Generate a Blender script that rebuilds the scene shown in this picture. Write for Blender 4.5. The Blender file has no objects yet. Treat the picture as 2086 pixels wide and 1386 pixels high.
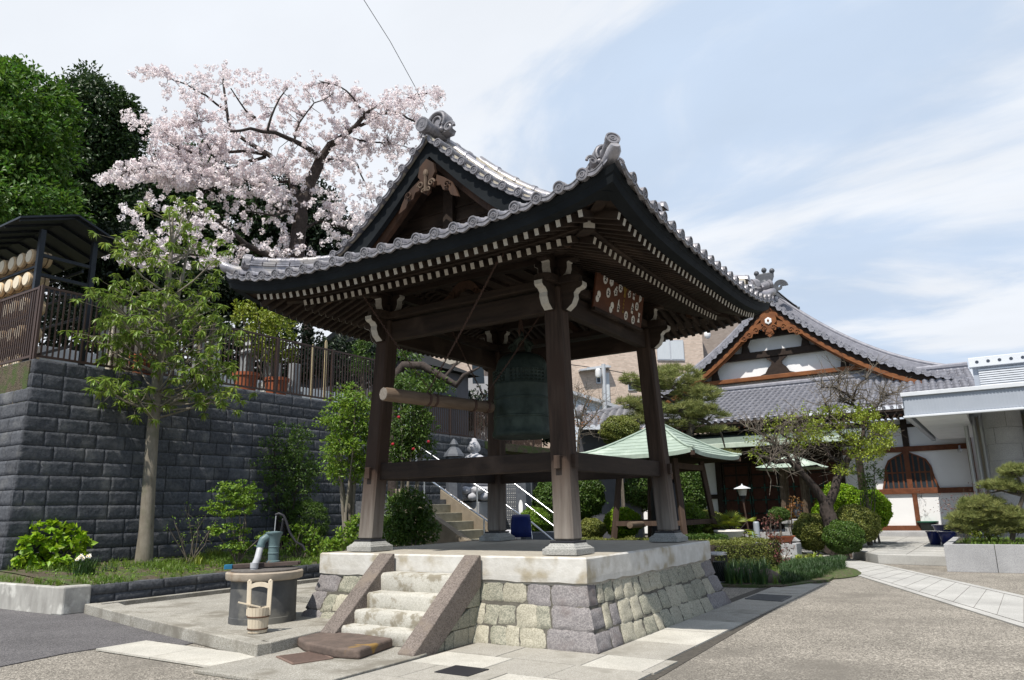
import bpy, math, random
import numpy as np
from mathutils import Vector, Matrix
random.seed(7); RN=np.random.default_rng(7)
S=bpy.context.scene; COL=S.collection
# ------------------------------------------------------------------ camera
CF=1499.6; CP=np.array([6.4116,-10.2348,1.6]); YAW,PIT,ROL=-0.5722,0.2261,-0.0204
fw=np.array([math.cos(PIT)*math.sin(YAW),math.cos(PIT)*math.cos(YAW),math.sin(PIT)])
_r=np.array([math.cos(YAW),-math.sin(YAW),0.]); _u=np.cross(_r,fw)
rt=_r*math.cos(ROL)+_u*math.sin(ROL); up=-_r*math.sin(ROL)+_u*math.cos(ROL)
cd=bpy.data.cameras.new('camera'); cam=bpy.data.objects.new('camera',cd); COL.objects.link(cam)
cd.sensor_width=36; cd.lens=CF*36/2086; cd.clip_end=2000; cd.clip_start=.05
cam.matrix_world=Matrix([[rt[0],up[0],-fw[0],CP[0]],[rt[1],up[1],-fw[1],CP[1]],[rt[2],up[2],-fw[2],CP[2]],[0,0,0,1]])
S.camera=cam
def ray(x,y): return fw+rt*(x-1043)/CF+up*(693-y)/CF
def G(x,y,z=0.):
    d=ray(x,y); return CP+d*(z-CP[2])/d[2]
def PX(x,y,X): d=ray(x,y); return CP+d*(X-CP[0])/d[0]
def PY(x,y,Y): d=ray(x,y); return CP+d*(Y-CP[1])/d[1]
def D(x,y,r): d=ray(x,y); return CP+d*r/math.hypot(d[0],d[1])
# ------------------------------------------------------------------ sun, sky
SUN=np.array([-.04,.60,-1.]); SUN/=np.linalg.norm(SUN)
ld=bpy.data.lights.new('sun','SUN'); ld.energy=5.0; ld.angle=math.radians(.6); ld.color=(1,.945,.86)
lo=bpy.data.objects.new('sun',ld); COL.objects.link(lo)
lo.rotation_euler=Vector(SUN).to_track_quat('-Z','Y').to_euler()
S.view_settings.view_transform='Standard'; S.view_settings.look='None'; S.view_settings.exposure=0.22
W=bpy.data.worlds.new('World'); S.world=W; W.use_nodes=True
nt=W.node_tree; N=nt.nodes; L=nt.links; N.clear()
def nn(t,**k):
    n=N.new(t)
    for a,b in k.items(): setattr(n,a,b)
    return n
sky=nn('ShaderNodeTexSky',sky_type='NISHITA'); sky.sun_disc=False
sky.sun_elevation=math.radians(59); sky.sun_rotation=math.atan2(-SUN[0],-SUN[1])
sky.air_density=1.0; sky.dust_density=1.5
geo=nn('ShaderNodeNewGeometry'); sep=nn('ShaderNodeSeparateXYZ'); tc=nn('ShaderNodeTexCoord')
L.new(tc.outputs['Generated'],sep.inputs[0])
mz=nn('ShaderNodeMath',operation='ADD'); mz.inputs[1].default_value=.18; L.new(sep.outputs[2],mz.inputs[0])
mz2=nn('ShaderNodeMath',operation='MAXIMUM'); mz2.inputs[1].default_value=.05; L.new(mz.outputs[0],mz2.inputs[0])
dx=nn('ShaderNodeMath',operation='DIVIDE'); dy=nn('ShaderNodeMath',operation='DIVIDE')
L.new(sep.outputs[0],dx.inputs[0]); L.new(mz2.outputs[0],dx.inputs[1]); L.new(sep.outputs[1],dy.inputs[0]); L.new(mz2.outputs[0],dy.inputs[1])
cmb=nn('ShaderNodeCombineXYZ'); L.new(dx.outputs[0],cmb.inputs[0]); L.new(dy.outputs[0],cmb.inputs[1])
mp=nn('ShaderNodeMapping'); L.new(cmb.outputs[0],mp.inputs[0]); mp.inputs['Location'].default_value=(3.1,1.7,0); mp.inputs['Rotation'].default_value=(0,0,.9); mp.inputs['Scale'].default_value=(.75,1.3,1)
nz=nn('ShaderNodeTexNoise'); nz.inputs['Scale'].default_value=1.5; nz.inputs['Detail'].default_value=12; nz.inputs['Roughness'].default_value=.56; nz.inputs['Distortion'].default_value=.5
L.new(mp.outputs[0],nz.inputs[0])
# thin cloud opens towards one quarter of the sky: direction-dependent cover
dotn=nn('ShaderNodeVectorMath',operation='DOT_PRODUCT'); L.new(tc.outputs['Generated'],dotn.inputs[0])
_bd=D(1830,330,1)-CP; _bd/=np.linalg.norm(_bd); dotn.inputs[1].default_value=tuple(_bd)
mr0=nn('ShaderNodeMapRange'); L.new(dotn.outputs['Value'],mr0.inputs[0]); mr0.inputs[1].default_value=.80; mr0.inputs[2].default_value=1.0; mr0.inputs[3].default_value=.27; mr0.inputs[4].default_value=-.035
ad=nn('ShaderNodeMath',operation='ADD'); L.new(nz.outputs[0],ad.inputs[0]); L.new(mr0.outputs[0],ad.inputs[1])
cr=nn('ShaderNodeMapRange',interpolation_type='SMOOTHSTEP'); L.new(ad.outputs[0],cr.inputs[0]); cr.inputs[1].default_value=.40; cr.inputs[2].default_value=.58; cr.inputs[3].default_value=.30; cr.inputs[4].default_value=1
mix=nn('ShaderNodeMix',data_type='RGBA'); dot2=nn('ShaderNodeVectorMath',operation='DOT_PRODUCT'); L.new(tc.outputs['Generated'],dot2.inputs[0]); dot2.inputs[1].default_value=(math.sin(YAW),math.cos(YAW),0)
back=nn('ShaderNodeMapRange',interpolation_type='SMOOTHSTEP'); L.new(dot2.outputs['Value'],back.inputs[0]); back.inputs[1].default_value=.05; back.inputs[2].default_value=.5; back.inputs[3].default_value=.15; back.inputs[4].default_value=1
crm=nn('ShaderNodeMath',operation='MULTIPLY'); L.new(cr.outputs[0],crm.inputs[0]); L.new(back.outputs[0],crm.inputs[1]); L.new(crm.outputs[0],mix.inputs[0])
sks=nn('ShaderNodeMix',data_type='RGBA',blend_type='MULTIPLY'); sks.inputs[0].default_value=1; L.new(sky.outputs[0],sks.inputs[6])
smx=nn('ShaderNodeMix',data_type='RGBA'); L.new(back.outputs[0],smx.inputs[0]); smx.inputs[6].default_value=(1.5,1.35,1.2,1); smx.inputs[7].default_value=(4.6,3.7,3.0,1); L.new(smx.outputs[2],sks.inputs[7])
smin=nn('ShaderNodeVectorMath',operation='MINIMUM'); L.new(sks.outputs[2],smin.inputs[0]); smin.inputs[1].default_value=(4.2,5.5,7.4)
L.new(smin.outputs[0],mix.inputs[6]); mix.inputs[7].default_value=(7.5,7.85,8.4,1)
nz2=nn('ShaderNodeTexNoise'); nz2.inputs['Scale'].default_value=2.3; nz2.inputs['Detail'].default_value=6; L.new(mp.outputs[0],nz2.inputs[0])
cv=nn('ShaderNodeMapRange'); L.new(nz2.outputs[0],cv.inputs[0]); cv.inputs[1].default_value=.3; cv.inputs[2].default_value=.7; cv.inputs[3].default_value=.95; cv.inputs[4].default_value=1.04
mul=nn('ShaderNodeVectorMath',operation='SCALE'); L.new(mix.outputs[2],mul.inputs[0]); L.new(cv.outputs[0],mul.inputs['Scale'])
bg=nn('ShaderNodeBackground'); bg.inputs[1].default_value=.1; L.new(mul.outputs[0],bg.inputs[0])
out=nn('ShaderNodeOutputWorld'); L.new(bg.outputs[0],out.inputs[0])
# ------------------------------------------------------------------ materials
MT={}
def mat(name,c1,c2=None,scale=4.,rough=.8,bump=0.,bscale=None,metal=0.,stretch=(1,1,1),island=0.,detail=6,c3=None,s3=.6,t3=(.52,.66),coat=0,spec=.28,trans=0.,hue=0.,wave=None):
    if name in MT: return MT[name]
    m=bpy.data.materials.new(name); m.use_nodes=True; t=m.node_tree; n=t.nodes; l=t.links; n.clear()
    o=n.new('ShaderNodeOutputMaterial'); b=n.new('ShaderNodeBsdfPrincipled')
    b.inputs['Roughness'].default_value=rough; b.inputs['Metallic'].default_value=metal; b.inputs['Specular IOR Level'].default_value=spec
    tc=n.new('ShaderNodeTexCoord'); mp=n.new('ShaderNodeMapping'); l.new(tc.outputs['Object'],mp.inputs[0]); mp.inputs['Scale'].default_value=stretch
    c2=c2 or c1
    nz=n.new('ShaderNodeTexNoise'); nz.inputs['Scale'].default_value=scale; nz.inputs['Detail'].default_value=detail; nz.inputs['Roughness'].default_value=.62; l.new(mp.outputs[0],nz.inputs[0])
    mr=n.new('ShaderNodeMapRange'); l.new(nz.outputs[0],mr.inputs[0]); mr.inputs[1].default_value=.32; mr.inputs[2].default_value=.68
    mx=n.new('ShaderNodeMix'); mx.data_type='RGBA'; l.new(mr.outputs[0],mx.inputs[0]); mx.inputs[6].default_value=(*c1,1); mx.inputs[7].default_value=(*c2,1)
    col=mx.outputs[2]
    if c3:
        n3=n.new('ShaderNodeTexNoise'); n3.inputs['Scale'].default_value=s3; n3.inputs['Detail'].default_value=5; l.new(tc.outputs['Object'],n3.inputs[0])
        r3=n.new('ShaderNodeMapRange'); r3.interpolation_type='SMOOTHSTEP'; l.new(n3.outputs[0],r3.inputs[0]); r3.inputs[1].default_value=t3[0]; r3.inputs[2].default_value=t3[1]
        m3=n.new('ShaderNodeMix'); m3.data_type='RGBA'; l.new(r3.outputs[0],m3.inputs[0]); l.new(col,m3.inputs[6]); m3.inputs[7].default_value=(*c3,1); col=m3.outputs[2]
    if island or hue:
        g=n.new('ShaderNodeNewGeometry'); h=n.new('ShaderNodeHueSaturation'); l.new(col,h.inputs['Color'])
        r=n.new('ShaderNodeMapRange'); l.new(g.outputs['Random Per Island'],r.inputs[0]); r.inputs[3].default_value=1-island; r.inputs[4].default_value=1+island; l.new(r.outputs[0],h.inputs['Value'])
        if hue:
            mm=n.new('ShaderNodeMath'); mm.operation='MULTIPLY'; mm.inputs[1].default_value=7.31; l.new(g.outputs['Random Per Island'],mm.inputs[0])
            fr=n.new('ShaderNodeMath'); fr.operation='FRACT'; l.new(mm.outputs[0],fr.inputs[0])
            r2=n.new('ShaderNodeMapRange'); l.new(fr.outputs[0],r2.inputs[0]); r2.inputs[3].default_value=.5-hue; r2.inputs[4].default_value=.5+hue; l.new(r2.outputs[0],h.inputs['Hue'])
        col=h.outputs[0]
    l.new(col,b.inputs['Base Color'])
    if bump:
        nb=n.new('ShaderNodeTexNoise'); nb.inputs['Scale'].default_value=bscale or scale*4; nb.inputs['Detail'].default_value=7; nb.inputs['Roughness'].default_value=.65; l.new(mp.outputs[0],nb.inputs[0])
        bp=n.new('ShaderNodeBump'); bp.inputs['Strength'].default_value=1; bp.inputs['Distance'].default_value=bump; l.new(nb.outputs[0],bp.inputs['Height']); l.new(bp.outputs[0],b.inputs['Normal'])
    last=b.outputs[0]
    if trans:
        tr=n.new('ShaderNodeBsdfTranslucent'); l.new(col,tr.inputs[0]); ms=n.new('ShaderNodeMixShader'); ms.inputs[0].default_value=trans; l.new(b.outputs[0],ms.inputs[1]); l.new(tr.outputs[0],ms.inputs[2]); last=ms.outputs[0]
    l.new(last,o.inputs[0]); MT[name]=m; return m
def speckle(name,c1,c2,c3,scale=120,rough=.85,bump=.004,big=None,bigs=.5,bigt=(.5,.7)):
    """exposed aggregate, granite: fine grains of three colours"""
    if name in MT: return MT[name]
    m=bpy.data.materials.new(name); m.use_nodes=True; t=m.node_tree; n=t.nodes; l=t.links; n.clear()
    o=n.new('ShaderNodeOutputMaterial'); b=n.new('ShaderNodeBsdfPrincipled'); b.inputs['Roughness'].default_value=rough; b.inputs['Specular IOR Level'].default_value=.3
    tc=n.new('ShaderNodeTexCoord'); v=n.new('ShaderNodeTexVoronoi'); v.inputs['Scale'].default_value=scale; l.new(tc.outputs['Object'],v.inputs[0])
    s=n.new('ShaderNodeSeparateColor'); l.new(v.outputs['Color'],s.inputs[0])
    r=n.new('ShaderNodeValToRGB'); l.new(s.outputs[0],r.inputs[0]); e=r.color_ramp.elements; e[0].color=(*c1,1); e[1].color=(*c3,1); x=e.new(.5); x.color=(*c2,1)
    nz=n.new('ShaderNodeTexNoise'); nz.inputs['Scale'].default_value=1.3; nz.inputs['Detail'].default_value=7; l.new(tc.outputs['Object'],nz.inputs[0])
    mr=n.new('ShaderNodeMapRange'); l.new(nz.outputs[0],mr.inputs[0]); mr.inputs[1].default_value=.3; mr.inputs[2].default_value=.7; mr.inputs[3].default_value=.84; mr.inputs[4].default_value=1.13
    mu=n.new('ShaderNodeVectorMath'); mu.operation='SCALE'; l.new(r.outputs[0],mu.inputs[0]); l.new(mr.outputs[0],mu.inputs['Scale']); col=mu.outputs[0]
    if big:
        n3=n.new('ShaderNodeTexNoise'); n3.inputs['Scale'].default_value=bigs; n3.inputs['Detail'].default_value=8; n3.inputs['Roughness'].default_value=.65; l.new(tc.outputs['Object'],n3.inputs[0])
        r3=n.new('ShaderNodeMapRange'); r3.interpolation_type='SMOOTHSTEP'; l.new(n3.outputs[0],r3.inputs[0]); r3.inputs[1].default_value=bigt[0]; r3.inputs[2].default_value=bigt[1]
        m3=n.new('ShaderNodeMix'); m3.data_type='RGBA'; l.new(r3.outputs[0],m3.inputs[0]); l.new(col,m3.inputs[6]); m3.inputs[7].default_value=(*big,1); col=m3.outputs[2]
    l.new(col,b.inputs['Base Color'])
    bp=n.new('ShaderNodeBump'); bp.inputs['Distance'].default_value=bump; bp.inputs['Strength'].default_value=.8; l.new(v.outputs['Distance'],bp.inputs['Height']); bp.invert=True; l.new(bp.outputs[0],b.inputs['Normal'])
    l.new(b.outputs[0],o.inputs[0]); MT[name]=m; return m
def brickmat(name,c1,c2,cm,sc=4.,bw=.5,bh=.25):
    m=bpy.data.materials.new(name); m.use_nodes=True; t=m.node_tree; n=t.nodes; l=t.links; b=n['Principled BSDF']; b.inputs['Roughness'].default_value=.8
    tc=n.new('ShaderNodeTexCoord'); s=n.new('ShaderNodeSeparateXYZ'); l.new(tc.outputs['Object'],s.inputs[0]); a=n.new('ShaderNodeMath'); a.operation='ADD'; l.new(s.outputs[0],a.inputs[0]); l.new(s.outputs[1],a.inputs[1])
    c=n.new('ShaderNodeCombineXYZ'); l.new(a.outputs[0],c.inputs[0]); l.new(s.outputs[2],c.inputs[1]); br=n.new('ShaderNodeTexBrick'); l.new(c.outputs[0],br.inputs[0]); br.inputs['Scale'].default_value=sc; br.inputs['Color1'].default_value=(*c1,1); br.inputs['Color2'].default_value=(*c2,1); br.inputs['Mortar'].default_value=(*cm,1); br.inputs['Mortar Size'].default_value=.02; br.inputs['Bias'].default_value=0.
    br.inputs['Brick Width'].default_value=bw; br.inputs['Row Height'].default_value=bh; l.new(br.outputs[0],b.inputs['Base Color']); MT[name]=m; return m
def M(k): return MT[k]
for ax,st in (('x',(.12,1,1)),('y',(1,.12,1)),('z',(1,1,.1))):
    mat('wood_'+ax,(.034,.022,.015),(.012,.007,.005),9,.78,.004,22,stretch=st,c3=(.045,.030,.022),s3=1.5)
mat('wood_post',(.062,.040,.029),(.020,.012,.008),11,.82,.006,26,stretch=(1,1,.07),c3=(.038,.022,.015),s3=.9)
def _weather(m):
    t=MT[m].node_tree; n=t.nodes; l=t.links; b=[q for q in n if q.type=='BSDF_PRINCIPLED'][0]; src=b.inputs['Base Color'].links[0].from_socket
    tc=n.new('ShaderNodeTexCoord'); s=n.new('ShaderNodeSeparateXYZ'); l.new(tc.outputs['Object'],s.inputs[0]); mp=n.new('ShaderNodeMapping'); l.new(tc.outputs['Object'],mp.inputs[0]); mp.inputs['Scale'].default_value=(1,1,.1)
    z=n.new('ShaderNodeTexNoise'); z.inputs['Scale'].default_value=14; z.inputs['Detail'].default_value=6; l.new(mp.outputs[0],z.inputs[0])
    r=n.new('ShaderNodeMapRange'); l.new(s.outputs[2],r.inputs[0]); r.inputs[1].default_value=1.15; r.inputs[2].default_value=.12
    a=n.new('ShaderNodeMath'); a.operation='MULTIPLY'; l.new(r.outputs[0],a.inputs[0]); l.new(z.outputs[0],a.inputs[1]); a2=n.new('ShaderNodeMath'); a2.operation='MULTIPLY'; a2.inputs[1].default_value=1.5; a2.use_clamp=True; l.new(a.outputs[0],a2.inputs[0])
    x=n.new('ShaderNodeMix'); x.data_type='RGBA'; l.new(a2.outputs[0],x.inputs[0]); l.new(src,x.inputs[6]); x.inputs[7].default_value=(.24,.215,.19,1); l.new(x.outputs[2],b.inputs['Base Color'])
_weather('wood_post')
mat('wood_warm',(.07,.035,.020),(.028,.015,.009),7,.7,.004,20,stretch=(1,1,.2))
mat('wood_orange',(.24,.09,.03),(.12,.042,.016),6,.6,.004,20,stretch=(.3,1,1))
mat('white_paint',(.46,.44,.40),(.36,.34,.30),30,.8,.002,80)
mat('fascia',(.007,.009,.011),(.013,.016,.019),3,.75,.003,12,spec=.12)
mat('tile',(.34,.33,.36),(.18,.18,.20),7,.33,.003,40,island=.16,c3=(.36,.34,.33),s3=3,metal=.25)
mat('tile_end',(.27,.26,.28),(.12,.12,.13),14,.42,.003,40,island=.1,metal=.2)
mat('mortar_dark',(.13,.12,.10),(.07,.065,.055),10,.9,.006,30)
mat('mortar',(.5,.46,.38),(.3,.27,.22),10,.9,.006,30)
mat('tile_blue',(.30,.30,.335),(.20,.20,.23),5,.45,.003,40,island=.15,metal=.1)
mat('plaster_cap',(.60,.585,.55),(.47,.45,.41),5,.85,.006,24,c3=(.34,.295,.215),s3=2.0,t3=(.52,.68))
mat('white_wall',(.80,.80,.80),(.74,.74,.75),1.5,.8)
mat('floor_top',(.40,.37,.31),(.32,.29,.245),6,.85,.003,60)
speckle('stone_green',(.17,.17,.135),(.27,.265,.21),(.37,.35,.28),80,.9,.005,(.16,.17,.12),2.5,(.55,.75))
speckle('stone_buff',(.25,.235,.18),(.35,.33,.26),(.44,.41,.33),90,.9,.004,(.22,.22,.17),2.8,(.55,.75))
speckle('stone_purple',(.15,.14,.142),(.21,.195,.195),(.28,.26,.255),75,.88,.004,(.16,.135,.13),2.2,(.5,.7))
speckle('stone_cheek',(.10,.082,.072),(.165,.138,.122),(.23,.195,.17),90,.88,.005,(.19,.155,.125),2.5)
speckle('granite_pave',(.36,.345,.30),(.47,.45,.40),(.56,.54,.49),150,.85,.002,(.36,.34,.295),1.1,(.5,.75))
speckle('granite_path',(.30,.295,.28),(.39,.385,.365),(.46,.45,.43),160,.8,.001)
speckle('granite_block',(.26,.26,.27),(.34,.34,.35),(.42,.42,.42),140,.7,.001,(.40,.34,.26),1.4,(.62,.8))
speckle('concrete_agg',(.20,.185,.155),(.31,.295,.26),(.42,.405,.365),110,.9,.003,(.19,.175,.145),1.6,(.46,.66))
speckle('aggregate',(.09,.08,.068),(.205,.187,.16),(.43,.395,.34),75,.9,.006,(.145,.132,.113),.45,(.46,.72))
speckle('asphalt',(.06,.057,.06),(.10,.096,.10),(.19,.18,.18),90,.9,.008)
speckle('step_stone',(.34,.325,.28),(.42,.405,.36),(.49,.475,.43),120,.88,.004,(.24,.215,.165),4.5,(.5,.62))
speckle('plinth',(.20,.20,.19),(.30,.30,.28),(.40,.39,.37),130,.8,.002,(.20,.19,.17),2.5)
mat('block_face',(.055,.059,.068),(.105,.11,.122),16,.9,.02,14,c3=(.145,.147,.15),s3=2.2,t3=(.52,.75),spec=.2,island=.17)
speckle('block_light',(.08,.082,.088),(.16,.16,.17),(.28,.28,.29),45,.9,.012)
speckle('soil',(.05,.04,.028),(.10,.08,.055),(.16,.13,.09),60,.95,.02,(.07,.10,.03),2.5,(.42,.58))
mat('bronze',(.034,.048,.040),(.018,.027,.022),7,.55,.004,25,metal=.35,c3=(.05,.068,.055),s3=2.2)
mat('log',(.17,.125,.09),(.085,.058,.04),10,.75,.004,30,stretch=(1,.1,1))
mat('log_end',(.22,.20,.175),(.14,.12,.10),30,.85)
mat('grate_rust',(.17,.12,.10),(.22,.15,.12),20,.8,.002)
mat('rust',(.05,.032,.026),(.08,.045,.034),20,.8,.002)
mat('iron',(.03,.03,.035),None,20,.5,metal=.3)
mat('fence_metal',(.075,.046,.036),(.06,.037,.029),3,.5)
mat('black_paint',(.012,.015,.02),(.022,.026,.034),4,.4)
mat('steel',(.62,.62,.64),None,3,.28,metal=.85)
mat('bark',(.13,.11,.085),(.06,.05,.04),12,.9,.012,20,stretch=(1,1,.5))
mat('bark_pale',(.24,.215,.175),(.15,.13,.10),9,.85,.006,20,stretch=(1,1,.35),c3=(.16,.15,.11),s3=3)
mat('bark_dark',(.065,.05,.045),(.03,.024,.02),12,.9,.012,20)
mat('twig',(.17,.145,.115),(.10,.085,.07),9,.9)
# ------------------------------------------------------------------ mesh helpers
ORG={}
class MB:
    def __init__(s): s.v=[];s.f=[];s.m=[]
    def add(s,vs,fs,mi=0):
        o=len(s.v); s.v+= [tuple(float(c) for c in p) for p in vs]; s.f+=[tuple(i+o for i in f) for f in fs]; s.m+=[mi]*len(fs); return s
    def box(s,c,d,R=None,mi=0,taper=None):
        x,y,z=[q/2 for q in d]; P=[]
        for k in (-1,1):
            t=1 if (k<0 or taper is None) else taper
            P+=[(-x*t,-y*t,k*z),(x*t,-y*t,k*z),(x*t,y*t,k*z),(-x*t,y*t,k*z)]
        P=np.array(P)
        if R is not None: P=P@np.array(R).T
        P=P+np.array(c,float)
        return s.add(P,[(0,3,2,1),(4,5,6,7),(0,1,5,4),(1,2,6,5),(2,3,7,6),(3,0,4,7)],mi)
    def b2(s,a,b,mi=0):
        a=np.array(a,float);b=np.array(b,float); lo=np.minimum(a,b);hi=np.maximum(a,b); return s.box((lo+hi)/2,hi-lo,mi=mi)
    def beam(s,a,b,w,h,mi=0,upv=(0,0,1),w2=None,h2=None):
        a=np.array(a,float);b=np.array(b,float);d=b-a;d/=np.linalg.norm(d)
        x=np.cross(d,upv); 
        if np.linalg.norm(x)<1e-6: x=np.cross(d,(1,0,0))
        x/=np.linalg.norm(x); z=np.cross(x,d); P=[]
        for p,ww,hh in ((a,w,h),(b,w2 or w,h2 or h)):
            for i,j in ((-1,-1),(1,-1),(1,1),(-1,1)): P.append(p+x*i*ww/2+z*j*hh/2)
        return s.add(P,[(0,1,2,3),(7,6,5,4),(0,4,5,1),(1,5,6,2),(2,6,7,3),(3,7,4,0)],mi)
    def hexa(s,P,mi=0): return s.add(P,[(0,3,2,1),(4,5,6,7),(0,1,5,4),(1,2,6,5),(2,3,7,6),(3,0,4,7)],mi)
    def tube(s,pts,r,n=8,mi=0,cap=True,sq=False):
        pts=[np.array(p,float) for p in pts]; m=len(pts)
        if not hasattr(r,'__len__'): r=[r]*m
        vs=[];pu=None
        for i,p in enumerate(pts):
            d=pts[min(i+1,m-1)]-pts[max(i-1,0)]; d=d/(np.linalg.norm(d)+1e-12)
            if pu is None:
                a=np.array((0,0,1.)) if abs(d[2])<.9 else np.array((1.,0,0))
            else: a=pu
            x=np.cross(d,a); x/=np.linalg.norm(x)+1e-12; y=np.cross(x,d); pu=y
            for k in range(n):
                t=2*math.pi*(k+.5)/n; vs.append(p+(x*math.cos(t)+y*math.sin(t))*r[i])
        fs=[]
        for i in range(m-1):
            for k in range(n):
                a=i*n+k;b=i*n+(k+1)%n; fs.append((a,a+n,b+n,b))
        if cap: fs.append(tuple(range(n))); fs.append(tuple(range((m-1)*n,m*n))[::-1])
        return s.add(vs,fs,mi)
    def lathe(s,prof,c,n=24,ax=(0,0,1),mi=0):
        ax=np.array(ax,float);ax/=np.linalg.norm(ax); a=np.array((1.,0,0)) if abs(ax[0])<.9 else np.array((0,1.,0))
        x=np.cross(ax,a);x/=np.linalg.norm(x);y=np.cross(ax,x);c=np.array(c,float);vs=[];fs=[];m=len(prof)
        for r,z in prof:
            for k in range(n):
                t=2*math.pi*k/n; vs.append(c+ax*z+(x*math.cos(t)+y*math.sin(t))*r)
        for i in range(m-1):
            for k in range(n):
                p=i*n+k;q=i*n+(k+1)%n; fs.append((p,q,q+n,p+n))
        fs.append(tuple(range(n))[::-1]); fs.append(tuple(range((m-1)*n,m*n)))
        return s.add(vs,fs,mi)
    def prism(s,poly,o,u,v,t,mi=0,mi_side=None):
        """2-D outline poly in plane (o;u,v) extruded by vector t"""
        o=np.array(o,float);u=np.array(u,float);v=np.array(v,float);t=np.array(t,float);n=len(poly)
        P=[o+u*a+v*b for a,b in poly]; P2=[p+t for p in P]
        s.add(P+P2,[tuple(range(n))[::-1],tuple(range(n,2*n))],mi)
        k=len(s.v)-2*n
        for i in range(n):
            j=(i+1)%n; s.f.append((k+i,k+j,k+n+j,k+n+i)); s.m.append(mi if mi_side is None else mi_side)
        return s
    def ell(s,c,r,n=12,m=8,mi=0,jit=0):
        vs=[];fs=[];c=np.array(c,float)
        vs.append(c+np.array((0,0,-r[2])))
        for i in range(1,m):
            p=math.pi*i/m-math.pi/2
            for k in range(n):
                t=2*math.pi*k/n; q=np.array((math.cos(p)*math.cos(t)*r[0],math.cos(p)*math.sin(t)*r[1],math.sin(p)*r[2]))
                vs.append(c+q*(1+random.uniform(-jit,jit)))
        vs.append(c+np.array((0,0,r[2]))); T=len(vs)-1
        for k in range(n):
            fs.append((0,1+(k+1)%n,1+k)); fs.append((T,T-n+k,T-n+(k+1)%n))
        for i in range(m-2):
            for k in range(n):
                a=1+i*n+k;b=1+i*n+(k+1)%n; fs.append((a,b,b+n,a+n))
        return s.add(vs,fs,mi)
    def grid(s,P,mi=0):
        """P: array rows x cols x 3"""
        P=np.array(P,float);r,c=P.shape[:2]
        return s.add(P.reshape(-1,3),[(i*c+j,i*c+j+1,(i+1)*c+j+1,(i+1)*c+j) for i in range(r-1) for j in range(c-1)],mi)
    def build(s,name,mats,parent=None,smooth=False,bevel=0,seg=2,loc=None):
        V=np.array(s.v)
        if parent is not None: o=ORG[parent.name]
        elif loc is not None: o=np.array(loc,float)
        else: o=np.array([(V[:,0].min()+V[:,0].max())/2,(V[:,1].min()+V[:,1].max())/2,V[:,2].min()])
        me=bpy.data.meshes.new(name); me.from_pydata([tuple(p) for p in (V-o)],[],s.f)
        if not isinstance(mats,(list,tuple)): mats=[mats]
        for q in mats: me.materials.append(M(q) if isinstance(q,str) else q)
        me.polygons.foreach_set('material_index',s.m)
        if smooth:
            me.polygons.foreach_set('use_smooth',[True]*len(s.f))
            try: me.set_sharp_from_angle(angle=math.radians(smooth if smooth>1 else 40))
            except Exception: pass
        me.update(); ob=bpy.data.objects.new(name,me); COL.objects.link(ob)
        if parent is not None: ob.parent=parent
        else: ob.location=o
        ORG[ob.name]=o
        if bevel:
            bv=ob.modifiers.new('bevel','BEVEL'); bv.width=bevel; bv.segments=seg; bv.limit_method='ANGLE'; bv.angle_limit=math.radians(35); bv.harden_normals=False
        return ob
def tag(o,label=None,cat=None,group=None,kind=None):
    if label: o['label']=label
    if cat: o['category']=cat
    if group: o['group']=group
    if kind: o['kind']=kind
    return o
def thing(name,label,cat,loc,group=None):
    o=bpy.data.objects.new(name,None); COL.objects.link(o); o.location=tuple(float(c) for c in loc); o.empty_display_size=.2
    ORG[o.name]=np.array(loc,float); return tag(o,label,cat,group)
def struct(name,mb,m,**k): return tag(mb.build(name,m,**k),kind='structure')
def poly(mb,pts,z,mi=0,t=None,sides=True):
    """flat sheet from a ground outline; t = thickness downwards"""
    n=len(pts)
    if t is None: mb.add([(p[0],p[1],z) for p in pts],[tuple(range(n))],mi)
    else:
        ar=sum(pts[i][0]*pts[(i+1)%n][1]-pts[(i+1)%n][0]*pts[i][1] for i in range(n))
        if ar<0: pts=pts[::-1]
        mb.prism([(p[0],p[1]) for p in pts],(0,0,z-t),(1,0,0),(0,1,0),(0,0,t),mi)
    return mb
def rotz(a): c,s=math.cos(a),math.sin(a); return np.array([[c,-s,0],[s,c,0],[0,0,1]])
def raw(name,V,F,mats,parent=None,mi=None,smooth=False):
    """fast mesh from numpy arrays; F is (n,k)"""
    me=bpy.data.meshes.new(name); o=ORG[parent.name] if parent is not None else np.array([V[:,0].mean(),V[:,1].mean(),V[:,2].min()])
    V=V-o; k=F.shape[1]; me.vertices.add(len(V)); me.vertices.foreach_set('co',V.astype(np.float32).ravel())
    me.loops.add(F.size); me.loops.foreach_set('vertex_index',F.astype(np.int32).ravel())
    me.polygons.add(len(F)); me.polygons.foreach_set('loop_start',np.arange(len(F),dtype=np.int32)*k)
    if not isinstance(mats,(list,tuple)): mats=[mats]
    for q in mats: me.materials.append(M(q))
    if mi is not None: me.polygons.foreach_set('material_index',mi.astype(np.int32))
    if smooth: me.polygons.foreach_set('use_smooth',np.ones(len(F),bool))
    me.update(); me.validate(); ob=bpy.data.objects.new(name,me); COL.objects.link(ob)
    if parent is not None: ob.parent=parent
    else: ob.location=tuple(o)
    ORG[ob.name]=o; return ob
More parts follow.
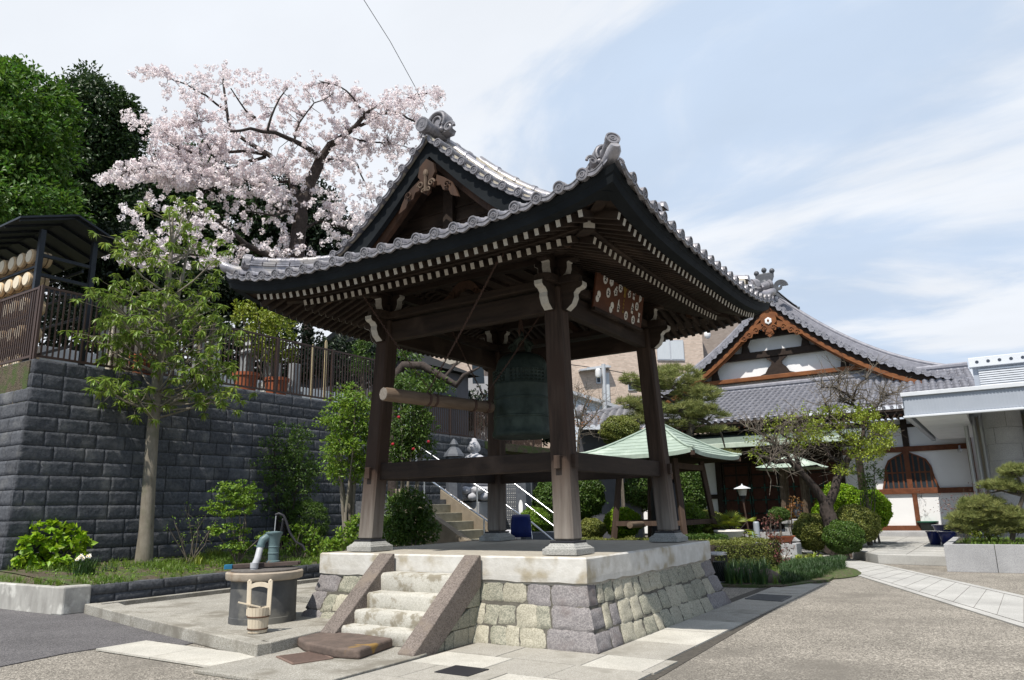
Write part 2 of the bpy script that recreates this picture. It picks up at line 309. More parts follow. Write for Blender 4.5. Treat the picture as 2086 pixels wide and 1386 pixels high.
def leafmesh(C,Nr,Dr,Ls,Ws,fold=.25):
    """C centres, Nr normals, Dr directions: folded 4-point leaves"""
    Dr=Dr/np.linalg.norm(Dr,axis=1,keepdims=True); X=np.cross(Dr,Nr); X/=np.linalg.norm(X,axis=1,keepdims=True)+1e-9; Z=np.cross(X,Dr)
    Ls=np.broadcast_to(np.asarray(Ls,float),(len(C),))[:,None]; Ws=np.broadcast_to(np.asarray(Ws,float),(len(C),))[:,None]
    b=C-Dr*Ls/2; t=C+Dr*Ls/2-Z*Ls*.12; l=C-X*Ws/2+Z*Ws*fold-Dr*Ls*.06; r=C+X*Ws/2+Z*Ws*fold-Dr*Ls*.06
    V=np.stack([b,r,t,l],1).reshape(-1,3); n=len(C); k=np.arange(n)*4
    F=np.stack([np.stack([k,k+1,k+2],1),np.stack([k,k+2,k+3],1)],1).reshape(-1,3)
    return V,F
def rdir(n):
    v=RN.normal(size=(n,3)); return v/np.linalg.norm(v,axis=1,keepdims=True)
def clumps(blobs,nc,cr,nl,ls,ws=.5,droop=0.,surf=.75,flat=.8,outw=.8,jl=.3):
    """blobs [(centre,(rx,ry,rz),weight)]; clumps of leaves on and in each blob"""
    w=np.array([b[2] if len(b)>2 else b[1][0]*b[1][2] for b in blobs],float); w/=w.sum(); out=[]
    for b,ww in zip(blobs,w):
        n=max(1,int(round(nc*ww))); d=rdir(n); rad=np.where(RN.random(n)<surf,RN.uniform(.78,1.05,n),RN.uniform(.3,.8,n))
        cc=np.array(b[0])+d*np.array(b[1])*rad[:,None]; rr=cr*RN.uniform(.6,1.4,n)
        k=nl; dd=rdir(n*k).reshape(n,k,3); rr2=RN.uniform(.35,1.,(n,k))**.6
        off=dd*rr2[...,None]*rr[:,None,None]*np.array((1,1,flat)); P=cc[:,None]+off
        Nn=(dd*.6+d[:,None]*outw+np.array((0,0,.55))+RN.normal(size=(n,k,3))*.35)
        Dd=dd+d[:,None]*.5+RN.normal(size=(n,k,3))*.5+np.array((0,0,-droop))
        out.append((P.reshape(-1,3),Nn.reshape(-1,3),Dd.reshape(-1,3)))
    C=np.concatenate([o[0] for o in out]);Nn=np.concatenate([o[1] for o in out]);Dd=np.concatenate([o[2] for o in out])
    Nn/=np.linalg.norm(Nn,axis=1,keepdims=True); l=ls*RN.uniform(1-jl,1+jl,len(C)); return leafmesh(C,Nn,Dd,l,l*ws)
# ================================================================== bell tower
FX=[0,.4,.8,1.25,1.7,2.5,3.4]; FZ=[7.02,6.63,6.26,5.89,5.60,5.25,4.97]
_t=np.linspace(0,3.4,200); _c=np.polyfit(FX,FZ,4)
def rf(d): return float(np.polyval(_c,abs(d)))
def lift(a,b,amp=.36):
    a,b=abs(a),abs(b); m,Mx=min(a,b),max(a,b); return amp*(m/3.4)**4*(Mx/3.4)**2
def RS(ax,s,d,c,off=0.):
    z=rf(d)+lift(d,c)+off
    return np.array((s*d,c,z) if ax=='x' else (c,s*d,z))
def slope_dir(ax,s,d,c,e=.05):
    v=RS(ax,s,d+e,c)-RS(ax,s,d-e,c); return v/np.linalg.norm(v)
tower=thing('bell_tower','large open wooden bell tower with leaning posts and sweeping grey tiled roof','bell tower',(0,0,1.03))
TW=1.314/4.18
TP=.314
def barrel_row(mb,ax,s,c,d0,d1,r=.072,off=.02,seg=.26,mi=0):
    n=max(1,int(round((d1-d0)/seg))); 
    for i in range(n):
        a=d0+(d1-d0)*i/n; b=d0+(d1-d0)*(i+1)/n+.012; P=[]
        for j,(d,rr,zo) in enumerate(((a,r*.93,0),(b-.05,r*.95,0.004),(b-.05,r*1.1,.004),(b,r*1.1,.006))):
            row=[]
            for k in range(7):
                t=math.pi*k/6; u=math.cos(t)*rr; w=math.sin(t)*rr
                p=RS(ax,s,d,c,off+zo+w)
                if ax=='x': p[1]+=u
                else: p[0]+=u
                row.append(p)
            P.append(row)
        mb.grid(P,mi); mb.add(P[-1],[tuple(range(7))],mi)
def pan_row(mb,ax,s,c,d0,d1,w=TP,mi=0,dep=.045,d0b=None):
    n=max(1,int(round((d1-d0)/.26)))
    for i in range(n):
        a=d0+(d1-d0)*i/n; b=d0+(d1-d0)*(i+1)/n; P=[]
        for d,zo in ((a,0.),(b,.022),(b,0.)):
            row=[]
            for k in range(7):
                t=k/6; cc=c+(t-.5)*w*.98; p=RS(ax,s,d,cc,zo-dep*math.sin(math.pi*t)+.02); row.append(p)
            P.append(row)
        mb.grid(P,mi)
def disc(mb,c,ax,r=.085,t=.05,mi=0):
    mb.lathe([(r*.98,-t),(r,0),(r,.006),(r*.80,.008),(r*.76,-.004),(r*.5,-.004),(r*.46,.004),(r*.3,.004),(r*.26,-.004),(r*.12,-.003),(r*.1,.004)],c,20,ax,mi)
def apron(mb,c,u,v,n,w=.2,dep=.05,h=.085,t=.03,mi=0):
    """curved hanging lip of a pan tile: c top middle, u along, v up, n out"""
    c=np.array(c);K=8;top=[];bot=[]
    for k in range(K+1):
        q=k/K; top.append(((q-.5)*w,-dep*math.sin(math.pi*q))); bot.append(((q-.5)*w*.96,-dep*math.sin(math.pi*q)*1.15-h*(1-.0*abs(q-.5))))
    for k in range(K):
        pl=[top[k],bot[k],bot[k+1],top[k+1]]; mb.prism(pl,c,u,v,np.array(n)*t,mi)
    for L_ in (top,bot):                       # raised rims
        mb.tube([c+np.array(u)*a+np.array(v)*(b+(-.006 if L_ is top else .006))+np.array(n)*(t+.002) for a,b in L_],.0075,5,mi)
tl=MB(); te=MB()
GY=1.9; VY=2.5
for ax in ('x','y'):
    for s in (-1,1):
        nrow=11
        for k in range(-nrow,nrow+1):
            c=(k)*TP*.985*0.97
            if abs(c)>3.3: continue
            if ax=='x': d0=.12 if abs(c)<=VY-.25 else (abs(c) if abs(c)>VY-.02 else .12)
            else: d0=max(GY,abs(c))
            if ax=='x' and VY-.25<abs(c)<=VY-.02: d0=2.35
            if d0>3.25: continue
            barrel_row(tl,ax,s,c,d0,3.4)
            p=RS(ax,s,3.4,c,.035); nrm=np.array((s,0,0.) if ax=='x' else (0,s,0.)); sd=slope_dir(ax,s,3.38,c); nn_=sd*np.array((1,1,.35)); nn_/=np.linalg.norm(nn_)
            disc(te,p+nn_*.035+np.array((0,0,-.005)),nn_,.074,.07)
        for k in range(-nrow,nrow):
            c=(k+.5)*TP*.985*.97
            if ax=='x': d0=.1 if abs(c)<VY-.1 else abs(c)
            else: d0=max(GY-.05,abs(c))
            if d0>3.3: continue
            pan_row(tl,ax,s,c,d0,3.4,TP*.97)
            e=.5*TP*.97
            a=RS(ax,s,3.4,c-e,.03);b=RS(ax,s,3.4,c+e,.03); u=(b-a)/np.linalg.norm(b-a); n=np.array((s,0,0.) if ax=='x' else (0,s,0.))
            if ax=='y': u=u
            apron(te,(a+b)/2+n*.004,u,np.array((0,0,1.)),n,w=TP*.95-.09,dep=.035,h=.06,t=.025)
# verges of both gables
for sy in (-1,1):
    for sx in (-1,1):
        d=.02; pts=[]
        while d<2.42:
            v=slope_dir('x',sx,max(d,.06),0); pts.append(d); d+=.30*abs(v[0])/np.linalg.norm(v)*1.0
        for i,d in enumerate(pts):
            y=sy*VY; p=np.array((sx*d,y,rf(d)+.05)); t=slope_dir('x',sx,max(d,.06),0); t[1]=0; n=np.array((-t[2]*sx,0,abs(t[0]))); n/=np.linalg.norm(n)
            if i>0:
                disc(te,p+np.array((0,sy*.05,-.01)),(0,sy,0),.066,.05)
                for a,b,r in ((0,.42,.054),):
                    te.tube([p+np.array((0,sy*.02,0)),p-np.array((0,sy*b,0))],r,10)
            if i<len(pts)-1:
                q=np.array((sx*pts[i+1],y,rf(pts[i+1])+.05)); m=(p+q)/2; u=(q-p)/np.linalg.norm(q-p); nv=np.array((-u[2],0,u[0])); nv=nv*(1 if nv[2]>0 else -1)
                apron(te,m+nv*.0+np.array((0,sy*.0,0)),u,nv,np.array((0,sy,0.)),w=.22,dep=.03,h=.048,t=.025)
                tl.hexa([p+np.array((0,-sy*.5,-.05)),q+np.array((0,-sy*.5,-.05)),q+np.array((0,0,-.05)),p+np.array((0,0,-.05)),p+np.array((0,-sy*.5,.0)),q+np.array((0,-sy*.5,.0)),q,p],1)
        # rows that ride along the verge
        barrel_row(tl,'x',sx,sy*2.08,.12,3.36,r=.078,off=.13,seg=.33)
        barrel_row(tl,'x',sx,sy*1.86,.55,3.36,r=.085,off=.24,seg=.33); tl.grid([[RS('x',sx,d,sy*yy,o) for yy,o in ((2.16,0),(2.15,.13),(2.0,.13))] for d in np.linspace(.12,3.33,16)],1)
        P=[[RS('x',sx,d,sy*yy,o) for yy,o in ((1.74,0),(1.78,.25),(1.94,.25),(1.97,.02))] for d in np.linspace(.5,3.33,16)]; tl.grid(P,1)
        tl.add(P[0],[(0,1,2,3)],1)
    disc(te,(0,sy*(VY+.12),7.17),(0,sy,-.0),.115,.1); te.tube([(0,sy*(VY+.12),7.17),(0,sy*(VY-.45),7.19)],.095,14)
tl.build('roof_tiles',['tile','mortar'],tower,smooth=50); te.build('eave_tiles','tile_end',tower,smooth=40)
# ridge
rg=MB()
rg.b2((-.15,-2.15,6.85),(.15,2.15,7.0)); 
for z,w in ((7.0,.17),(7.04,.155)): rg.b2((-w,-2.15,z),(w,2.15,z+.032))
for i in range(13):
    y=-2.1+i*.33; rg.tube([(0,y,7.12),(0,y+.29,7.12)],.078,12); rg.tube([(0,y+.27,7.125),(0,y+.335,7.125)],.088,12)
rg.build('ridge','tile',tower,smooth=40)
def spiral(mb,c,u,v,n,r0,turns,w,mi=0,flip=1,steps=22):
    P=[];R=[]
    for i in range(steps):
        t=i/(steps-1); a=t*turns*2*math.pi; r=r0*(1-.82*t); P.append(np.array(c)+np.array(u)*flip*r*math.cos(a)+np.array(v)*r*math.sin(a)+np.array(n)*.02*t); R.append(w*(1-.45*t))
    mb.tube(P,R,6,mi)
def oni(c,f,w=.34,h=.46,t=.12,big=False):
    """ridge end ornament: arch with hollow, scrolls and bosses; c bottom middle, f facing"""
    mb=MB();f=np.array(f,float);f/=np.linalg.norm(f);u=np.cross((0,0,1),f);u/=np.linalg.norm(u);v=np.cross(f,u);c=np.array(c,float)
    out=[(-w*.62,0),(w*.62,0),(w*.70,h*.16),(w*.5,h*.3)]+[(w*.5*math.cos(a),h*.55+w*.5*math.sin(a)*1.0) for a in np.linspace(0,math.pi,10)]+[(-w*.5,h*.3),(-w*.70,h*.16)]
    mb.prism(out,c-f*t/2,u,v,f*t)
    arc=[c+f*t*.6+u*(w*.42*math.cos(a))+v*(h*.5+w*.42*math.sin(a)) for a in np.linspace(-.6,math.pi+.6,16)]; mb.tube(arc,w*.085,8)
    arc=[c+f*t*.58+u*(w*.22*math.cos(a))+v*(h*.5+w*.24*math.sin(a)) for a in np.linspace(-.9,math.pi+.9,14)]; mb.tube(arc,w*.05,6)
    for sg in (-1,1):
        spiral(mb,c+u*sg*w*.62+v*h*.16+f*t*.4,u,v,f,w*.26,1.4,w*.08,flip=sg)
        mb.ell(c+u*sg*w*.3+v*h*.12+f*t*.6,(w*.13,w*.13,w*.12),8,6); 
    mb.ell(c+v*h*.16+f*t*.62,(w*.16,w*.14,w*.14),10,6); mb.ell(c+v*h*.04+f*t*.6,(w*.2,w*.12,w*.1),10,6)
    return mb
oni((0,-2.20,7.14),(0,-1,.1),.36,.44,.16).build('ridge_end_ornament','tile_end',tower,smooth=45)
oni((0,2.20,7.14),(0,1,.1),.36,.44,.16).build('ridge_end_ornament','tile_end',tower,smooth=45)
for sx in (-1,1):
    for sy in (-1,1):
        hp=MB()
        def hpp(m,o): return np.array((sx*m,sy*m,rf(m)+lift(m,m)+o))
        ms=np.linspace(1.95,3.12,9)
        for a,b in zip(ms[:-1],ms[1:]):
            hp.beam(hpp(a,.08),hpp(b,.08),.24,.16); hp.beam(hpp(a,.175),hpp(b-.01,.175),.28,.028); hp.beam(hpp(a,.215),hpp(b-.015,.215),.25,.028)
            hp.tube([hpp(a,.27),hpp(b-.03,.27)],.068,10); hp.tube([hpp(b-.05,.272),hpp(b,.272)],.078,10)
        # upturned corner tile
        for w0,l0 in ((.09,0),):
            Pn=[hpp(3.1,.06),hpp(3.3,.07),hpp(3.38,.10),hpp(3.41,.13)]; hp.tube(Pn,[.085,.085,.08,.055],10)
        hp.build('hip_ridge','tile',tower,smooth=40)
        dg=np.array((sx,sy,0.))/math.sqrt(2)
        ob=oni(hpp(3.14,.10),dg+np.array((0,0,.1)),.25,.26,.1).build('hip_end_ornament','tile_end',tower,smooth=45)
        if (sx,sy)==(-1,-1): continue
        tb=MB(); a=hpp(3.12,.16); b=a+dg*.34+np.array((0,0,.13)); tb.tube([a,b],[.07,.078],14); ax_=(b-a)/np.linalg.norm(b-a); disc(tb,b+ax_*.01,ax_,.086,.05); tb.build('round_end_tile','tile_end',tower,smooth=40)
# eave boards, soffits, rafters
fb=MB(); sf=MB(); kb=MB()
for ax in ('x','y'):
    for s in (-1,1):
        cs=np.linspace(-1,1,33)
        def pt(d,cr,z): 
            c=cr*d; zz=z+lift(d,c); return np.array((s*d,c,zz) if ax=='x' else (c,s*d,zz))
        P=[[pt(3.16,c,4.79) for c in cs],[pt(3.31,c,4.785) for c in cs],[pt(3.335,c,4.87) for c in cs],[pt(3.345,c,4.875) for c in cs],[pt(3.37,c,4.935) for c in cs],[pt(3.10,c,5.0) for c in cs]]
        fb.grid(P)
        sf.grid([[pt(3.2,c,4.795) for c in cs],[pt(2.4,c,5.09) for c in cs]])
        sf.grid([[pt(2.64,c,4.87) for c in cs],[pt(.9,c,5.43) for c in cs]])
        kb.grid([[pt(2.54,c,4.872) for c in cs],[pt(2.66,c,4.865) for c in cs],[pt(2.66,c,4.935) for c in cs],[pt(2.5,c,4.99) for c in cs]])
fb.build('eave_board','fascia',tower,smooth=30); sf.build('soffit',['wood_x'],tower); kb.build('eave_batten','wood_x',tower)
RAFT=[]
for ax in ('x','y'):
    for s in (-1,1):
        for row,(din,dout,zin,zout,lim,sp) in enumerate(((2.42,3.14,5.03,4.75,2.93,.148),(1.2,2.60,5.28,4.795,2.42,.148))):
            n=int(lim/sp)
            for k in range(-n,n+1):
                c=k*sp+.0; d0=max(din,abs(c)+.03)
                if d0>dout-.08: continue
                f=(d0-din)/(dout-din); z0=zin+(zout-zin)*f+lift(d0,c); z1=zout+lift(dout,c)
                a=np.array((s*d0,c,z0) if ax=='x' else (c,s*d0,z0)); b=np.array((s*dout,c,z1) if ax=='x' else (c,s*dout,z1))
                mb=MB(); w,h=(.056,.084) if row==0 else (.06,.086); mb.beam(a,b,w,h); e=(b-a)/np.linalg.norm(b-a); mb.beam(b,b+e*.004,w*.97,h*.97,1)
                dist=np.linalg.norm(b-CP); seen=(ax=='y' and s<0) or (ax=='x' and s>0); RAFT.append((0 if seen else 1,dist,mb))
RAFT.sort(key=lambda r:(r[0],r[1]))
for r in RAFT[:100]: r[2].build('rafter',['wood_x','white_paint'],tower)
rr=MB()
for r in RAFT[100:]:
    o=len(rr.v); rr.v+=r[2].v; rr.f+=[tuple(i+o for i in f) for f in r[2].f]; rr.m+=r[2].m
tag(rr.build('rafter',['wood_x','white_paint'],tower),kind='stuff')
for sx in (-1,1):
    for sy in (-1,1):
        hr=MB(); hr.beam((sx*1.2,sy*1.2,5.22),(sx*2.70,sy*2.70,4.90+lift(2.7,2.7)*.7),.15,.19); 
        a=np.array((sx*2.70,sy*2.70,4.90+lift(2.7,2.7)*.7)); e=np.array((sx,sy,-.25)); e/=np.linalg.norm(e); hr.beam(a,a+e*.004,.147,.187,1); hr.build('hip_rafter',['wood_x','white_paint'],tower)
        hr=MB(); b=np.array((sx*3.17,sy*3.17,4.83+.30)); hr.beam((sx*2.45,sy*2.45,5.03),b,.14,.18); e=b-np.array((sx*2.45,sy*2.45,5.03)); e/=np.linalg.norm(e); hr.beam(b-e*.16,b+e*.05,.165,.2,1); hr.build('hip_rafter',['wood_x','fascia'],tower)
# gables
for sy in (-1,1):
    xs=np.linspace(-2.42,2.42,41)
    gw=MB(); pl=[(x,rf(x)-.16) for x in np.linspace(-1.95,1.95,31)]; pl=[(-1.95,5.3)]+pl+[(1.95,5.3)]; 
    for i in range(1,len(pl)-2): gw.prism([(pl[i][0],5.3),(pl[i+1][0],5.3),pl[i+1],pl[i]],(0,sy*(GY-.03),0),(1,0,0),(0,0,1),(0,sy*.03,0))
    for z in (5.62,5.84,6.06): 
        w=min(1.6,(6.75-z)*1.25); gw.b2((-w,sy*GY,z),(w,sy*(GY+.025),z+.035))
    gw.b2((-1.5,sy*GY,5.42),(1.5,sy*(GY+.12),5.60)); gw.b2((-.09,sy*GY,5.6),(.09,sy*(GY+.1),6.6))
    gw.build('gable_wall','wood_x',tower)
    for (y0,y1,o0,th,m,nm) in ((2.36,2.45,-.03,.24,'fascia','bargeboard'),(2.24,2.33,-.20,.20,'wood_warm','inner_bargeboard')):
        bb=MB()
        for sx in (-1,1):
            dd=np.linspace(0,2.40 if nm=='bargeboard' else 2.2,20)
            for a,b in zip(dd[:-1],dd[1:]):
                ka=1+.35*(a/2.4);kb2=1+.35*(b/2.4)
                q=[(sx*a,rf(a)+o0),(sx*b,rf(b)+o0),(sx*b,rf(b)+o0-th*kb2*1.1),(sx*a,rf(a)+o0-th*ka*1.1)]
                bb.prism(q if sx>0 else q[::-1],(0,sy*y0,0),(1,0,0),(0,0,1),(0,sy*(y1-y0),0))
        bb.build(nm,m,tower)
    us=MB(); us.grid([[ (x,sy*1.88,rf(x)-.15) for x in xs],[(x,sy*2.36,rf(x)-.05) for x in xs]]); us.build('verge_soffit','wood_y',tower)
    gg=MB(); zc=6.36; y=sy*2.46
    out=[(0,.30),(.13,.2),(.16,.05),(.11,-.02),(.17,-.09),(.13,-.17),(.07,-.15),(.06,-.23),(0,-.27)]; out=out+[(-a,b) for a,b in out[::-1][1:-1]]
    gg.prism([(a,b+zc) for a,b in out],(0,y,0),(1,0,0),(0,0,1),(0,sy*.05,0))
    for sg in (-1,1):
        spiral(gg,(sg*.10,y+sy*.055,zc-.11),(1,0,0),(0,0,1),(0,sy,0),.06,1.3,.016,1,flip=sg); spiral(gg,(sg*.05,y+sy*.055,zc-.2),(1,0,0),(0,0,1),(0,sy,0),.04,1.2,.013,1,flip=-sg)
    gg.ell((0,y+sy*.06,zc+.06),(.045,.04,.07),8,6,1); gg.tube([(0,y+sy*.06,zc+.1),(0,y+sy*.07,zc-.12),(0,y+sy*.06,zc-.22)],[.03,.022,.03],6,1)
    g0=gg.build('gable_pendant',['wood_warm','log'],tower,smooth=40)
    for sg in (-1,1):
        fn=MB()
        o=[(.16,.02),(.3,-.06),(.42,-.15),(.5,-.28),(.56,-.42),(.5,-.40),(.42,-.36),(.38,-.27),(.28,-.25),(.24,-.16),(.14,-.14)]
        o=[(sg*a,b+zc) for a,b in o]; fn.prism(o if sg<0 else o[::-1],(0,y-sy*.03,0),(1,0,0),(0,0,1),(0,sy*.04,0)); spiral(fn,(sg*.36,y+sy*.02,zc-.19),(1,0,0),(0,0,1),(0,sy,0),.06,1.3,.014,flip=sg)
        fn.build('pendant_wing','wood_warm',tower,smooth=40)
# posts, plinths, tie beams
B0,Z0,BT,ZT=1.7087,1.2525,1.5594,4.5756
def ph(z): return B0+(BT-B0)*(z-Z0)/(ZT-Z0)
for sx in (-1,1):
    for sy in (-1,1):
        mb=MB(); w=.14; b=ph(1.17);t=ph(4.64); P=[]
        for h,z,ww in ((b,1.20,w),(t,4.62,w*.93)):
            c=np.array((sx*h,sy*h,z)); P+=[c+np.array((-ww,-ww,0)),c+np.array((ww,-ww,0)),c+np.array((ww,ww,0)),c+np.array((-ww,ww,0))]
        mb.hexa(P); mb.build('post','wood_post',tower,bevel=.028,seg=1)
        mb=MB(); c=(sx*1.712,sy*1.712); hw=.245
        mb.b2((c[0]-hw,c[1]-hw,1.033),(c[0]+hw,c[1]+hw,1.105))
        pf=[(hw-.002,1.105),(hw-.03,1.118),(hw-.03,1.13),(hw-.055,1.14),(hw-.07,1.165),(hw-.085,1.175)]
        P=[[(c[0]+a*i,c[1]+a*j,z) for i,j in ((-1,-1),(1,-1),(1,1),(-1,1),(-1,-1))] for a,z in pf]; mb.grid(P); a=pf[-1][0]; mb.add([(c[0]+a*i,c[1]+a*j,1.175) for i,j in ((-1,-1),(1,-1),(1,1),(-1,1))],[(0,1,2,3)])
        mb.build('plinth','plinth',tower,bevel=.006)
        mb=MB(); mb.b2((c[0]-.17,c[1]-.17,1.176),(c[0]+.17,c[1]+.17,1.2)); mb.build('base_plate','iron',tower,bevel=.004)
def tie(z0,z1,w,nm,ext=.0,m='wood_x'):
    for ax in ('x','y'):
        for s in (-1,1):
            h=ph((z0+z1)/2); mb=MB(); l=h+ext
            if ax=='x': mb.b2((-l,s*h-w/2,z0),(l,s*h+w/2,z1))
            else: mb.b2((s*h-w/2,-l,z0+.002),(s*h+w/2,l,z1+.002))
            mb.build(nm,('wood_x' if ax=='x' else 'wood_y'),tower,bevel=.012)
tie(2.08,2.33,.10,'lower_tie_beam',.0)
tie(4.27,4.58,.13,'upper_tie_beam',.0)
# wedge ends of the lower ties
for sx in (-1,1):
    for sy in (-1,1):
        h=ph(2.2); mb=MB(); mb.b2((sx*h-.045,sy*(h+.125),2.1),(sx*h+.045,sy*(h+.20),2.27)); mb.b2((sx*(h+.125),sy*h-.045,2.12),(sx*(h+.19),sy*h+.045,2.29)); mb.build('tie_beam_end','wood_post',tower,bevel=.006)
pt_=MB()
for s in (-1,1):
    hh=ph(4.65)
    for ax in ('x','y'):
        K=8; w=.15; L_=hh+.42; 
        o=[(-L_+.14,-w)]+[(L_-.14,-w)]+[(L_-.14+.14*math.cos(a),w*math.sin(a)) for a in np.linspace(-1.2,1.2,7)]+[(L_-.14,w),(-L_+.14,w)]+[(-L_+.14-.14*math.cos(a),-w*math.sin(a)) for a in np.linspace(-1.2,1.2,7)]
        z=4.622 if ax=='x' else 4.626
        if ax=='x': pt_.prism(o,(0,s*hh,z),(1,0,0),(0,1,0),(0,0,.11))
        else: pt_.prism(o,(s*hh,0,z),(0,1,0),(-1,0,0),(0,0,.11))
pt_.build('head_plate','wood_x',tower,bevel=.01)
kt=MB()
for s in (-1,1):
    hh=1.52; kt.b2((-2.25,s*hh-.07,5.02),(2.25,s*hh+.07,5.2)); kt.b2((s*hh-.07,-2.25,5.024),(s*hh+.07,2.25,5.204))
kt.build('purlin','wood_x',tower,bevel=.01)
cl=MB(); cl.b2((-1.7,-1.7,5.24),(1.7,1.7,5.27)); 
for x in np.arange(-1.4,1.5,.35): cl.b2((x-.03,-1.5,5.18),(x+.03,1.5,5.229))
cl.build('light_block_ceiling','wood_y',tower)  # dark boarded sheet added under the roof to block light
hb=MB(); hb.b2((-1.5,-.09,4.74),(1.5,.09,4.98)); hb.build('bell_beam','wood_x',tower,bevel=.01)
NOSE1=[(0,0),(.10,.0),(.19,.07),(.23,.16),(.225,.22),(.27,.27),(.33,.285),(.36,.31),(.36,.36),(0,.36)]
def nose(mb,c,d,prof,w,white=True,t=.006):
    """carved beam nose: prof (out,z) extruded by w across; pale painted edge on the outer profile"""
    d=np.array(d,float); u=np.cross((0,0,1),d); o=np.array(c,float)-u*w/2
    mb.prism(prof,o,d,(0,0,1),u*w,0)
    if white:
        for (a,b),(a2,b2) in zip(prof[1:-2],prof[2:-1]):
            n=np.array((b2-b,-(a2-a))); n=n/(np.linalg.norm(n)+1e-9)*t
            q=[(a-n[0]*.5,b-n[1]*.5),(a2-n[0]*.5,b2-n[1]*.5),(a2+n[0],b2+n[1]),(a+n[0],b+n[1])]
            mb.prism(q[::-1],o+u*.003,d,(0,0,1),u*(w-.006),1)
up1=[(0,0),(.12,0),(.19,.05),(.215,.12),(.215,.2),(.27,.235),(.27,.27),(0,.27)]
up2=[(0,0),(.24,0),(.33,.07),(.35,.14),(.42,.17),(.46,.20),(.46,.24),(0,.24)]
for sx in (-1,1):
    for sy in (-1,1):
        hh=ph(4.5); c0=np.array((sx*hh,sy*hh,0.))
        for d in ((sx,0,0),(0,sy,0)):
            mb=MB(); nose(mb,c0+np.array(d)*.10+np.array((0,0,4.26)),d,NOSE1,.13); mb.build('carved_nose',['wood_x','white_paint'],tower)
            mb=MB(); nose(mb,c0+np.array(d)*.02+np.array((0,0,4.738)),d,up1,.13); nose(mb,c0+np.array(d)*.02+np.array((0,0,5.01)),d,[(0,0),(.30,0),(.36,.05),(.40,.05),(.40,.10),(.46,.13),(.46,.17),(0,.17)],.12); mb.build('bracket_arm',['wood_x','white_paint'],tower)
            mb=MB(); mb.b2(c0+np.array(d)*.29-np.array((.08,.08,0))+np.array((0,0,4.95)),c0+np.array(d)*.29+np.array((.08,.08,0))+np.array((0,0,5.008))); mb.build('bearing_block','wood_x',tower,bevel=.015)
        mb=MB(); mb.box(c0+np.array((0,0,4.80)),(.30,.30,.13),taper=.78); mb.build('bearing_block','wood_x',tower,bevel=.01)
        for d in ((-sx,0,0),(0,-sy,0)):
            mb=MB(); nose(mb,c0+np.array(d)*.02+np.array((0,0,4.738)),d,up1,.12); mb.build('bracket_arm',['wood_x','white_paint'],tower)
# frog-leg struts over the middle of each upper tie
for ax in ('x','y'):
    for s in (-1,1):
        hh=ph(4.65); o=[(-.42,0),(-.40,.05),(-.3,.09),(-.2,.2),(-.1,.27),(.1,.27),(.2,.2),(.3,.09),(.40,.05),(.42,0),(.25,0),(.12,.12),(0,.16),(-.12,.12),(-.25,0)]
        mb=MB(); 
        pr=[(a,b+4.735) for a,b in o]
        # split in convex strips
        xs_=np.linspace(-.42,.42,15); topf=lambda x: np.interp(abs(x),[0,.1,.2,.3,.4,.42],[.27,.27,.2,.09,.05,.0]); botf=lambda x: max(0,np.interp(abs(x),[0,.12,.25,.42],[.16,.12,0,0]))
        for a,b in zip(xs_[:-1],xs_[1:]):
            q=[(a,4.735+botf(a)),(b,4.735+botf(b)),(b,4.737+topf(b)),(a,4.737+topf(a))]
            if ax=='x': mb.prism(q,(0,s*hh-.04,0),(1,0,0),(0,0,1),(0,.08,0))
            else: mb.prism(q,(s*hh-.04,0,0),(0,1,0),(0,0,1),(.08,0,0))
        for sg in (-1,1):
            cc=(sg*.22,s*(hh+.045),4.82) if ax=='x' else (s*(hh+.045),sg*.22,4.82); u=(1,0,0) if ax=='x' else (0,1,0); spiral(mb,cc,u,(0,0,1),(0,s,0) if ax=='x' else (s,0,0),.06,1.2,.014,flip=sg)
        mb.build('frog_leg_strut','wood_warm',tower)
# bell
bell=thing('temple_bell','large green patinated bronze bell hanging under the tower roof','bell',(0,0,2.74))
pf=[(.40,0),(.495,0),(.505,.03),(.50,.07),(.485,.10),(.478,.17),(.478,.30),(.488,.31),(.488,.33),(.476,.34),(.472,.42),(.470,.60),(.478,.61),(.478,.63),(.468,.64),(.458,.84),(.462,.85),(.452,.87),(.442,1.08),(.446,1.09),(.436,1.11),(.42,1.20),(.39,1.28),(.33,1.34),(.22,1.39),(.1,1.41)]
mb=MB(); n=48; mb.lathe(pf,(0,0,2.74),n); mb.f=[f for f in mb.f if len(f)<5]; mb.lathe([(.40,0),(.40,.9),(.3,1.2),(.05,1.25)],(0,0,2.742),32); mb.build('bell_body','bronze',bell,smooth=35)
mb=MB()
for r in range(4):
    for k in range(40):
        if (k%10) in (0,): continue
        a=2*math.pi*k/40; z=2.74+.90+r*.055; rr_=.455-.0*r; mb.lathe([(.014,0),(.018,.018),(.011,.034)],(rr_*math.cos(a),rr_*math.sin(a),z),8,(math.cos(a),math.sin(a),.1))
mb.build('boss','bronze',bell,smooth=40)
mb=MB()
for a in np.arange(0,2*math.pi,math.pi/2):
    c,s=math.cos(a),math.sin(a)
    for o in (-.03,.03): mb.tube([(c*.45*k-s*o*1.2,s*.45*k+c*o*1.2,z) for k,z in ((1.02,3.1),(1.0,3.4),(.985,3.75),(.94,3.95))],.008,5)
mb.build('cast_band','bronze',bell)
mb=MB(); mb.tube([(-.13,0,4.14),(-.15,0,4.24),(-.10,0,4.36),(0,0,4.42),(.10,0,4.36),(.15,0,4.24),(.13,0,4.14)],[.05,.05,.045,.04,.045,.05,.05],10)
for sg in (-1,1): spiral(mb,(sg*.15,-.02,4.24),(1,0,0),(0,0,1),(0,-1,0),.08,1.2,.03,flip=sg)
mb.ell((0,0,4.47),(.05,.05,.06),10,6); mb.build('dragon_loop','bronze',bell,smooth=40)
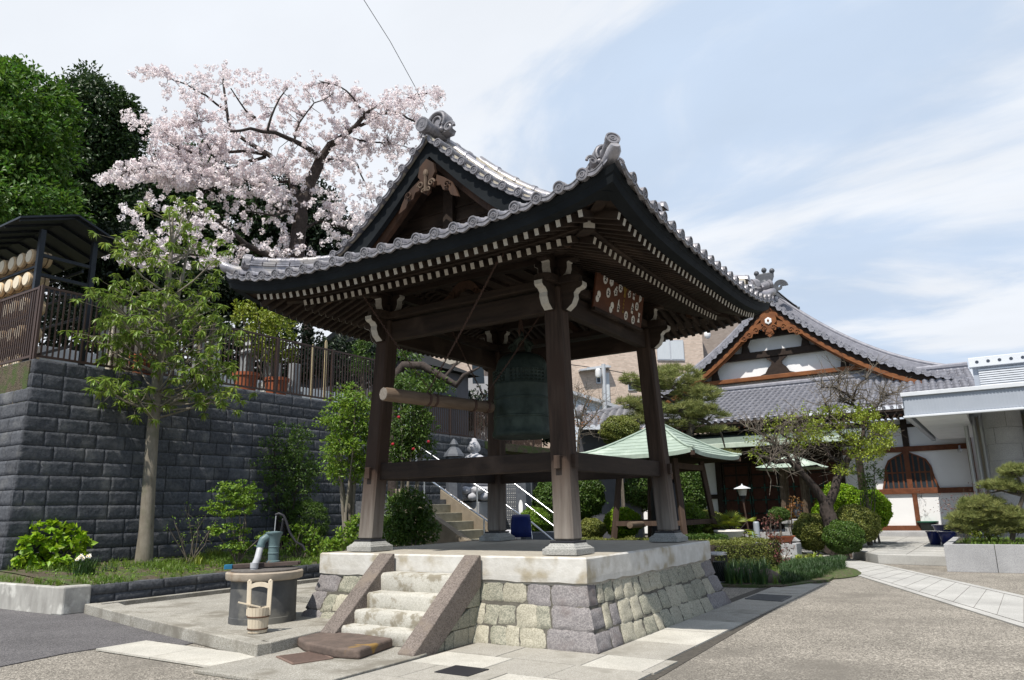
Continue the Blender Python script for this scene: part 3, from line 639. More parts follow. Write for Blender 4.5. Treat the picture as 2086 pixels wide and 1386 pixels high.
mb=MB(); mb.tube([(0,0,4.40),(0,-.06,4.52),(0,0,4.74)],.022,8); mb.tube([(0,0,4.40),(0,.06,4.52),(0,0,4.74)],.022,8); mb.build('hanging_hook','rust',bell,smooth=40)
# striking log and its chains
LA=np.array((-.66,-2.62,3.215)); LB=np.array((-.27,-.52,3.20)); ldir=(LB-LA)/np.linalg.norm(LB-LA)
beam_=thing('striking_log','weathered log with flattened sides hung on rusty chains to strike the bell','striking log',(LA+LB)/2)
mb=MB(); mb.tube([LA,LA+ldir*.03,LB-ldir*.02,LB],[.093,.10,.092,.088],8); mb.build('log_body','log',beam_,smooth=50)
mb=MB(); mb.lathe([(.094,-.0),(.088,.004)],LA,8,-ldir); mb.lathe([(.085,0),(.08,.004)],LB,8,ldir); mb.build('cut_end','log_end',beam_)
mb=MB()
for t in (.80,.93,1.72,2.02): c=LA+ldir*t; mb.tube([c-ldir*.02,c+ldir*.02],.104,12)
mb.build('iron_band','rust',beam_,smooth=40)
def chain(mb,a,b,l=.052,r=.0055,sag=0.):
    a=np.array(a,float);b=np.array(b,float);n=max(2,int(np.linalg.norm(b-a)/(l*.74))); d=(b-a)/np.linalg.norm(b-a); x=np.cross(d,(0,0,1)); x/=np.linalg.norm(x)+1e-9; y=np.cross(x,d)
    for i in range(n):
        c=a+(b-a)*(i+.5)/n+np.array((0,0,-sag*math.sin(math.pi*(i+.5)/n))); w=x if i%2 else y
        P=[c+d*(l/2-.012)*math.cos(t)*1.15+w*.013*math.sin(t) for t in np.linspace(0,2*math.pi,9)]; mb.tube(P,r,4,cap=False)
for t,A in ((.84,[(-1.25,-2.55,4.86),(1.35,-2.60,4.86)]),(1.98,[(-1.25,-.45,4.9),(.9,-.45,4.9)])):
    c=LA+ldir*t+np.array((0,0,.10)); mb=MB(); P=[c+np.array((0,0,.03))+np.array((math.cos(a),0,math.sin(a)))*.032 for a in np.linspace(0,2*math.pi,12)]; mb.tube(P,.008,5)
    for q in A: chain(mb,c+np.array((0,0,.06)),q,sag=.03)
    for q in A: P=[np.array(q)+np.array((math.cos(a),0,math.sin(a)))*.035 for a in np.linspace(0,2*math.pi,12)]; mb.tube(P,.008,5)
    mb.build('chain','rust',beam_)
mb=MB(); mb.tube([LA+ldir*.84+np.array((0,0,-.1)),LA+ldir*.86+np.array((.02,0,-.35)),LA+ldir*.9+np.array((-.02,0,-.0))+np.array((0,0,-.55))],.007,5)
# signboard
sb_c=[PX(1222,547,1.83),PX(1316,592,1.83),PX(1299,666,1.73),PX(1201,613,1.73)]
q=np.array(sb_c); cen=q.mean(0); y0=(q[0][1]+q[3][1])/2;y1=(q[1][1]+q[2][1])/2; zt=(q[0][2]+q[1][2])/2; zb=(q[2][2]+q[3][2])/2
v=np.array((.10,0,zt-zb)); H_=np.linalg.norm(v); v/=H_; u=np.array((0,1.,0)); n_=np.cross(u,v); 
if n_[0]<0: n_=-n_
o=np.array((1.74,(y0+y1)/2,(zt+zb)/2))+v*0; o[0]=1.79; o[2]-=.05; W_=y1-y0
mat('sign_wood',(.12,.045,.022),(.06,.022,.012),6,.6,.002,18,stretch=(1,.2,1)); mat('sign_white',(.66,.65,.62),None,30,.7); mat('ink',(.02,.018,.018),None,5,.7); mat('gold',(.48,.33,.08),(.3,.2,.05),10,.4,metal=.5)
sign=thing('donor_signboard','brown wooden board of white crests leaning out under the right eave','signboard',o-v*H_/2)
mb=MB(); mb.prism([(-W_/2,-H_/2),(W_/2,-H_/2),(W_/2,H_/2),(-W_/2,H_/2)],o-n_*.035,u,v,n_*.035); mb.build('board','sign_wood',sign,bevel=.005)
mb=MB(); mb.beam(o-u*W_/2-v*(H_/2+.02),o+u*W_/2-v*(H_/2+.02),.06,.05); mb.build('board_rail','wood_y',sign)
def circ(r,n=16,a=1.,b=1.,ph=0): return [(r*a*math.cos(2*math.pi*k/n+ph),r*b*math.sin(2*math.pi*k/n+ph)) for k in range(n)]
star=lambda r,n,q: [((r if k%2 else r*q)*math.cos(math.pi*k/n),(r if k%2 else r*q)*math.sin(math.pi*k/n)) for k in range(2*n)]
# crest outline kinds placed as they stand on the board (u,v in board fractions, size)
CR=[('c',-.335,.325,.085),('h',-.215,.34,.075),('c',-.025,.31,.08),('c',-.255,.02,.08),('s',-.115,.13,.07),('d',-.44,-.20,.085),('d',-.17,-.31,.085),('v',-.03,-.22,.085),('s',.17,.26,.06),('p',.27,.33,.085),('q',.42,.33,.085),('p',.26,-.07,.08),('c',.355,.05,.075),('c',.14,-.33,.075),('c',.30,-.35,.075),('x',.42,-.22,.08)]
CRN=[];im=MB()
def pl2(mb,pl,cx,cy,off,mi=0):
    n=len(pl); c=o+u*cx+v*cy
    vs=[c+n_*off]+[c+u*a+v*b+n_*off for a,b in pl]+[c+u*a+v*b+n_*(.0005) for a,b in pl]
    mb.add(vs,[(0,1+k,1+(k+1)%n) for k in range(n)]+[(1+k,1+n+k,1+n+(k+1)%n,1+(k+1)%n) for k in range(n)],mi)
def stroke(cx,cy,a,b,w=.008):
    a=np.array(a);b=np.array(b);d=(b-a)/np.linalg.norm(b-a);p=np.array((-d[1],d[0]))*w/2; pl2(im,[tuple(q-(a+b)/2) for q in (a-p,b-p,b+p,a+p)],cx+(a[0]+b[0])/2,cy+(a[1]+b[1])/2,.0075)
sc=H_
for k,fx,fy,r in CR:
    cx,cy=fx*W_,fy*H_; R=r*1.42*sc*1.0; wm=MB(); im=MB()
    if k=='c': pl2(wm,circ(R,20,.95,1.1),cx,cy,.005)
    elif k=='h': pl2(wm,circ(R*1.1,6,1,1.1,.52),cx,cy,.005)
    elif k=='s': pl2(wm,star(R*1.15,5,.72),cx,cy,.005); pl2(wm,circ(R*.35,10),cx+R*.35,cy+R*1.3,.005)
    elif k=='d': pl2(wm,circ(R*.75,14),cx+R*.3,cy+R*.55,.005); pl2(wm,circ(R*.7,14),cx-R*.2,cy-R*.45,.006)
    elif k=='v': pl2(wm,[(-.25*R,1.5*R),(0,1.8*R),(.1*R,.8*R),(.6*R,.4*R),(.3*R,-.9*R),(-.5*R,-1.*R),(-.5*R,.3*R)][::-1],cx,cy,.005)
    elif k=='p': pl2(wm,[(-.5*R,-1.1*R),(.45*R,-1.2*R),(.35*R,-.3*R),(.6*R,.3*R),(.3*R,1.2*R),(-.1*R,1.4*R),(-.4*R,.5*R),(-.6*R,0)],cx,cy,.005)
    elif k=='q': pl2(wm,[(-.6*R,-1.2*R),(.5*R,-.5*R),(.6*R,1.0*R),(-.3*R,1.3*R),(-.6*R,.0)],cx,cy,.005)
    elif k=='x': pl2(wm,[(-.6*R,-1.2*R),(.6*R,-1.1*R),(.25*R,0),(.6*R,1.1*R),(-.5*R,1.2*R),(-.2*R,0)],cx,cy,.005)
    rs=random.Random(int(fx*1000)+7)
    if k in 'cspv':
        stroke(cx,cy,(-R*.5,R*.25),(R*.5,R*.2),.012); stroke(cx,cy,(0,R*.6),(0,-R*.55),.012); stroke(cx,cy,(-R*.4,-R*.3),(R*.4,-R*.35),.010); stroke(cx,cy,(-R*.05,0),(-R*.45,-R*.6),.009); stroke(cx,cy,(R*.05,0),(R*.45,-R*.6),.009)
    else: pl2(im,circ(R*.2,6),cx,cy,.0075)
    cb=wm.build('crest','sign_white',sign); im.build('crest_mark','ink',cb)
gm=MB(); cx,cy=.075*W_,.26*H_; 
for a in (-.5,-.25,0,.25,.5): pl2(gm,[(math.sin(a)*.02-.008,.0),(math.sin(a)*.02+.008,0),(math.sin(a)*.12+.008,.11),(math.sin(a)*.12-.010,.11)],cx,cy-.03,.006)
pl2(gm,circ(.04,10),cx,cy-.05,.007)
for k in range(4):
    yy=.04*H_-k*.055*1.1; 
    pl2(gm,[(-.022,-.004),(.022,-.004),(.022,.004),(-.022,.004)],cx-.01,yy,.006); pl2(gm,[(-.004,-.024),(.004,-.024),(.004,.024),(-.004,.024)],cx-.01,yy,.006); pl2(gm,[(-.018,-.004),(.018,-.004),(.018,.004),(-.018,.004)],cx-.01,yy-.018,.006)
gm.build('gold_lettering','gold',sign)
# ------------------------------------------------------------------ stone platform
plat=thing('stone_platform','square stone platform with a pale plastered coping under the bell tower','stone platform',(0,0,0))
mb=MB(); K=2.225
def cap(mb,a,b,z0,z1): mb.b2((a[0],a[1],z0),(b[0],b[1],z1))
P=[]
for z,h in ((.735,K+.0),(.80,K+.005),(1.01,K+.003),(1.03,K-.018)):
    row=[]
    for (i0,j0),(i1,j1) in (((-1,-1),(1,-1)),((1,-1),(1,1)),((1,1),(-1,1)),((-1,1),(-1,-1))):
        for t in np.linspace(0,1,24)[:-1]:
            jz=random.uniform(-.012,.012) if z<.74 else random.uniform(-.003,.003)
            row.append(((i0+(i1-i0)*t)*(h+jz*.3),(j0+(j1-j0)*t)*(h+jz*.3),z+jz))
    row.append(row[0]); P.append(row)
mb.grid(P); mb.build('coping','plaster_cap',plat)
mb=MB(); mb.b2((-K+.02,-K+.02,.7),(K-.02,K-.02,1.024)); mb.build('platform_floor','floor_top',plat)
def wh(z): return 2.215+.245*(max(0,1-z/.75))**1.25
ROWS=[(0.,.225),(.225,.475),(.475,.75)]
core=MB(); P=[]
for z in np.linspace(-.02,.75,8):
    h=wh(z)-.035; P.append([(-h,-h,z),(h,-h,z),(h,h,z),(-h,h,z),(-h,-h,z)])
core.grid(P); core.build('mortar_core','mortar_dark',plat)
fm=(lambda a,h,z:(a*h,-h,z), lambda a,h,z:(h,a*h,z), lambda a,h,z:(-a*h,h,z), lambda a,h,z:(-h,-a*h,z))
sts=MB(); rs=random.Random(11)
def nz3(p,q): return math.sin(p[0]*q*1.7+p[2]*q)*math.cos(p[1]*q*1.3-p[2]*q*.7)
for fi,fmap in enumerate(fm):
    wob={}
    for ri,(z0,z1) in enumerate(ROWS):
        cuts=[-1.]; x=-1+rs.uniform(.10,.2)
        first=True
        while x<1-.13:
            cuts.append(x); x+=rs.uniform(.075,.17)
        cuts.append(1.)
        for i,(a,b) in enumerate(zip(cuts[:-1],cuts[1:])):
            corner=(i==0 or i==len(cuts)-2)
            g=.003; nu,nv=max(5,int((b-a)*40)),7; dz0=rs.uniform(-.02,.02)*(ri>0); dz1=rs.uniform(-.02,.02)*(ri<2)
            sk0,sk1=rs.uniform(-.008,.008),rs.uniform(-.008,.008); P=[]; bul=rs.uniform(.006,.014); seed=rs.uniform(0,50)
            for jv in range(nv+1):
                t=jv/nv; row=[]
                for iu in range(nu+1):
                    s_=iu/nu; e=max(0,1-min(s_,1-s_)*(b-a)*2.2/.02) if True else 0; e2=max(0,1-min(t,1-t)*(z1-z0)/.018)
                    ea=0 if (i==0 and s_<.5) or (i==len(cuts)-2 and s_>.5) else e
                    z=z0+dz0+(z1+dz1-z0-dz0)*t; z=z+(g if t==0 else (-g if t==1 else 0)); z+= (1-2*t)*.012*(1-abs(2*s_-1)**4)*0
                    aa=a+(b-a)*s_; aa+=(sk0+(sk1-sk0)*t)*(1 if 0<i<len(cuts)-2 else 0); aa+=(g*.45 if s_==0 and i>0 else (-g*.45 if s_==1 and i<len(cuts)-2 else 0))
                    # rounded corners
                    cc=(abs(2*s_-1)**6)*(abs(2*t-1)**6); z+=(1 if t<.5 else -1)*.008*cc
                    h=wh(z)-.035+(bul+.012)*(1-max(ea,e2)**2)+ (0 if (s_ in (0,1) and ea==0 and (i in (0,len(cuts)-2))) else .007*math.sin(aa*31+seed)*math.cos(z*37+seed*2)+.004*math.sin(aa*71+z*53+seed))
                    if (i==0 and s_==0) or (i==len(cuts)-2 and s_==1): h=wh(z)-.035+.032*(1-e2**2)
                    row.append(fmap(aa*1.0,h,z))
                P.append(row)
            m=2 if corner or rs.random()<.06 else (0 if rs.random()<.5 else 1)
            if fi==0 and ri==2 and .55<a<.95 : m=2
            sts.grid(P,m)
sts.build('rubble_stone',['stone_green','stone_buff','stone_purple'],plat,smooth=50)
# steps and slanting cheeks on the front
st=MB(); xl,xr=-.80,.52
for z0,z1,ya,yb,xa,xb in ((.58,.80,-2.52,-2.25,-.74,.50),(.38,.58,-2.78,-2.26,-.78,.50),(.22,.39,-3.0,-2.27,-.80,.50),(.10,.225,-3.22,-2.27,-.84,.50)):
    n=14; P=[]
    for y,z in ((ya+.02,z0-.05),(ya+.0,z0+.0),(ya-.01,z1-.03),(ya+.02,z1),(yb,z1+.004)):
        P.append([(xa+(xb-xa)*i/n,y+random.uniform(-.008,.008),z+random.uniform(-.005,.005)) for i in range(n+1)])
    st.grid(P)
st.build('step','step_stone',plat,smooth=60)
for x0,x1,yf,zf,yt in ((.50,.74,-3.56,.0,-2.26),(-.98,-.72,-3.45,.0,-2.26)):
    mb=MB(); pl=[(yt,1.035),(yt-.04,1.04),(yf,zf+.06),(yf+.0,zf-.02),(yf+.36,-.02),(yt,.66)]
    fl=MB(); rs=random.Random(int(x0*10))
    for r_,(za,zb) in enumerate(((0,.2),(.2,.42),(.42,.66))):
        y=yt
        while y>yf+.4:
            w=rs.uniform(.17,.3); zm=lambda yy: .66-(yt-yy)*(.68/(yt-yf-.36)); y2=max(y-w,yf+.36); t0=min(zb,zm(y))-.003; t1=min(zb,zm(y2))-.003
            if t0>za+.02: t1=max(t1,za+.003); q=[(y2+.004,za+.003),(y-.004,za+.003),(y-.004,t0),(y2+.004,t1)]; fl.prism(q,(x0+.02,0,0),(0,1,0),(0,0,1),(x1-x0-.035-rs.uniform(0,.012),0,0),rs.choice((0,0,1)))
            y=y2-1e-4
    fl.build('cheek_rubble',['stone_green','stone_buff'],plat,bevel=.012)
    mb.prism(pl,(x0,0,0),(0,1,0),(0,0,1),(x1-x0,0,0)); mb.build('stair_cheek','stone_cheek',plat,bevel=.012)
# ================================================================== ground
g=MB(); g.add([(-250,-60,0),(250,-60,0),(250,400,0),(-250,400,0)],[(0,1,2,3)]); struct('ground',g,'aggregate')
g=MB(); poly(g,[(-3.13,-4.16),(-3.3,-4.55),(-3.35,-5.2),(-3.19,-5.98),(-5,-7.6),(-12,-12),(-40,-14),(-40,-3.2),(-7.2,-3.2),(-7.0,-2.9),(-4.6,-3.4),(-2.6,-3.9),(-2.5,-4.2)],.012,t=.012); struct('asphalt_road',g,'asphalt')
def slabs(name,A,U,Vv,nu,nv,m,z=.02,t=.02,gap=.006,jit=0.,stag=.5,label=None,mats=None,uvar=.0,seed=1,clip=None):
    """paving of separate slabs laid from corner A along U and V"""
    rs=random.Random(seed); mb=MB(); A=np.array((*A[:2],0.),float);U=np.array(U,float);Vv=np.array(Vv,float); lu,lv=np.linalg.norm(U),np.linalg.norm(Vv); u=U/lu; v=Vv/lv; dv=lv/nv
    for j in range(nv):
        x=-(lu/nu)*stag*(j%2); 
        while x<lu-.02:
            w=(lu/nu)*(1+rs.uniform(-uvar,uvar)); a=max(0,x); b=min(lu,x+w); x+=w
            if b-a<.05: continue
            dz=rs.uniform(-.002,.002)
            P=[A+u*(a+gap)+v*(j*dv+gap),A+u*(b-gap)+v*(j*dv+gap),A+u*(b-gap)+v*((j+1)*dv-gap),A+u*(a+gap)+v*((j+1)*dv-gap)]
            lo_=[np.array((p[0],p[1],z-t)) for p in P]; hi_=[np.array((p[0],p[1],z+dz)) for p in P]
            mb.hexa(lo_+hi_,rs.choice(range(len(m))) if isinstance(m,list) else 0)
    return struct(name,mb,m)
mat('joint',(.10,.09,.075),(.05,.045,.04),20,.95)
speckle('granite_pave_dim',(.25,.235,.20),(.36,.34,.30),(.45,.43,.39),150,.85,.002,(.26,.245,.21),1.4,(.45,.65))
g=MB(); poly(g,[(.75,-5.6),(3.45,-3.6),(3.05,6.1),(2.2,6.1),(2.2,-2.2),(.5,-2.2)],.006,t=.006); struct('pavement_bed',g,'joint')
slabs('front_pavement',(.80,-5.0),(2.55,0,0),(0,2.6,0),3,4,['granite_pave','granite_pave_dim'],.022,stag=.4,uvar=.25,seed=3)
slabs('side_pavement',(2.43,-2.4),(.78,0,0),(-.02,8.5,0),1,9,['granite_pave','granite_pave_dim'],.022,stag=0,seed=4)
g=MB(); g.b2((1.40,-4.02,.02),(1.82,-3.66,.03)); tag(g.build('manhole_cover','iron'),'dark square iron cover set in the pale slabs before the steps','manhole cover')
def grate(P,z,n,label,gm='grate_rust'):
    P=[np.array((p[0],p[1],z)) for p in P]; t=thing('drain_grate',label,'drain grate',np.mean(P,0)); mb=MB(); 
    for a,b in zip(P,P[1:]+P[:1]): mb.beam(a,b,.025,.012)
    mb.build('grate_frame',gm,t); mb=MB()
    for i in range(1,n): 
        s_=i/n; mb.beam(P[0]+(P[3]-P[0])*0+(P[1]-P[0])*s_,P[3]+(P[2]-P[3])*s_,.020 if n<20 else .010,.01)
    mb.build('grate_bars',gm,t); mb=MB(); mb.add([p-np.array((0,0,.006)) for p in P],[(0,1,2,3)]); mb.build('pit_shade_sheet','black_paint',t)  # flat black sheet paints in the shade below the bars
grate([(-.62,-4.30),(-.12,-4.50),(.02,-4.08),(-.46,-3.88)],.05,10,'rusty slotted drain grate in the concrete apron before the stone steps')
mat('grate_grey',(.12,.12,.12),(.09,.09,.09),20,.6)
grate([(2.50,3.05),(3.12,2.95),(3.10,3.72),(2.50,3.82)],.03,30,'flat grey grating set in the shaded paving beside the platform','grate_grey')
slabs('stone_apron',(-3.2,-4.93),(2.3,0,0),(0,.66,0),2,1,'granite_pave',.03,stag=0,seed=5)
g=MB(); poly(g,[(-.9,-5.15),(.78,-5.1),(.78,-3.5),(.5,-2.3),(-1.1,-2.3),(-.87,-4.28)],.042,t=.042); struct('concrete_apron',g,'concrete_agg',bevel=.01)
# slabs at the foot of the steps
def rock(name,m,c,r,n=16,k=10,amp=.16,parent=None,flat=None,seed=0):
    rs=random.Random(seed+int(c[0]*100)); mb=MB(); mb.ell((0,0,0),(1,1,1),n,k); V=np.array(mb.v); f1,f2=rs.uniform(1.5,2.5),rs.uniform(3,5); ph=[rs.uniform(0,6) for _ in range(6)]
    d=amp*(np.sin(V[:,0]*f1+ph[0])*np.cos(V[:,1]*f1+ph[1])+.5*np.sin(V[:,1]*f2+ph[2]+V[:,2]*f1)*np.cos(V[:,0]*f2+ph[3])); V=V*(1+d[:,None])
    V=V*np.array(r)+np.array(c); 
    if flat is not None: V[:,2]=np.minimum(V[:,2],flat+.02*(V[:,2]-flat))
    mb.v=[tuple(p) for p in V]; return mb.build(name,m,parent,smooth=60)
mat('step_old',(.16,.12,.10),(.09,.07,.06),6,.9,.012,22,c3=(.26,.16,.05),s3=2.4,t3=(.66,.72))
g=MB(); P=[]; 
o_=[(-1.15,-3.62),(-.62,-3.92),(.0,-4.05),(.33,-3.98),(.16,-3.25),(-.5,-3.18),(-1.05,-3.3)]
g.prism([(a,b) for a,b in o_],(0,0,.04),(1,0,0),(0,1,0),(0,0,.11)); tag(g.build('step_slab','step_old',bevel=.03,seg=3),'rough brown weathered stone slab lying at the foot of the platform steps','stone slab')
g=MB(); g.prism([(-.98,-3.12),(-.2,-3.17),(.48,-3.2),(.48,-2.9),(-.9,-2.9)],(0,0,.04),(1,0,0),(0,1,0),(0,0,.105)); struct('step_landing',g,'step_stone',bevel=.01)
# well pad with raised rim
F0=(-.87,-4.27); 
padout=[F0,(-1.04,-2.95),(-1.0,-2.2),(-2.1,-2.2),(-2.1,3.2),(-6.35,3.2),(-6.35,-2.75),(-6.95,-2.55),(-6.95,-2.95)]
g=MB(); poly(g,padout,.14,t=.14); struct('well_pavement',g,'concrete_agg',bevel=.008)
g=MB()
for a,b in (((-.87,-4.27),(-4.6,-3.52)),((-4.6,-3.52),(-6.98,-3.0)),((-.95,-4.2),(-1.12,-2.95))):
    a=np.array((*a,.085));b=np.array((*b,.085)); g.beam(a,b,.19,.165)
struct('well_kerb',g,'concrete_agg',bevel=.012)
g=MB(); g.b2((-6.99,-2.9,.0),(-6.86,3.2,.16)); struct('channel_kerb',g,'concrete_agg',bevel=.01)
g=MB(); g.b2((-3.9,-1.2,.14),(-2.1,2.6,.24)); struct('well_step',g,'concrete_agg',bevel=.01)
# ------------------------------------------------------------------ well
wc=np.array((-2.56,-2.95,.14))
mat('well_concrete',(.10,.10,.10),(.06,.062,.065),4,.75,.003,30,c3=(.15,.145,.13),s3=3); mat('well_lip',(.40,.34,.27),(.29,.25,.20),6,.8,.003,30,c3=(.27,.2,.14),s3=3); mat('well_lid',(.09,.08,.075),(.14,.13,.12),20,.9,.006,50)
mat('lid_beam',(.10,.075,.065),(.06,.045,.04),8,.8,.004,25,stretch=(.2,1,1)); mat('blue_end',(.02,.16,.30),(.015,.11,.2),8,.5)
well=thing('water_well','round dark concrete well with a pale lip and covered top near the steps','well',wc)
mb=MB(); mb.lathe([(.455,0),(.455,.08),(.450,.085),(.450,.60)],wc,48); mb.build('well_ring','well_concrete',well,smooth=40)
mb=MB(); mb.lathe([(.44,.56),(.515,.575),(.525,.59),(.53,.665),(.515,.68),(.46,.68)],wc,48); mb.build('well_lip','well_lip',well,smooth=40)
mb=MB(); mb.lathe([(.46,.682),(.46,.70),(.44,.71)],wc,40); mb.build('lid','well_lid',well,smooth=40)
rtv=np.array((math.cos(.5722),-math.sin(-.5722)*1,0)); rx=np.array((.84,.54,0)); fx_=np.array((-.54,.84,0))
mb=MB(); a=wc-rx*.46-fx_*.05+np.array((0,0,.745)); b=wc+rx*.44+fx_*.12+np.array((0,0,.765)); mb.beam(a,b,.10,.055); mb.beam(a+fx_*.16,b+fx_*.10,.10,.05); mb.build('lid_plank','lid_beam',well,bevel=.006)
mb=MB(); mb.beam(a-(b-a)*.10-fx_*.02,a+(b-a)*.02-fx_*.02,.106,.062); mb.build('painted_plank_end','blue_end',well,bevel=.004)
mat('pump_paint',(.13,.19,.20),(.09,.14,.15),6,.4,.002,40,c3=(.22,.11,.05),s3=5,t3=(.62,.7)); mat('pipe_grey',(.42,.43,.45),(.34,.35,.37),6,.4)
pc=wc+rx*.07+fx_*.12+np.array((0,0,.78))
pump=thing('hand_pump','old grey-green cast iron hand pump on the well lid','hand pump',pc)
mb=MB(); mb.lathe([(.10,0),(.10,.02),(.075,.03),(.075,.12),(.082,.125),(.082,.135),(.075,.14),(.075,.21),(.082,.215),(.082,.225),(.076,.23),(.088,.34),(.115,.40),(.12,.405),(.12,.425),(.1,.43),(.02,.44)],pc,28); mb.build('pump_body','pump_paint',pump,smooth=45)
mb=MB(); sp=pc-rx*.16-fx_*.10; mb.tube([pc+np.array((0,0,.36)),pc-rx*.08-fx_*.04+np.array((0,0,.365)),pc-rx*.14-fx_*.08+np.array((0,0,.32)),sp+np.array((0,0,.24))],[.05,.056,.056,.052],16); mb.tube([sp+np.array((0,0,.25)),sp+np.array((0,0,.22))],.062,16); mb.build('spout_elbow','pump_paint',pump,smooth=60)
mb=MB(); sq=sp-fx_*.22; mb.tube([sp+np.array((0,0,.23)),sp*.5+sq*.5+np.array((0,0,.06)),sq+np.array((0,0,-.02))],[.047,.047,.047],16); mb.tube([sq+np.array((0,0,.0)),sq+np.array((0,0,-.06)),sq+np.array((0,0,-.26))],[.052,.05,.05],16); mb.tube([sq+np.array((0,0,.02)),sq+np.array((0,0,-.05))],.056,16); mb.build('spout_pipe','pipe_grey',pump,smooth=60)
mb=MB(); mb.tube([pc+np.array((0,0,.42)),pc+rx*.01+np.array((0,0,.66))],.008,8); mb.build('pump_rod','steel',pump)
mb=MB(); mb.tube([pc+np.array((0,0,.67)),pc+rx*.05+np.array((0,0,.69)),pc+rx*.12+np.array((0,0,.66)),pc+rx*.17+np.array((0,0,.56)),pc+rx*.22+np.array((0,0,.42)),pc+rx*.32+np.array((0,0,.28)),pc+rx*.42+np.array((0,0,.23)),pc+rx*.46+np.array((0,0,.16))],[.018,.018,.018,.02,.017,.015,.016,.02],10); mb.build('pump_handle','iron',pump,smooth=60)
mb=MB(); 
for sg in (-1,1): mb.tube([pc+rx*.09+fx_*.02*sg+np.array((0,0,.40)),pc+rx*.12+fx_*.02*sg+np.array((0,0,.60))],.009,6)
mb.ell(pc+rx*.12+np.array((0,0,.60)),(.02,.03,.02),8,6); mb.build('handle_bracket','iron',pump,smooth=60)
mat('bucket_wood',(.64,.56,.44),(.52,.44,.33),10,.7,.003,30,stretch=(1,1,.1),c3=(.28,.19,.12),s3=3,t3=(.62,.75)); mat('hoop',(.09,.05,.03),None,8,.7)
bc=np.array((-1.72,-3.70,.15))
bk=thing('well_bucket','small pale wooden well bucket with dark hoops and a tall handle','bucket',bc)
mb=MB(); n=20
for k in range(n):
    a0=2*math.pi*k/n+.01; a1=2*math.pi*(k+1)/n-.01; P=[]
    for r,z in ((.118,0),(.138,.30)): P+=[(bc[0]+(r-.016)*math.cos(a0),bc[1]+(r-.016)*math.sin(a0),bc[2]+z),(bc[0]+r*math.cos(a0),bc[1]+r*math.sin(a0),bc[2]+z),(bc[0]+r*math.cos(a1),bc[1]+r*math.sin(a1),bc[2]+z),(bc[0]+(r-.016)*math.cos(a1),bc[1]+(r-.016)*math.sin(a1),bc[2]+z)]
    mb.hexa(P)
mb.lathe([(.115,.02),(.115,.03)],bc,20); mb.build('bucket_staves','bucket_wood',bk)
mb=MB()
for z,r in ((.045,.122),(.19,.132)):
    mb.tube([bc+np.array((r*math.cos(t),r*math.sin(t),z)) for t in np.linspace(0,2*math.pi,25)],.010,6,cap=False)
mb.build('hoop','hoop',bk,smooth=60)
mb=MB()
for sg in (-1,1):
    c=bc+rx*sg*.125; mb.beam(c+np.array((0,0,.20)),c+rx*sg*.01+np.array((0,0,.62)),.028,.055,upv=rx); mb.ell(c+rx*sg*.01+np.array((0,0,.62)),(.02,.02,.02),8,6)
    mb.tube([c+rx*sg*.0+np.array((0,0,.54)),c+rx*sg*.035+np.array((0,0,.54))],.012,8); mb.tube([c+rx*sg*.0+np.array((0,0,.27)),c+rx*sg*.03+np.array((0,0,.27))],.010,8)
mb.build('handle_upright','bucket_wood',bk,bevel=.004)
mb=MB(); ar=[(-.125,.52),(.125,.52),(.125,.57),(.06,.60),(-.06,.60),(-.125,.57)]; mb.prism([(-.125,.52),(-.06,.545),(0,.552),(.06,.545),(.125,.52),(.125,.575),(.06,.60),(0,.605),(-.06,.60),(-.125,.575)],bc-fx_*.015,rx,(0,0,1),fx_*.03); mb.build('handle_bar','bucket_wood',bk)
mb=MB(); mb.beam(bc-rx*.25+np.array((0,0,.37))-fx_*.05,bc+rx*.02+np.array((0,0,.30)),.022,.016); mb.build('dipper_stick','bucket_wood',bk)
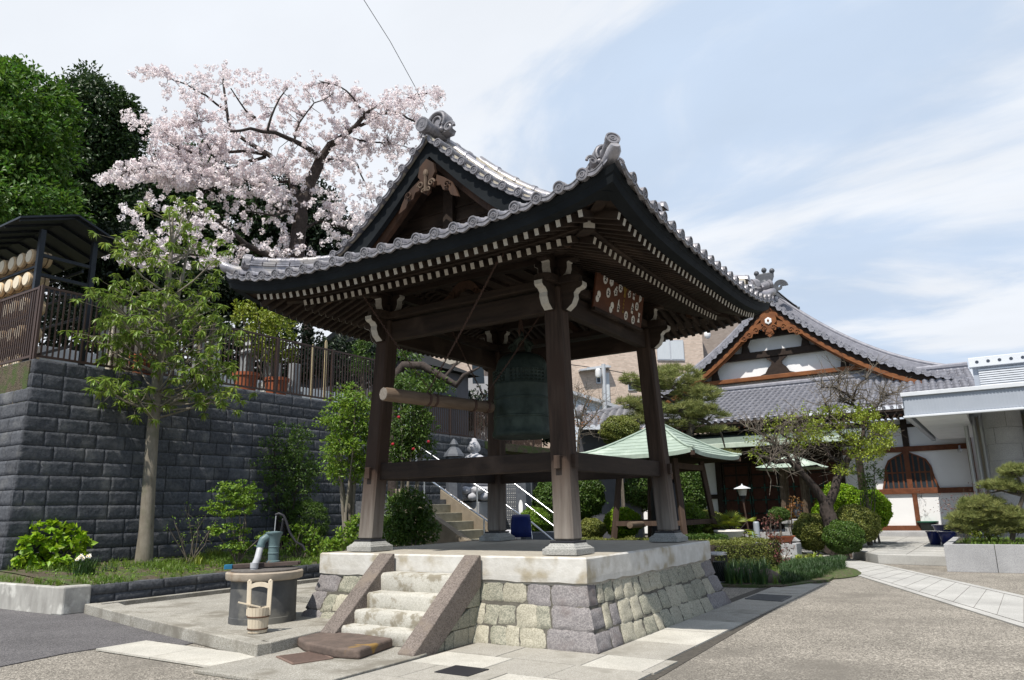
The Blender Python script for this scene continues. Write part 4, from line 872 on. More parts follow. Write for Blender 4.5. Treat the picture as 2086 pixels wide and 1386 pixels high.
# ------------------------------------------------------------------ split-face block walls
speckle('block_face',(.05,.053,.06),(.11,.115,.125),(.27,.27,.28),38,.9,.012) if 0 else None
def blockwall(name,label,A,B,zs,outn,L=.66,m='block_face',batter=0.,parent=None,rough=.030,seed=0,short=.25,corner=0.,cap=None,cat='retaining wall'):
    """courses of rough blocks from A to B, each course set back; outn = outward normal"""
    rs=np.random.default_rng(seed); A=np.array(A,float);B=np.array(B,float);d=(B-A);T=np.linalg.norm(d);d/=T; n=np.array(outn,float); Vs=[];Fs=[];o=0
    nu,nv=10,6
    for ci,(z0,z1) in enumerate(zip(zs[:-1],zs[1:])):
        sb=-batter*(z0-zs[0]); x=-L*(.5 if ci%2 else 0)+corner*sb*0; x0=-sb*0+corner*(-sb); 
        x=x0-(L*.34 if ci%2 else 0)
        while x<T:
            w=L if rs.random()>short else L*.66; a=max(x,x0); b=min(x+w,T); x+=w
            if b-a<.05: continue
            g_=.006; s=np.concatenate([[0,.012/max(.1,b-a)],np.linspace(.1,.9,nu-3),[1-.012/max(.1,b-a),1]]);t=np.array([0,.05,.3,.55,.78,.86,1.]); ss,tt=np.meshgrid(s,t)
            ed=np.minimum(np.minimum(ss,1-ss)*(b-a)/.012,np.minimum(tt*3,1-tt)*(z1-z0)/.045); ed=np.clip(ed,0,1)
            ph=rs.uniform(0,6,6); h=.55+.18*np.sin(ss*(b-a)*14+ph[0]+tt*2)*np.cos(tt*5+ph[1])+.18*np.sin(ss*(b-a)*29+ph[2])*np.cos(tt*9+ph[3])+rs.uniform(-.3,.3,ss.shape)
            off=sb+ed*rough*(0.45+.55*h)
            if a==x0 and corner: off[:,0]=sb
            P=A+d*(a+g_*(a>x0)+(b-a-g_*2)*ss[...,None])+n*off[...,None]; P[...,2]=z0+g_*.3+(z1-z0-g_*.6)*tt
            k=(nu+1)*(nv+1); Vs.append(P.reshape(-1,3)); i,j=np.meshgrid(np.arange(nv),np.arange(nu),indexing='ij'); q=(i*(nu+1)+j).ravel()+o
            Fs.append(np.stack([q,q+1,q+nu+2,q+nu+1],1)); o+=k
            # top ledge
            c1=A+d*(a+.0)+n*(sb+.0); c2=A+d*b+n*(sb+.0); c3=c2-n*.35; c4=c1-n*.35
            Vs.append(np.array([[c[0],c[1],z1-.004] for c in (c1,c2,c3,c4)])); Fs.append(np.array([[o,o+1,o+2,o+3]])); o+=4
        # backing behind joints
        c1=A+d*x0+n*(sb-.008); c2=A+d*T+n*(sb-.008); Vs.append(np.array([[c1[0],c1[1],z0],[c2[0],c2[1],z0],[c2[0],c2[1],z1],[c1[0],c1[1],z1]])); Fs.append(np.array([[o,o+1,o+2,o+3]])); o+=4
    ob=raw(name,np.concatenate(Vs),np.concatenate(Fs),m,parent); 
    if parent is None and label: tag(ob,label,cat)
    return ob
zs=[.33+i*.3087 for i in range(16)]      # .33 .. 4.96
wall=thing('retaining_wall','tall dark split-face block retaining wall with a corner at the far left','retaining wall',(-10.3,-3.1,.3))
blockwall('side_wall',None,(-10.32,-3.06,0),(-10.32,8.2,0),zs,(1,0,0),.66,batter=.06,parent=wall,seed=1,corner=1.)
blockwall('front_wall',None,(-10.32,-3.06,0),(-24,-3.06,0),zs,(0,-1,0),.66,batter=.06,parent=wall,seed=2,corner=1.)
zs2=[.33+i*.3087 for i in range(14)]
w2=blockwall('retaining_wall','lower stretch of dark block wall running on behind the statue and stairs',(-10.35,8.2,0),(-10.35,13.6,0),zs2,(1,0,0),.66,batter=.06,seed=3)
q0=np.array((-10.35,13.6,0)); q1=np.array((-14.2,26.,0)); nn3=np.array((.955,.296,0)); 
w3=blockwall('retaining_wall','furthest stretch of dark block wall seen between the far post and the bell',q0,q1,zs2,nn3,.66,batter=.06,seed=4)
g=MB(); g.b2((-90,-2.6,4.0),(-10.75,60,4.31)); struct('terrace_ground',g,'soil')
g=MB(); g.b2((-90,-2.85,4.0),(-10.66,8.2,4.93)); struct('upper_terrace_ground',g,'soil')
g=MB(); g.b2((-10.70,8.0,4.0),(-10.5,8.22,4.94)); tag(g.build('wall_end_block','block_face'),'dark stone end block where the tall block wall steps down','wall end')
# planter
g=MB(); poly(g,[(-7.3,-3.1),(-7.3,9.),(-10.6,9.),(-10.6,-3.1)],.0); 
P=[]
for x,z in ((-7.22,.40),(-7.6,.46),(-8.5,.52),(-9.6,.60),(-10.4,.64)): P.append([(x,y,z+random.uniform(-.015,.015)) for y in np.linspace(-3.1,9.5,40)])
g=MB(); g.grid(P); P=[]
for y,k in ((-3.30,0),(-3.09,1)): P.append([(x,y,.42+k*.9*(float(np.interp(-x,[7.2,7.6,8.5,9.6,10.4],[.40,.46,.52,.60,.64]))-.42)) for x in np.linspace(-30,-7.2,60)])
g.grid(P); struct('planting_soil',g,'soil',smooth=True)
pw=blockwall('planter_wall','low dark block wall edging the planting bed behind the well',(-7.17,-2.95,0),(-7.17,7.,0),[-.02,.12,.28,.44],(1,0,0),.70,seed=5,rough=.025,cat='planter wall')
mat('concrete_old',(.42,.41,.38),(.28,.27,.25),5,.9,.006,30,stretch=(1,1,.4),c3=(.55,.54,.5),s3=3)
g=MB(); g.b2((-30,-3.42,0),(-7.42,-3.27,.455)); tag(g.build('concrete_kerb','concrete_old',bevel=.015),'long weathered concrete kerb edging the bed at the far left','kerb')
g=MB(); g.prism([(-7.42,-3.44),(-7.13,-3.40),(-7.10,-2.94),(-7.30,-2.94),(-7.42,-3.25)],(0,0,0),(1,0,0),(0,1,0),(0,0,.47)); tag(g.build('kerb_end_block','concrete_old',bevel=.03),'pale chipped concrete corner block where the kerb meets the dark planter wall','corner block')
# ------------------------------------------------------------------ fences on the wall
def fence(label,A,B,z0,z1,sp=.12,posts=2.,post_z=0,bw=.034):
    A=np.array(A,float);B=np.array(B,float);d=B-A;T=np.linalg.norm(d);d/=T; t=thing('slat_fence',label,'fence',((A[0]+B[0])/2,(A[1]+B[1])/2,z0-.06))
    a=A.copy();b=B.copy(); 
    for z,h in ((z0,.05),(z1,.05)): mb=MB(); a[2]=b[2]=z; mb.beam(a,b,.045,h); mb.build('rail','fence_metal',t)
    mb=MB(); n=int(T/sp)
    for i in range(n+1):
        p=A+d*(i*T/n); mb.box((p[0],p[1],(z0+z1)/2),(.022,bw,z1-z0-.05) if abs(d[1])>.5 else (bw,.022,z1-z0-.05))
    mb.build('slats','fence_metal',t); n=max(1,int(round(T/posts)))
    for i in range(n+1):
        p=A+d*(i*T/n); mb=MB(); mb.box((p[0],p[1],(z0-.09+z1)/2+.02),(.06,.06,z1-z0+.12)); mb.build('post','fence_metal',t)
    return t
fence('dark brown metal slat fence on top of the long block wall',(-10.74,-2.74,0),(-10.74,8.0,0),5.06,6.62)
fence('dark brown metal slat fence turning the wall corner at the far left',(-10.86,-2.74,0),(-22,-2.74,0),5.06,6.62,sp=.10)
fence('dark brown slat fence on the lower wall behind the striking log',(-10.62,8.5,0),(-10.75,13.6,0),4.42,5.75)
fence('distant slat fence on the wall behind the bell',(-10.95,13.8,0),(-14.5,25.,0),4.42,5.75,sp=.2)
# ------------------------------------------------------------------ barrel shelter on the terrace
sh=thing('barrel_shelter','dark metal framed open shelter with a low pitched roof above the fence','shelter',(-15,-1.4,4.93))
xr,xl_=-12.75,-19.0; yf,yb=-2.15,-.75; zA=8.82
for x in (xr,xr-3.1,xl_+.1):
    for y in (yf+.12,yb): mb=MB(); mb.b2((x-.06,y-.06,4.93),(x+.06,y+.06,zA-(.12 if y==yb else .18))); mb.build('post','black_paint',sh)
mb=MB(); 
for z in (7.95,7.45,7.1): mb.b2((xr-.04,yf+.1,z),(xr+.04,yb,z+.08))
mb.build('cross_bar','black_paint',sh)
mb=MB()
for z in (5.1,5.82,6.52,7.18,7.78):
    mb.b2((xl_,yf+.15,z-.06),(xr,yf+.2,z)); mb.b2((xl_,yb-.25,z+.02),(xr,yb-.2,z+.08))
mb.build('shelf_rail','black_paint',sh)
rid=np.array((0,-1.45,9.12)); 
mb=MB()
for (y0,z0),(y1,z1) in (((-2.75,8.62),(-1.45,9.10)),((-1.45,9.10),(-.15,8.62))):
    mb.hexa([(xl_-.5,y0,z0),(xr+.45,y0,z0),(xr+.45,y1,z1),(xl_-.5,y1,z1),(xl_-.5,y0,z0+.05),(xr+.45,y0,z0+.05),(xr+.45,y1,z1+.05),(xl_-.5,y1,z1+.05)])
for k in range(9): x=xr+.3-k*.75; mb.beam((x,-2.7,8.61),(x,-1.45,9.07),.04,.05); mb.beam((x,-.2,8.61),(x,-1.45,9.07),.04,.05)
mb.build('roof','black_paint',sh)
mat('straw',(.62,.47,.30),(.50,.36,.22),14,.9,.006,40); mat('barrel_face',(.74,.66,.52),(.64,.55,.42),8,.7); mat('rope',(.10,.07,.05),None,8,.9)
def make_barrel():
    c=np.zeros(3); t=thing('sake_barrel','x','barrel',(0,0,0),'straw wrapped barrels stacked in the shelter')
    mb=MB(); mb.lathe([(.165,0),(.19,.02),(.20,.2),(.195,.46),(.17,.48)],(0,0,0),18,(0,1,0)); mb.build('wrapping','straw',t,smooth=40)
    mb=MB(); mb.lathe([(.16,-.008),(.155,-.012)],(0,.0,0),18,(0,1,0)); mb.build('painted_face','barrel_face',t)
    mb=MB(); 
    for y in (.1,.36): mb.tube([(.2*math.cos(a),y,.2*math.sin(a)) for a in np.linspace(0,2*math.pi,17)],.012,5,cap=False)
    mb.build('rope','rope',t); return t
def copytree(o,loc,label=None,rz=0,sc=1.,group=None):
    c=o.copy(); COL.objects.link(c); c.location=tuple(float(v) for v in loc); c.rotation_euler=(0,0,rz); c.scale=(sc,)*3
    if label: c['label']=label
    if group: c['group']=group
    for ch in o.children:
        d=ch.copy(); COL.objects.link(d); d.parent=c
        for g2 in ch.children: e=g2.copy(); COL.objects.link(e); e.parent=d
    return c
b0=make_barrel(); first=True; rown=['bottom row','second row up','middle row','fourth row up, just above the fence','top row under the roof']; 
ordn=['nearest the open end','second from the open end','third from the open end','fourth from the open end','fifth from the open end','sixth from the open end','seventh from the open end']
for r,z in enumerate((5.3,6.02,6.72,7.38,7.98)):
    for k in range(7):
        x=xr-.35-k*.47; loc=(x,yf+.02+random.uniform(-.02,.02),z+.02); lb='straw wrapped barrel in the %s of the shelter, %s'%(rown[r],ordn[k])
        lb=('cream barrel in the shelter, %s, %s'%(rown[r].replace(', just above the fence','').replace(' under the roof',''),ordn[k]))
        if first: b0.location=loc; b0['label']=lb; first=False
        else: copytree(b0,loc,lb)
# gravestones and monuments behind the fence
mat('grave',(.30,.31,.32),(.20,.21,.22),8,.5,.002,40); mat('grave_light',(.50,.50,.49),(.40,.40,.39),8,.6,.002,40); mat('slab_buff',(.48,.43,.36),(.38,.34,.28),5,.8,.003,30)
def gravestone(x,y,z,h,w,m,lab,kanji=None):
    t=thing('gravestone',lab,'gravestone',(x,y,z)); mb=MB(); mb.b2((x-w,y-w,z),(x+w,y+w,z+h*.18)); mb.build('base_stone',m,t,bevel=.01)
    mb=MB(); mb.b2((x-w*.7,y-w*.7,z+h*.18),(x+w*.7,y+w*.7,z+h*.36)); mb.build('middle_stone',m,t,bevel=.01)
    mb=MB(); mb.b2((x-w*.48,y-w*.48,z+h*.36),(x+w*.48,y+w*.48,z+h)); mb.build('upright_stone',m,t,bevel=.012)
    if kanji:
        cu=bpy.data.curves.new('inscription','FONT'); cu.body=kanji; cu.size=w*.8; cu.extrude=.003; cu.align_x='CENTER'; cu.materials.append(M('ink')); o_=bpy.data.objects.new('tmp',cu); COL.objects.link(o_); bpy.context.view_layer.update(); me_=bpy.data.meshes.new_from_object(o_); bpy.data.objects.remove(o_); o_=bpy.data.objects.new('inscription',me_); COL.objects.link(o_); o_.parent=t; o_.location=(w*.482,0,h*.72); o_.rotation_euler=(math.pi/2,0,math.pi/2)
gl=[(-12.0,4.6,1.75,.42,'grave_light','pale grey gravestone behind the fence carrying one carved character','弥'),(-12.3,1.2,1.5,.35,'grave','grey upright gravestone partly behind the young tree crown',None),(-12.6,2.5,1.6,.33,'grave','dark grey gravestone left of the terracotta tubs',None),(-12.2,5.6,1.4,.3,'grave','grey gravestone near the right end of the upper fence',None),(-13.4,3.4,1.9,.36,'grave_light','tall pale gravestone behind the citrus shrub',None)]
for x,y,h,w,m,lab,kj in gl: gravestone(x,y,4.93,h,w,m,lab,kj)
mb=MB(); mb.b2((-12.0,-.55,4.93),(-11.8,.75,6.95)); tag(mb.build('stone_tablet','slab_buff',bevel=.02),'wide buff stone tablet standing behind the fence right of the shelter','stone tablet')
mb=MB(); mb.b2((-12.9,-.3,4.93),(-12.6,.5,6.4)); tag(mb.build('stone_tablet','grave_light',bevel=.02),'smaller grey stone tablet close behind the wide buff one','stone tablet')
t=thing('stone_pagoda','small grey stone pagoda behind the fence left of the carved gravestone','stone pagoda',(-12.6,4.1,4.93)); 
mb=MB(); mb.b2((-12.75,3.95,4.93),(-12.45,4.25,6.5)); mb.build('shaft','grave',t)
mb=MB(); mb.lathe([(.30,1.5),(.32,1.55),(.12,1.70),(.10,1.76),(.2,1.78),(.05,1.95),(.02,2.05)],(-12.6,4.1,4.93),4); mb.build('cap_stone','grave',t)
mat('pale_wood',(.62,.50,.30),(.52,.4,.23),8,.7)
for i,(y,h,w) in enumerate(((6.05,2.1,.05),(6.6,2.35,.10),(1.9,1.9,.07))):
    mb=MB(); x=-11.9; mb.prism([(0,0),(w,0),(w,h-.08),(w/2,h),(0,h-.08)],(x,y,4.93),(0,1,0),(0,0,1),(.02,0,0)); tag(mb.build('wooden_grave_marker','pale_wood'),['thin pale wooden grave marker left of the tallest one','tallest pale wooden grave marker right of the gravestones','pale wooden grave marker among the gravestones behind the young tree'][i],'grave marker')
mat('terracotta',(.42,.13,.06),(.32,.10,.05),6,.7,.002,30); mat('potsoil',(.05,.035,.025),None,10,.95)
def pot(c,r,h,m,lab,nm='flower_pot',prof=None,cat='flower pot',grp=None):
    t=thing(nm,lab,cat,c,grp); mb=MB(); mb.lathe(prof or [(r*.72,0),(r*.95,h*.82),(r*1.02,h*.84),(r*1.04,h),(r*.9,h),(r*.88,h*.9)],c,24); mb.build('pot_body',m,t,smooth=40)
    mb=MB(); mb.lathe([(r*.9,h*.88),(r*.9,h*.9)],c,20); mb.build('potting_soil','potsoil',t); return t
for i,(px,py) in enumerate(((292,745),(500,782),(563,790))):
    c=PX(px,py,-11.25); c[2]=4.93; pot(c,.36,.62,'terracotta',['terracotta tub behind the fence, left of the young tree trunk','terracotta tub behind the fence below the citrus shrub','terracotta tub right of the citrus shrub, behind the fence'][i],grp='terracotta tubs behind the fence')
# house beyond the graves
mat('house_dark',(.10,.10,.115),(.08,.08,.09),3,.7); mat('glass_dark',(.03,.04,.05),None,3,.1); mat('house_wall',(.50,.50,.52),(.45,.45,.47),3,.7)
h=thing('house','low dark grey house beyond the graves seen under the tower roof','house',(-22,19,4.3)); mb=MB(); mb.b2((-26,17,4.3),(-18,23,9.0)); mb.build('wall','house_dark',h); mb=MB(); mb.prism([(-26.5,9.0),(-17.5,9.0),(-22,11.)],(0,16.5,0),(1,0,0),(0,0,1),(0,7,0)); mb.build('roof','fascia',h)
for y in (18,20.5): mb=MB(); mb.b2((-18,y,7.),(-17.96,y+1.4,8.2)); mb.build('window','glass_dark',h)

mb=MB(); mb.b2((-14.6,-1.,4.93),(-14.4,14,6.1)); tag(mb.build('garden_wall','white_wall'),'low white wall behind the gravestones, seen through the fence slats','wall')
# ================================================================== vegetation
def leafm(name,c1,c2,tr=.28,rough=.45,isl=.3,hue=.018): return mat(name,c1,c2,1.2,rough,trans=tr,island=isl,hue=hue,spec=.4)
leafm('leaf_bright',(.19,.30,.03),(.11,.20,.022),.38); leafm('leaf_mid',(.09,.16,.024),(.055,.105,.018),.35); leafm('leaf_dark',(.038,.075,.018),(.024,.05,.014),.28)
leafm('leaf_deep',(.020,.038,.014),(.012,.024,.010),.15); leafm('leaf_yellow',(.26,.30,.03),(.15,.21,.02)); leafm('leaf_young',(.25,.34,.06),(.13,.21,.035),.42,.35)
leafm('leaf_camphor',(.10,.20,.022),(.05,.12,.016),.4); leafm('leaf_lime',(.27,.42,.02),(.19,.33,.015),.4); leafm('leaf_olive',(.24,.26,.06),(.15,.18,.04),.35)
leafm('leaf_pine',(.36,.38,.14),(.24,.28,.09),.45,.6); leafm('leaf_rust',(.30,.14,.03),(.20,.09,.03)); leafm('leaf_red',(.20,.09,.07),(.12,.05,.045)); leafm('grass_blade',(.17,.26,.035),(.10,.18,.025),.4); leafm('grass_dark',(.05,.10,.025),(.03,.065,.02),.25)
mat('blossom',(.90,.85,.855),(.86,.78,.795),3,.8,trans=.35,island=.10,hue=.006); mat('blossom_pale',(.92,.88,.885),(.88,.80,.815),3,.8,trans=.35,island=.08)
mat('petal_white',(.85,.84,.78),None,5,.7,trans=.3); mat('petal_yellow',(.8,.5,.05),None,5,.6); mat('petal_red',(.45,.03,.05),None,5,.6,trans=.2)
def PB(px,py,d,rx,ry,rd=None):
    s=d*.98/CF; return (D(px,py,d),(rx*s,(rd or rx)*s,ry*s),rx*ry)
def merge(parts):
    V=[];F=[];o=0
    for v,f in parts: V.append(v);F.append(f+o);o+=len(v)
    return np.concatenate(V),np.concatenate(F)
def bgtree(name,label,blobs,base,m,nc,cr,nl,ls,tr=.3,grp=None,ws=.5,cat='tree',bark='bark_dark',flat=.7,limbs=5,**k):
    base=np.array(base,float); t=thing(name,label,cat,base,grp); V,F=clumps(blobs,nc,cr,nl,ls,ws,flat=flat,**k); raw('crown',V,F,m,t)
    mb=MB(); c=np.mean([b[0] for b in blobs],0); top=base*.35+c*.65; top[2]=base[2]+(c[2]-base[2])*.75; mb.tube([base,base*.6+top*.4+np.array((.1,.05,0)),top],[tr,tr*.8,tr*.5],9)
    for b in blobs[:limbs]: mid=(top+b[0])/2+np.array((0,0,-.2)); mb.tube([top*.8+base*.2,mid,b[0]],[tr*.45,tr*.3,tr*.1],6)
    mb.build('trunk',bark,t,smooth=60); return t
def at_z(px,d,z):
    p=D(px,1040,d); p[2]=z; return p
bgtree('camphor_tree','sunlit bright green broadleaf tree at the far left above the barrel shelter',[PB(-30,260,32,110,120),PB(60,230,33,70,70),PB(60,330,32,75,90),PB(20,420,31,110,70),PB(95,420,32,45,70),PB(30,180,33,60,40)],at_z(-20,33,4.9),'leaf_camphor',620,.62,70,.21,.45,'evergreen trees on the hill',ws=.5)
bgtree('evergreen_tree','dark rounded evergreen tree right of the bright camphor',[PB(190,240,38,75,75),PB(240,300,38,55,80),PB(170,330,38,80,90),PB(240,420,38,75,80),PB(150,440,38,90,70),PB(180,185,38,40,30)],at_z(210,38,4.9),'leaf_dark',620,.75,64,.23,.45,'evergreen trees on the hill')
bgtree('evergreen_tree','deep green evergreen showing through the lower cherry blossom',[PB(340,470,40,80,110),PB(420,400,41,70,90),PB(410,330,41,35,30),PB(470,480,41,80,80)],at_z(400,41,4.9),'leaf_dark',430,.8,60,.25,.45,'evergreen trees on the hill')
bgtree('evergreen_tree','dark evergreen close behind the cherry trunk',[PB(560,450,42,70,90),PB(630,430,42,50,65),PB(660,490,42,70,50),PB(720,510,42,40,30)],at_z(600,42,4.9),'leaf_deep',360,.8,60,.26,.45,'evergreen trees on the hill')
bgtree('evergreen_tree','low dark evergreen mass behind the shelter roof',[PB(250,540,36,90,70),PB(80,520,36,120,50),PB(340,590,36,80,60),PB(200,610,36,70,70)],at_z(180,36,4.9),'leaf_deep',420,.7,60,.22,.4,'evergreen trees on the hill')
bgtree('evergreen_tree','long dark hedge like evergreens behind the gravestones',[PB(150,680,33,120,60),PB(350,700,33,120,60),PB(550,720,34,120,60),PB(720,740,35,70,50)],at_z(400,33,4.9),'leaf_deep',420,.6,50,.2,.2,'evergreen trees on the hill',limbs=0)
bgtree('evergreen_tree','low dark evergreen behind the citrus shrub and graves',[PB(470,590,34,80,50),PB(560,610,34,80,40),PB(400,620,34,60,60)],at_z(500,34,4.9),'leaf_deep',300,.6,56,.2,.3,'evergreen trees on the hill')
# cherry
ct=thing('cherry_tree','cherry tree in full pale pink blossom behind the tower roof','tree',(*D(607,800,27.)[:2],4.3)); CD=27.
def cp(px,py,dd=0.): return D(px,py,CD+dd)
limbs=[([(603,640,0),(604,540,0),(608,470,0),(612,420,.0),(628,380,.2),(645,345,.3),(655,320,.4)],.34,.19),
([(655,320,.4),(672,295,.2),(700,277,0),(722,260,-.3),(745,232,-.5),(760,222,-.6)],.17,.06),([(722,262,-.3),(775,232,.2),(812,228,.6),(850,250,1.0),(862,285,1.2)],.07,.03),([(812,228,.6),(835,195,.7),(880,190,.9),(900,200,1.1)],.05,.02),
([(655,325,.4),(635,308,-.4),(600,288,-1.),(560,270,-1.6),(510,262,-2.2),(470,268,-2.6)],.13,.04),([(545,265,-1.8),(560,220,-2),(585,180,-2.2)],.05,.02),([(520,240,-2),(500,225,-2.3),(470,180,-2.5)],.05,.02),
([(612,420,0),(598,385,.6),(585,350,1.),(560,328,1.5),(535,308,1.8),(505,290,2.0),(470,265,2.2),(462,225,2.3),(455,170,2.4),(455,130,2.4)],.17,.03),
([(545,315,1.7),(500,308,1.0),(450,308,.5),(400,312,0),(350,300,-.4)],.08,.03),([(540,320,1.8),(500,330,1.2),(475,345,1.),(440,345,.6),(380,355,0),(315,340,-.6),(250,350,-1)],.075,.02),([(470,345,1),(440,330,.3),(420,290,0),(400,240,-.4)],.04,.02),
([(660,330,.4),(700,316,1),(728,335,1.5),(745,375,1.8),(760,420,2)],.06,.02),([(460,225,2.3),(420,195,2),(380,172,1.6),(330,152,1.2),(275,138,.8)],.05,.015),([(640,300,.3),(655,345,.6)],.1,.1),
([(600,560,0),(545,520,-.8),(500,498,-1.2),(465,470,-1.6),(448,452,-1.8),(400,440,-2)],.15,.04),([(500,498,-1.2),(460,520,-1.8),(400,520,-2.4),(330,510,-3),(240,505,-3.4)],.07,.02),([(608,470,0),(650,450,.8),(700,465,1.4),(735,480,1.8)],.07,.03),
([(745,232,-.5),(720,200,-.6),(690,175,-.8),(650,165,-1)],.05,.015),([(600,288,-1),(610,250,-1),(640,210,-1.2),(680,190,-1.4)],.045,.015),([(700,277,0),(760,290,.3),(800,290,.6),(830,300,.8)],.05,.015),([(590,370,.8),(540,375,1.),(500,370,.6),(440,380,.2),(400,400,0)],.06,.02),([(612,420,0),(560,440,-.8),(500,430,-1.2)],.06,.02)]
mb=MB(); LP=[]
for pts,r0,r1 in limbs:
    Q=[cp(*p) for p in pts]; R_=[]
    # subdivide with jitter
    out=[Q[0]]
    for a,b in zip(Q[:-1],Q[1:]):
        out.append((a+b)/2+np.array([random.uniform(-.06,.06) for _ in range(3)])*np.linalg.norm(b-a)); out.append(b)
    m=len(out); R_=[r0+(r1-r0)*(i/(m-1))**.8 for i in range(m)]; mb.tube(out,R_,8)
    if r0<.3: 
        for a,b in zip(out[:-1],out[1:]): LP+= [a,(a+b)/2]
mb.build('trunk','bark_dark',ct,smooth=60); LP=np.array(LP)
reg=[(310,150,45,16,2),(370,175,50,28,4),(440,160,60,32,6),(500,175,60,35,7),(570,195,60,28,5),(640,175,50,28,3),(690,190,50,28,3),(720,215,45,25,3),(820,200,50,22,4),(870,200,38,22,4),(800,235,60,25,5),(850,270,35,35,4),(780,290,45,40,5),(810,330,25,25,1.5),(275,235,35,14,3),(310,255,45,22,4),(360,250,45,35,4),(330,300,40,40,4),(420,250,50,45,4),(500,270,60,40,5),(400,310,60,35,5),(470,330,55,35,5),(560,250,60,35,4),(640,250,60,30,3),(700,290,50,30,4),(250,365,55,12,4),(300,345,60,25,8),(350,345,50,38,9),(400,350,45,30,7),(360,380,35,16,4),(500,370,50,28,7),(560,370,45,40,7),(610,330,35,40,4),(680,330,40,35,3),(720,370,40,50,5),(760,380,35,50,4),(740,420,25,40,3),(450,390,40,25,3),(500,410,45,30,3),(570,420,35,40,4),(620,400,20,30,3),(660,410,40,22,5),(700,440,50,25,7),(740,460,25,20,4),(650,450,40,25,3),(530,450,60,30,2.5),(480,465,50,25,2),(590,485,70,22,3),(510,520,70,22,5),(590,515,50,14,3),(690,490,35,14,3),(300,430,60,28,5),(370,440,60,30,6),(420,470,50,30,4),(340,490,60,30,6),(240,510,45,16,5),(300,525,60,20,5),(440,520,55,20,5),(380,530,50,20,3)]
C=[];pale=[]
for (x,y,a,b,w) in reg:
    n=int(w*(15 if y<325 else (10 if y<380 else 5.5)))
    for i in range(n):
        t=random.uniform(0,2*math.pi); r=math.sqrt(random.random()); px=x+a*1.1*r*math.cos(t); py=y+b*1.1*r*math.sin(t); C.append(cp(px,py,random.gauss(0,.9)+(-2 if y>420 and x<450 else 0))); pale.append(py>330)
C=np.array(C); pale=np.array(pale)
def bunch(C,r,nl,ls,m,parent,name):
    n=len(C); dd=rdir(n*nl).reshape(n,nl,3); P=C[:,None]+dd*r*RN.uniform(.5,1.,(n,nl,1)); V,F=leafmesh(P.reshape(-1,3),dd.reshape(-1,3)+RN.normal(size=(n*nl,3))*.3,RN.normal(size=(n*nl,3)),ls,ls*.95,.15); return raw(name,V,F,m,parent)
mb=MB(); EX=[]
for i in RN.choice(len(C),1300,replace=False):
    c=C[i]; d=np.linalg.norm(LP-c,axis=1); j=int(np.argmin(d)); 
    if d[j]<1.1: mid=(LP[j]+c)/2+RN.normal(size=3)*.08*d[j]+np.array((0,0,.05)); mb.tube([LP[j],mid,c],[.016,.011,.006],3,cap=False); [EX.append((mid+(c-mid)*f+RN.normal(size=3)*.05,pale[i])) for f in ((.0,.3,.55,.8,1.) if not pale[i] else (.6,1.))]
mb.build('twigs','bark_dark',ct)
keep=RN.random(len(C))<np.where(pale,.8,.62); C2=np.concatenate([C[keep],np.array([e[0] for e in EX])]); p2=np.concatenate([pale[keep],np.array([e[1] for e in EX])])
bunch(C2[~p2],.10,12,.085,'blossom',ct,'blossoms'); bunch(C2[p2],.125,15,.10,'blossom_pale',ct,'blossoms')
# young tree in the bed with drooping leaf rosettes
yb_=G(292,1152,.56); yd=math.hypot(*(yb_-CP)[:2]); yt=thing('young_broadleaf_tree','slender young tree with pale trunk and drooping green leaves before the block wall','tree',yb_)
tp=[(292,1160,.21),(298,1080,.165),(304,980,.15),(311,880,.14),(318,800,.13),(327,720,.115),(335,640,.09),(343,570,.07),(350,500,.045),(352,440,.02)]
TP_=[D(a,b,yd) for a,b,_ in tp]; TP_[0]=yb_-np.array((0,0,.08)); mb=MB(); mb.tube(TP_,[r*.95 for *_,r in tp],12)
mb.tube([D(348,850,yd),D(346,740,yd+.1),D(352,650,yd+.2),D(368,580,yd+.3),D(385,500,yd+.4)][1:],[.07,.06,.045,.02],8); mb.tube([D(306,860,yd-.05),D(308,820,yd-.2),D(290,790,yd-.5)],[.06,.045,.02],7)
yreg=[(350,440,75,28,3),(330,500,95,35,4),(420,500,60,35,2),(290,570,100,35,4),(400,590,75,40,4),(240,640,60,30,3),(340,650,100,35,4),(440,650,50,40,3),(220,690,60,30,3),(300,720,80,30,3),(400,730,80,35,4),(470,720,30,40,2),(190,770,50,16,2),(270,790,60,22,2),(390,800,70,24,3),(460,810,40,22,2),(250,600,50,30,2)]
RC=[]; TPa=np.array(TP_)
for (x,y,a,b,w) in yreg:
    for i in range(int(w*1.6)):
        t=random.uniform(0,2*math.pi); r=math.sqrt(random.random()); e=D(x+a*r*math.cos(t),y+b*r*math.sin(t),yd+random.uniform(-1.5,1.0))
        hd0=math.hypot(*(e-TPa[5])[:2]); zs_=min(max(e[2]-.25-.45*hd0*random.uniform(.7,1.3),TPa[3][2]+random.uniform(.25,.9)),TPa[-2][2]); s0=np.array([np.interp(zs_,TPa[:,2],TPa[:,q]) for q in range(3)]); mid=s0*.5+e*.5+np.array((0,0,-.10)); mb.tube([s0,mid,e],[.028,.019,.008],5)
        for k in range(7): 
            q=mid+(e-mid)*random.uniform(.2,1.)+RN.normal(size=3)*np.array((.30,.30,.16)); mb.tube([mid+(e-mid)*.4,q],[.008,.004],3,cap=False); RC.append(q)
        RC.append(e)
mb.build('trunk','bark_pale',yt,smooth=60); RC=np.array(RC); nl=12; n=len(RC)
th=RN.uniform(0,2*np.pi,(n,nl)); el=RN.uniform(-1.1,.5,(n,nl)); dv=np.stack([np.cos(th)*np.cos(el),np.sin(th)*np.cos(el),np.sin(el)],-1)
P=RC[:,None]+dv*.085+np.array((0,0,-.01)); Nn=np.cross(np.cross(dv,[0,0,1.]),dv)+RN.normal(size=dv.shape)*.25
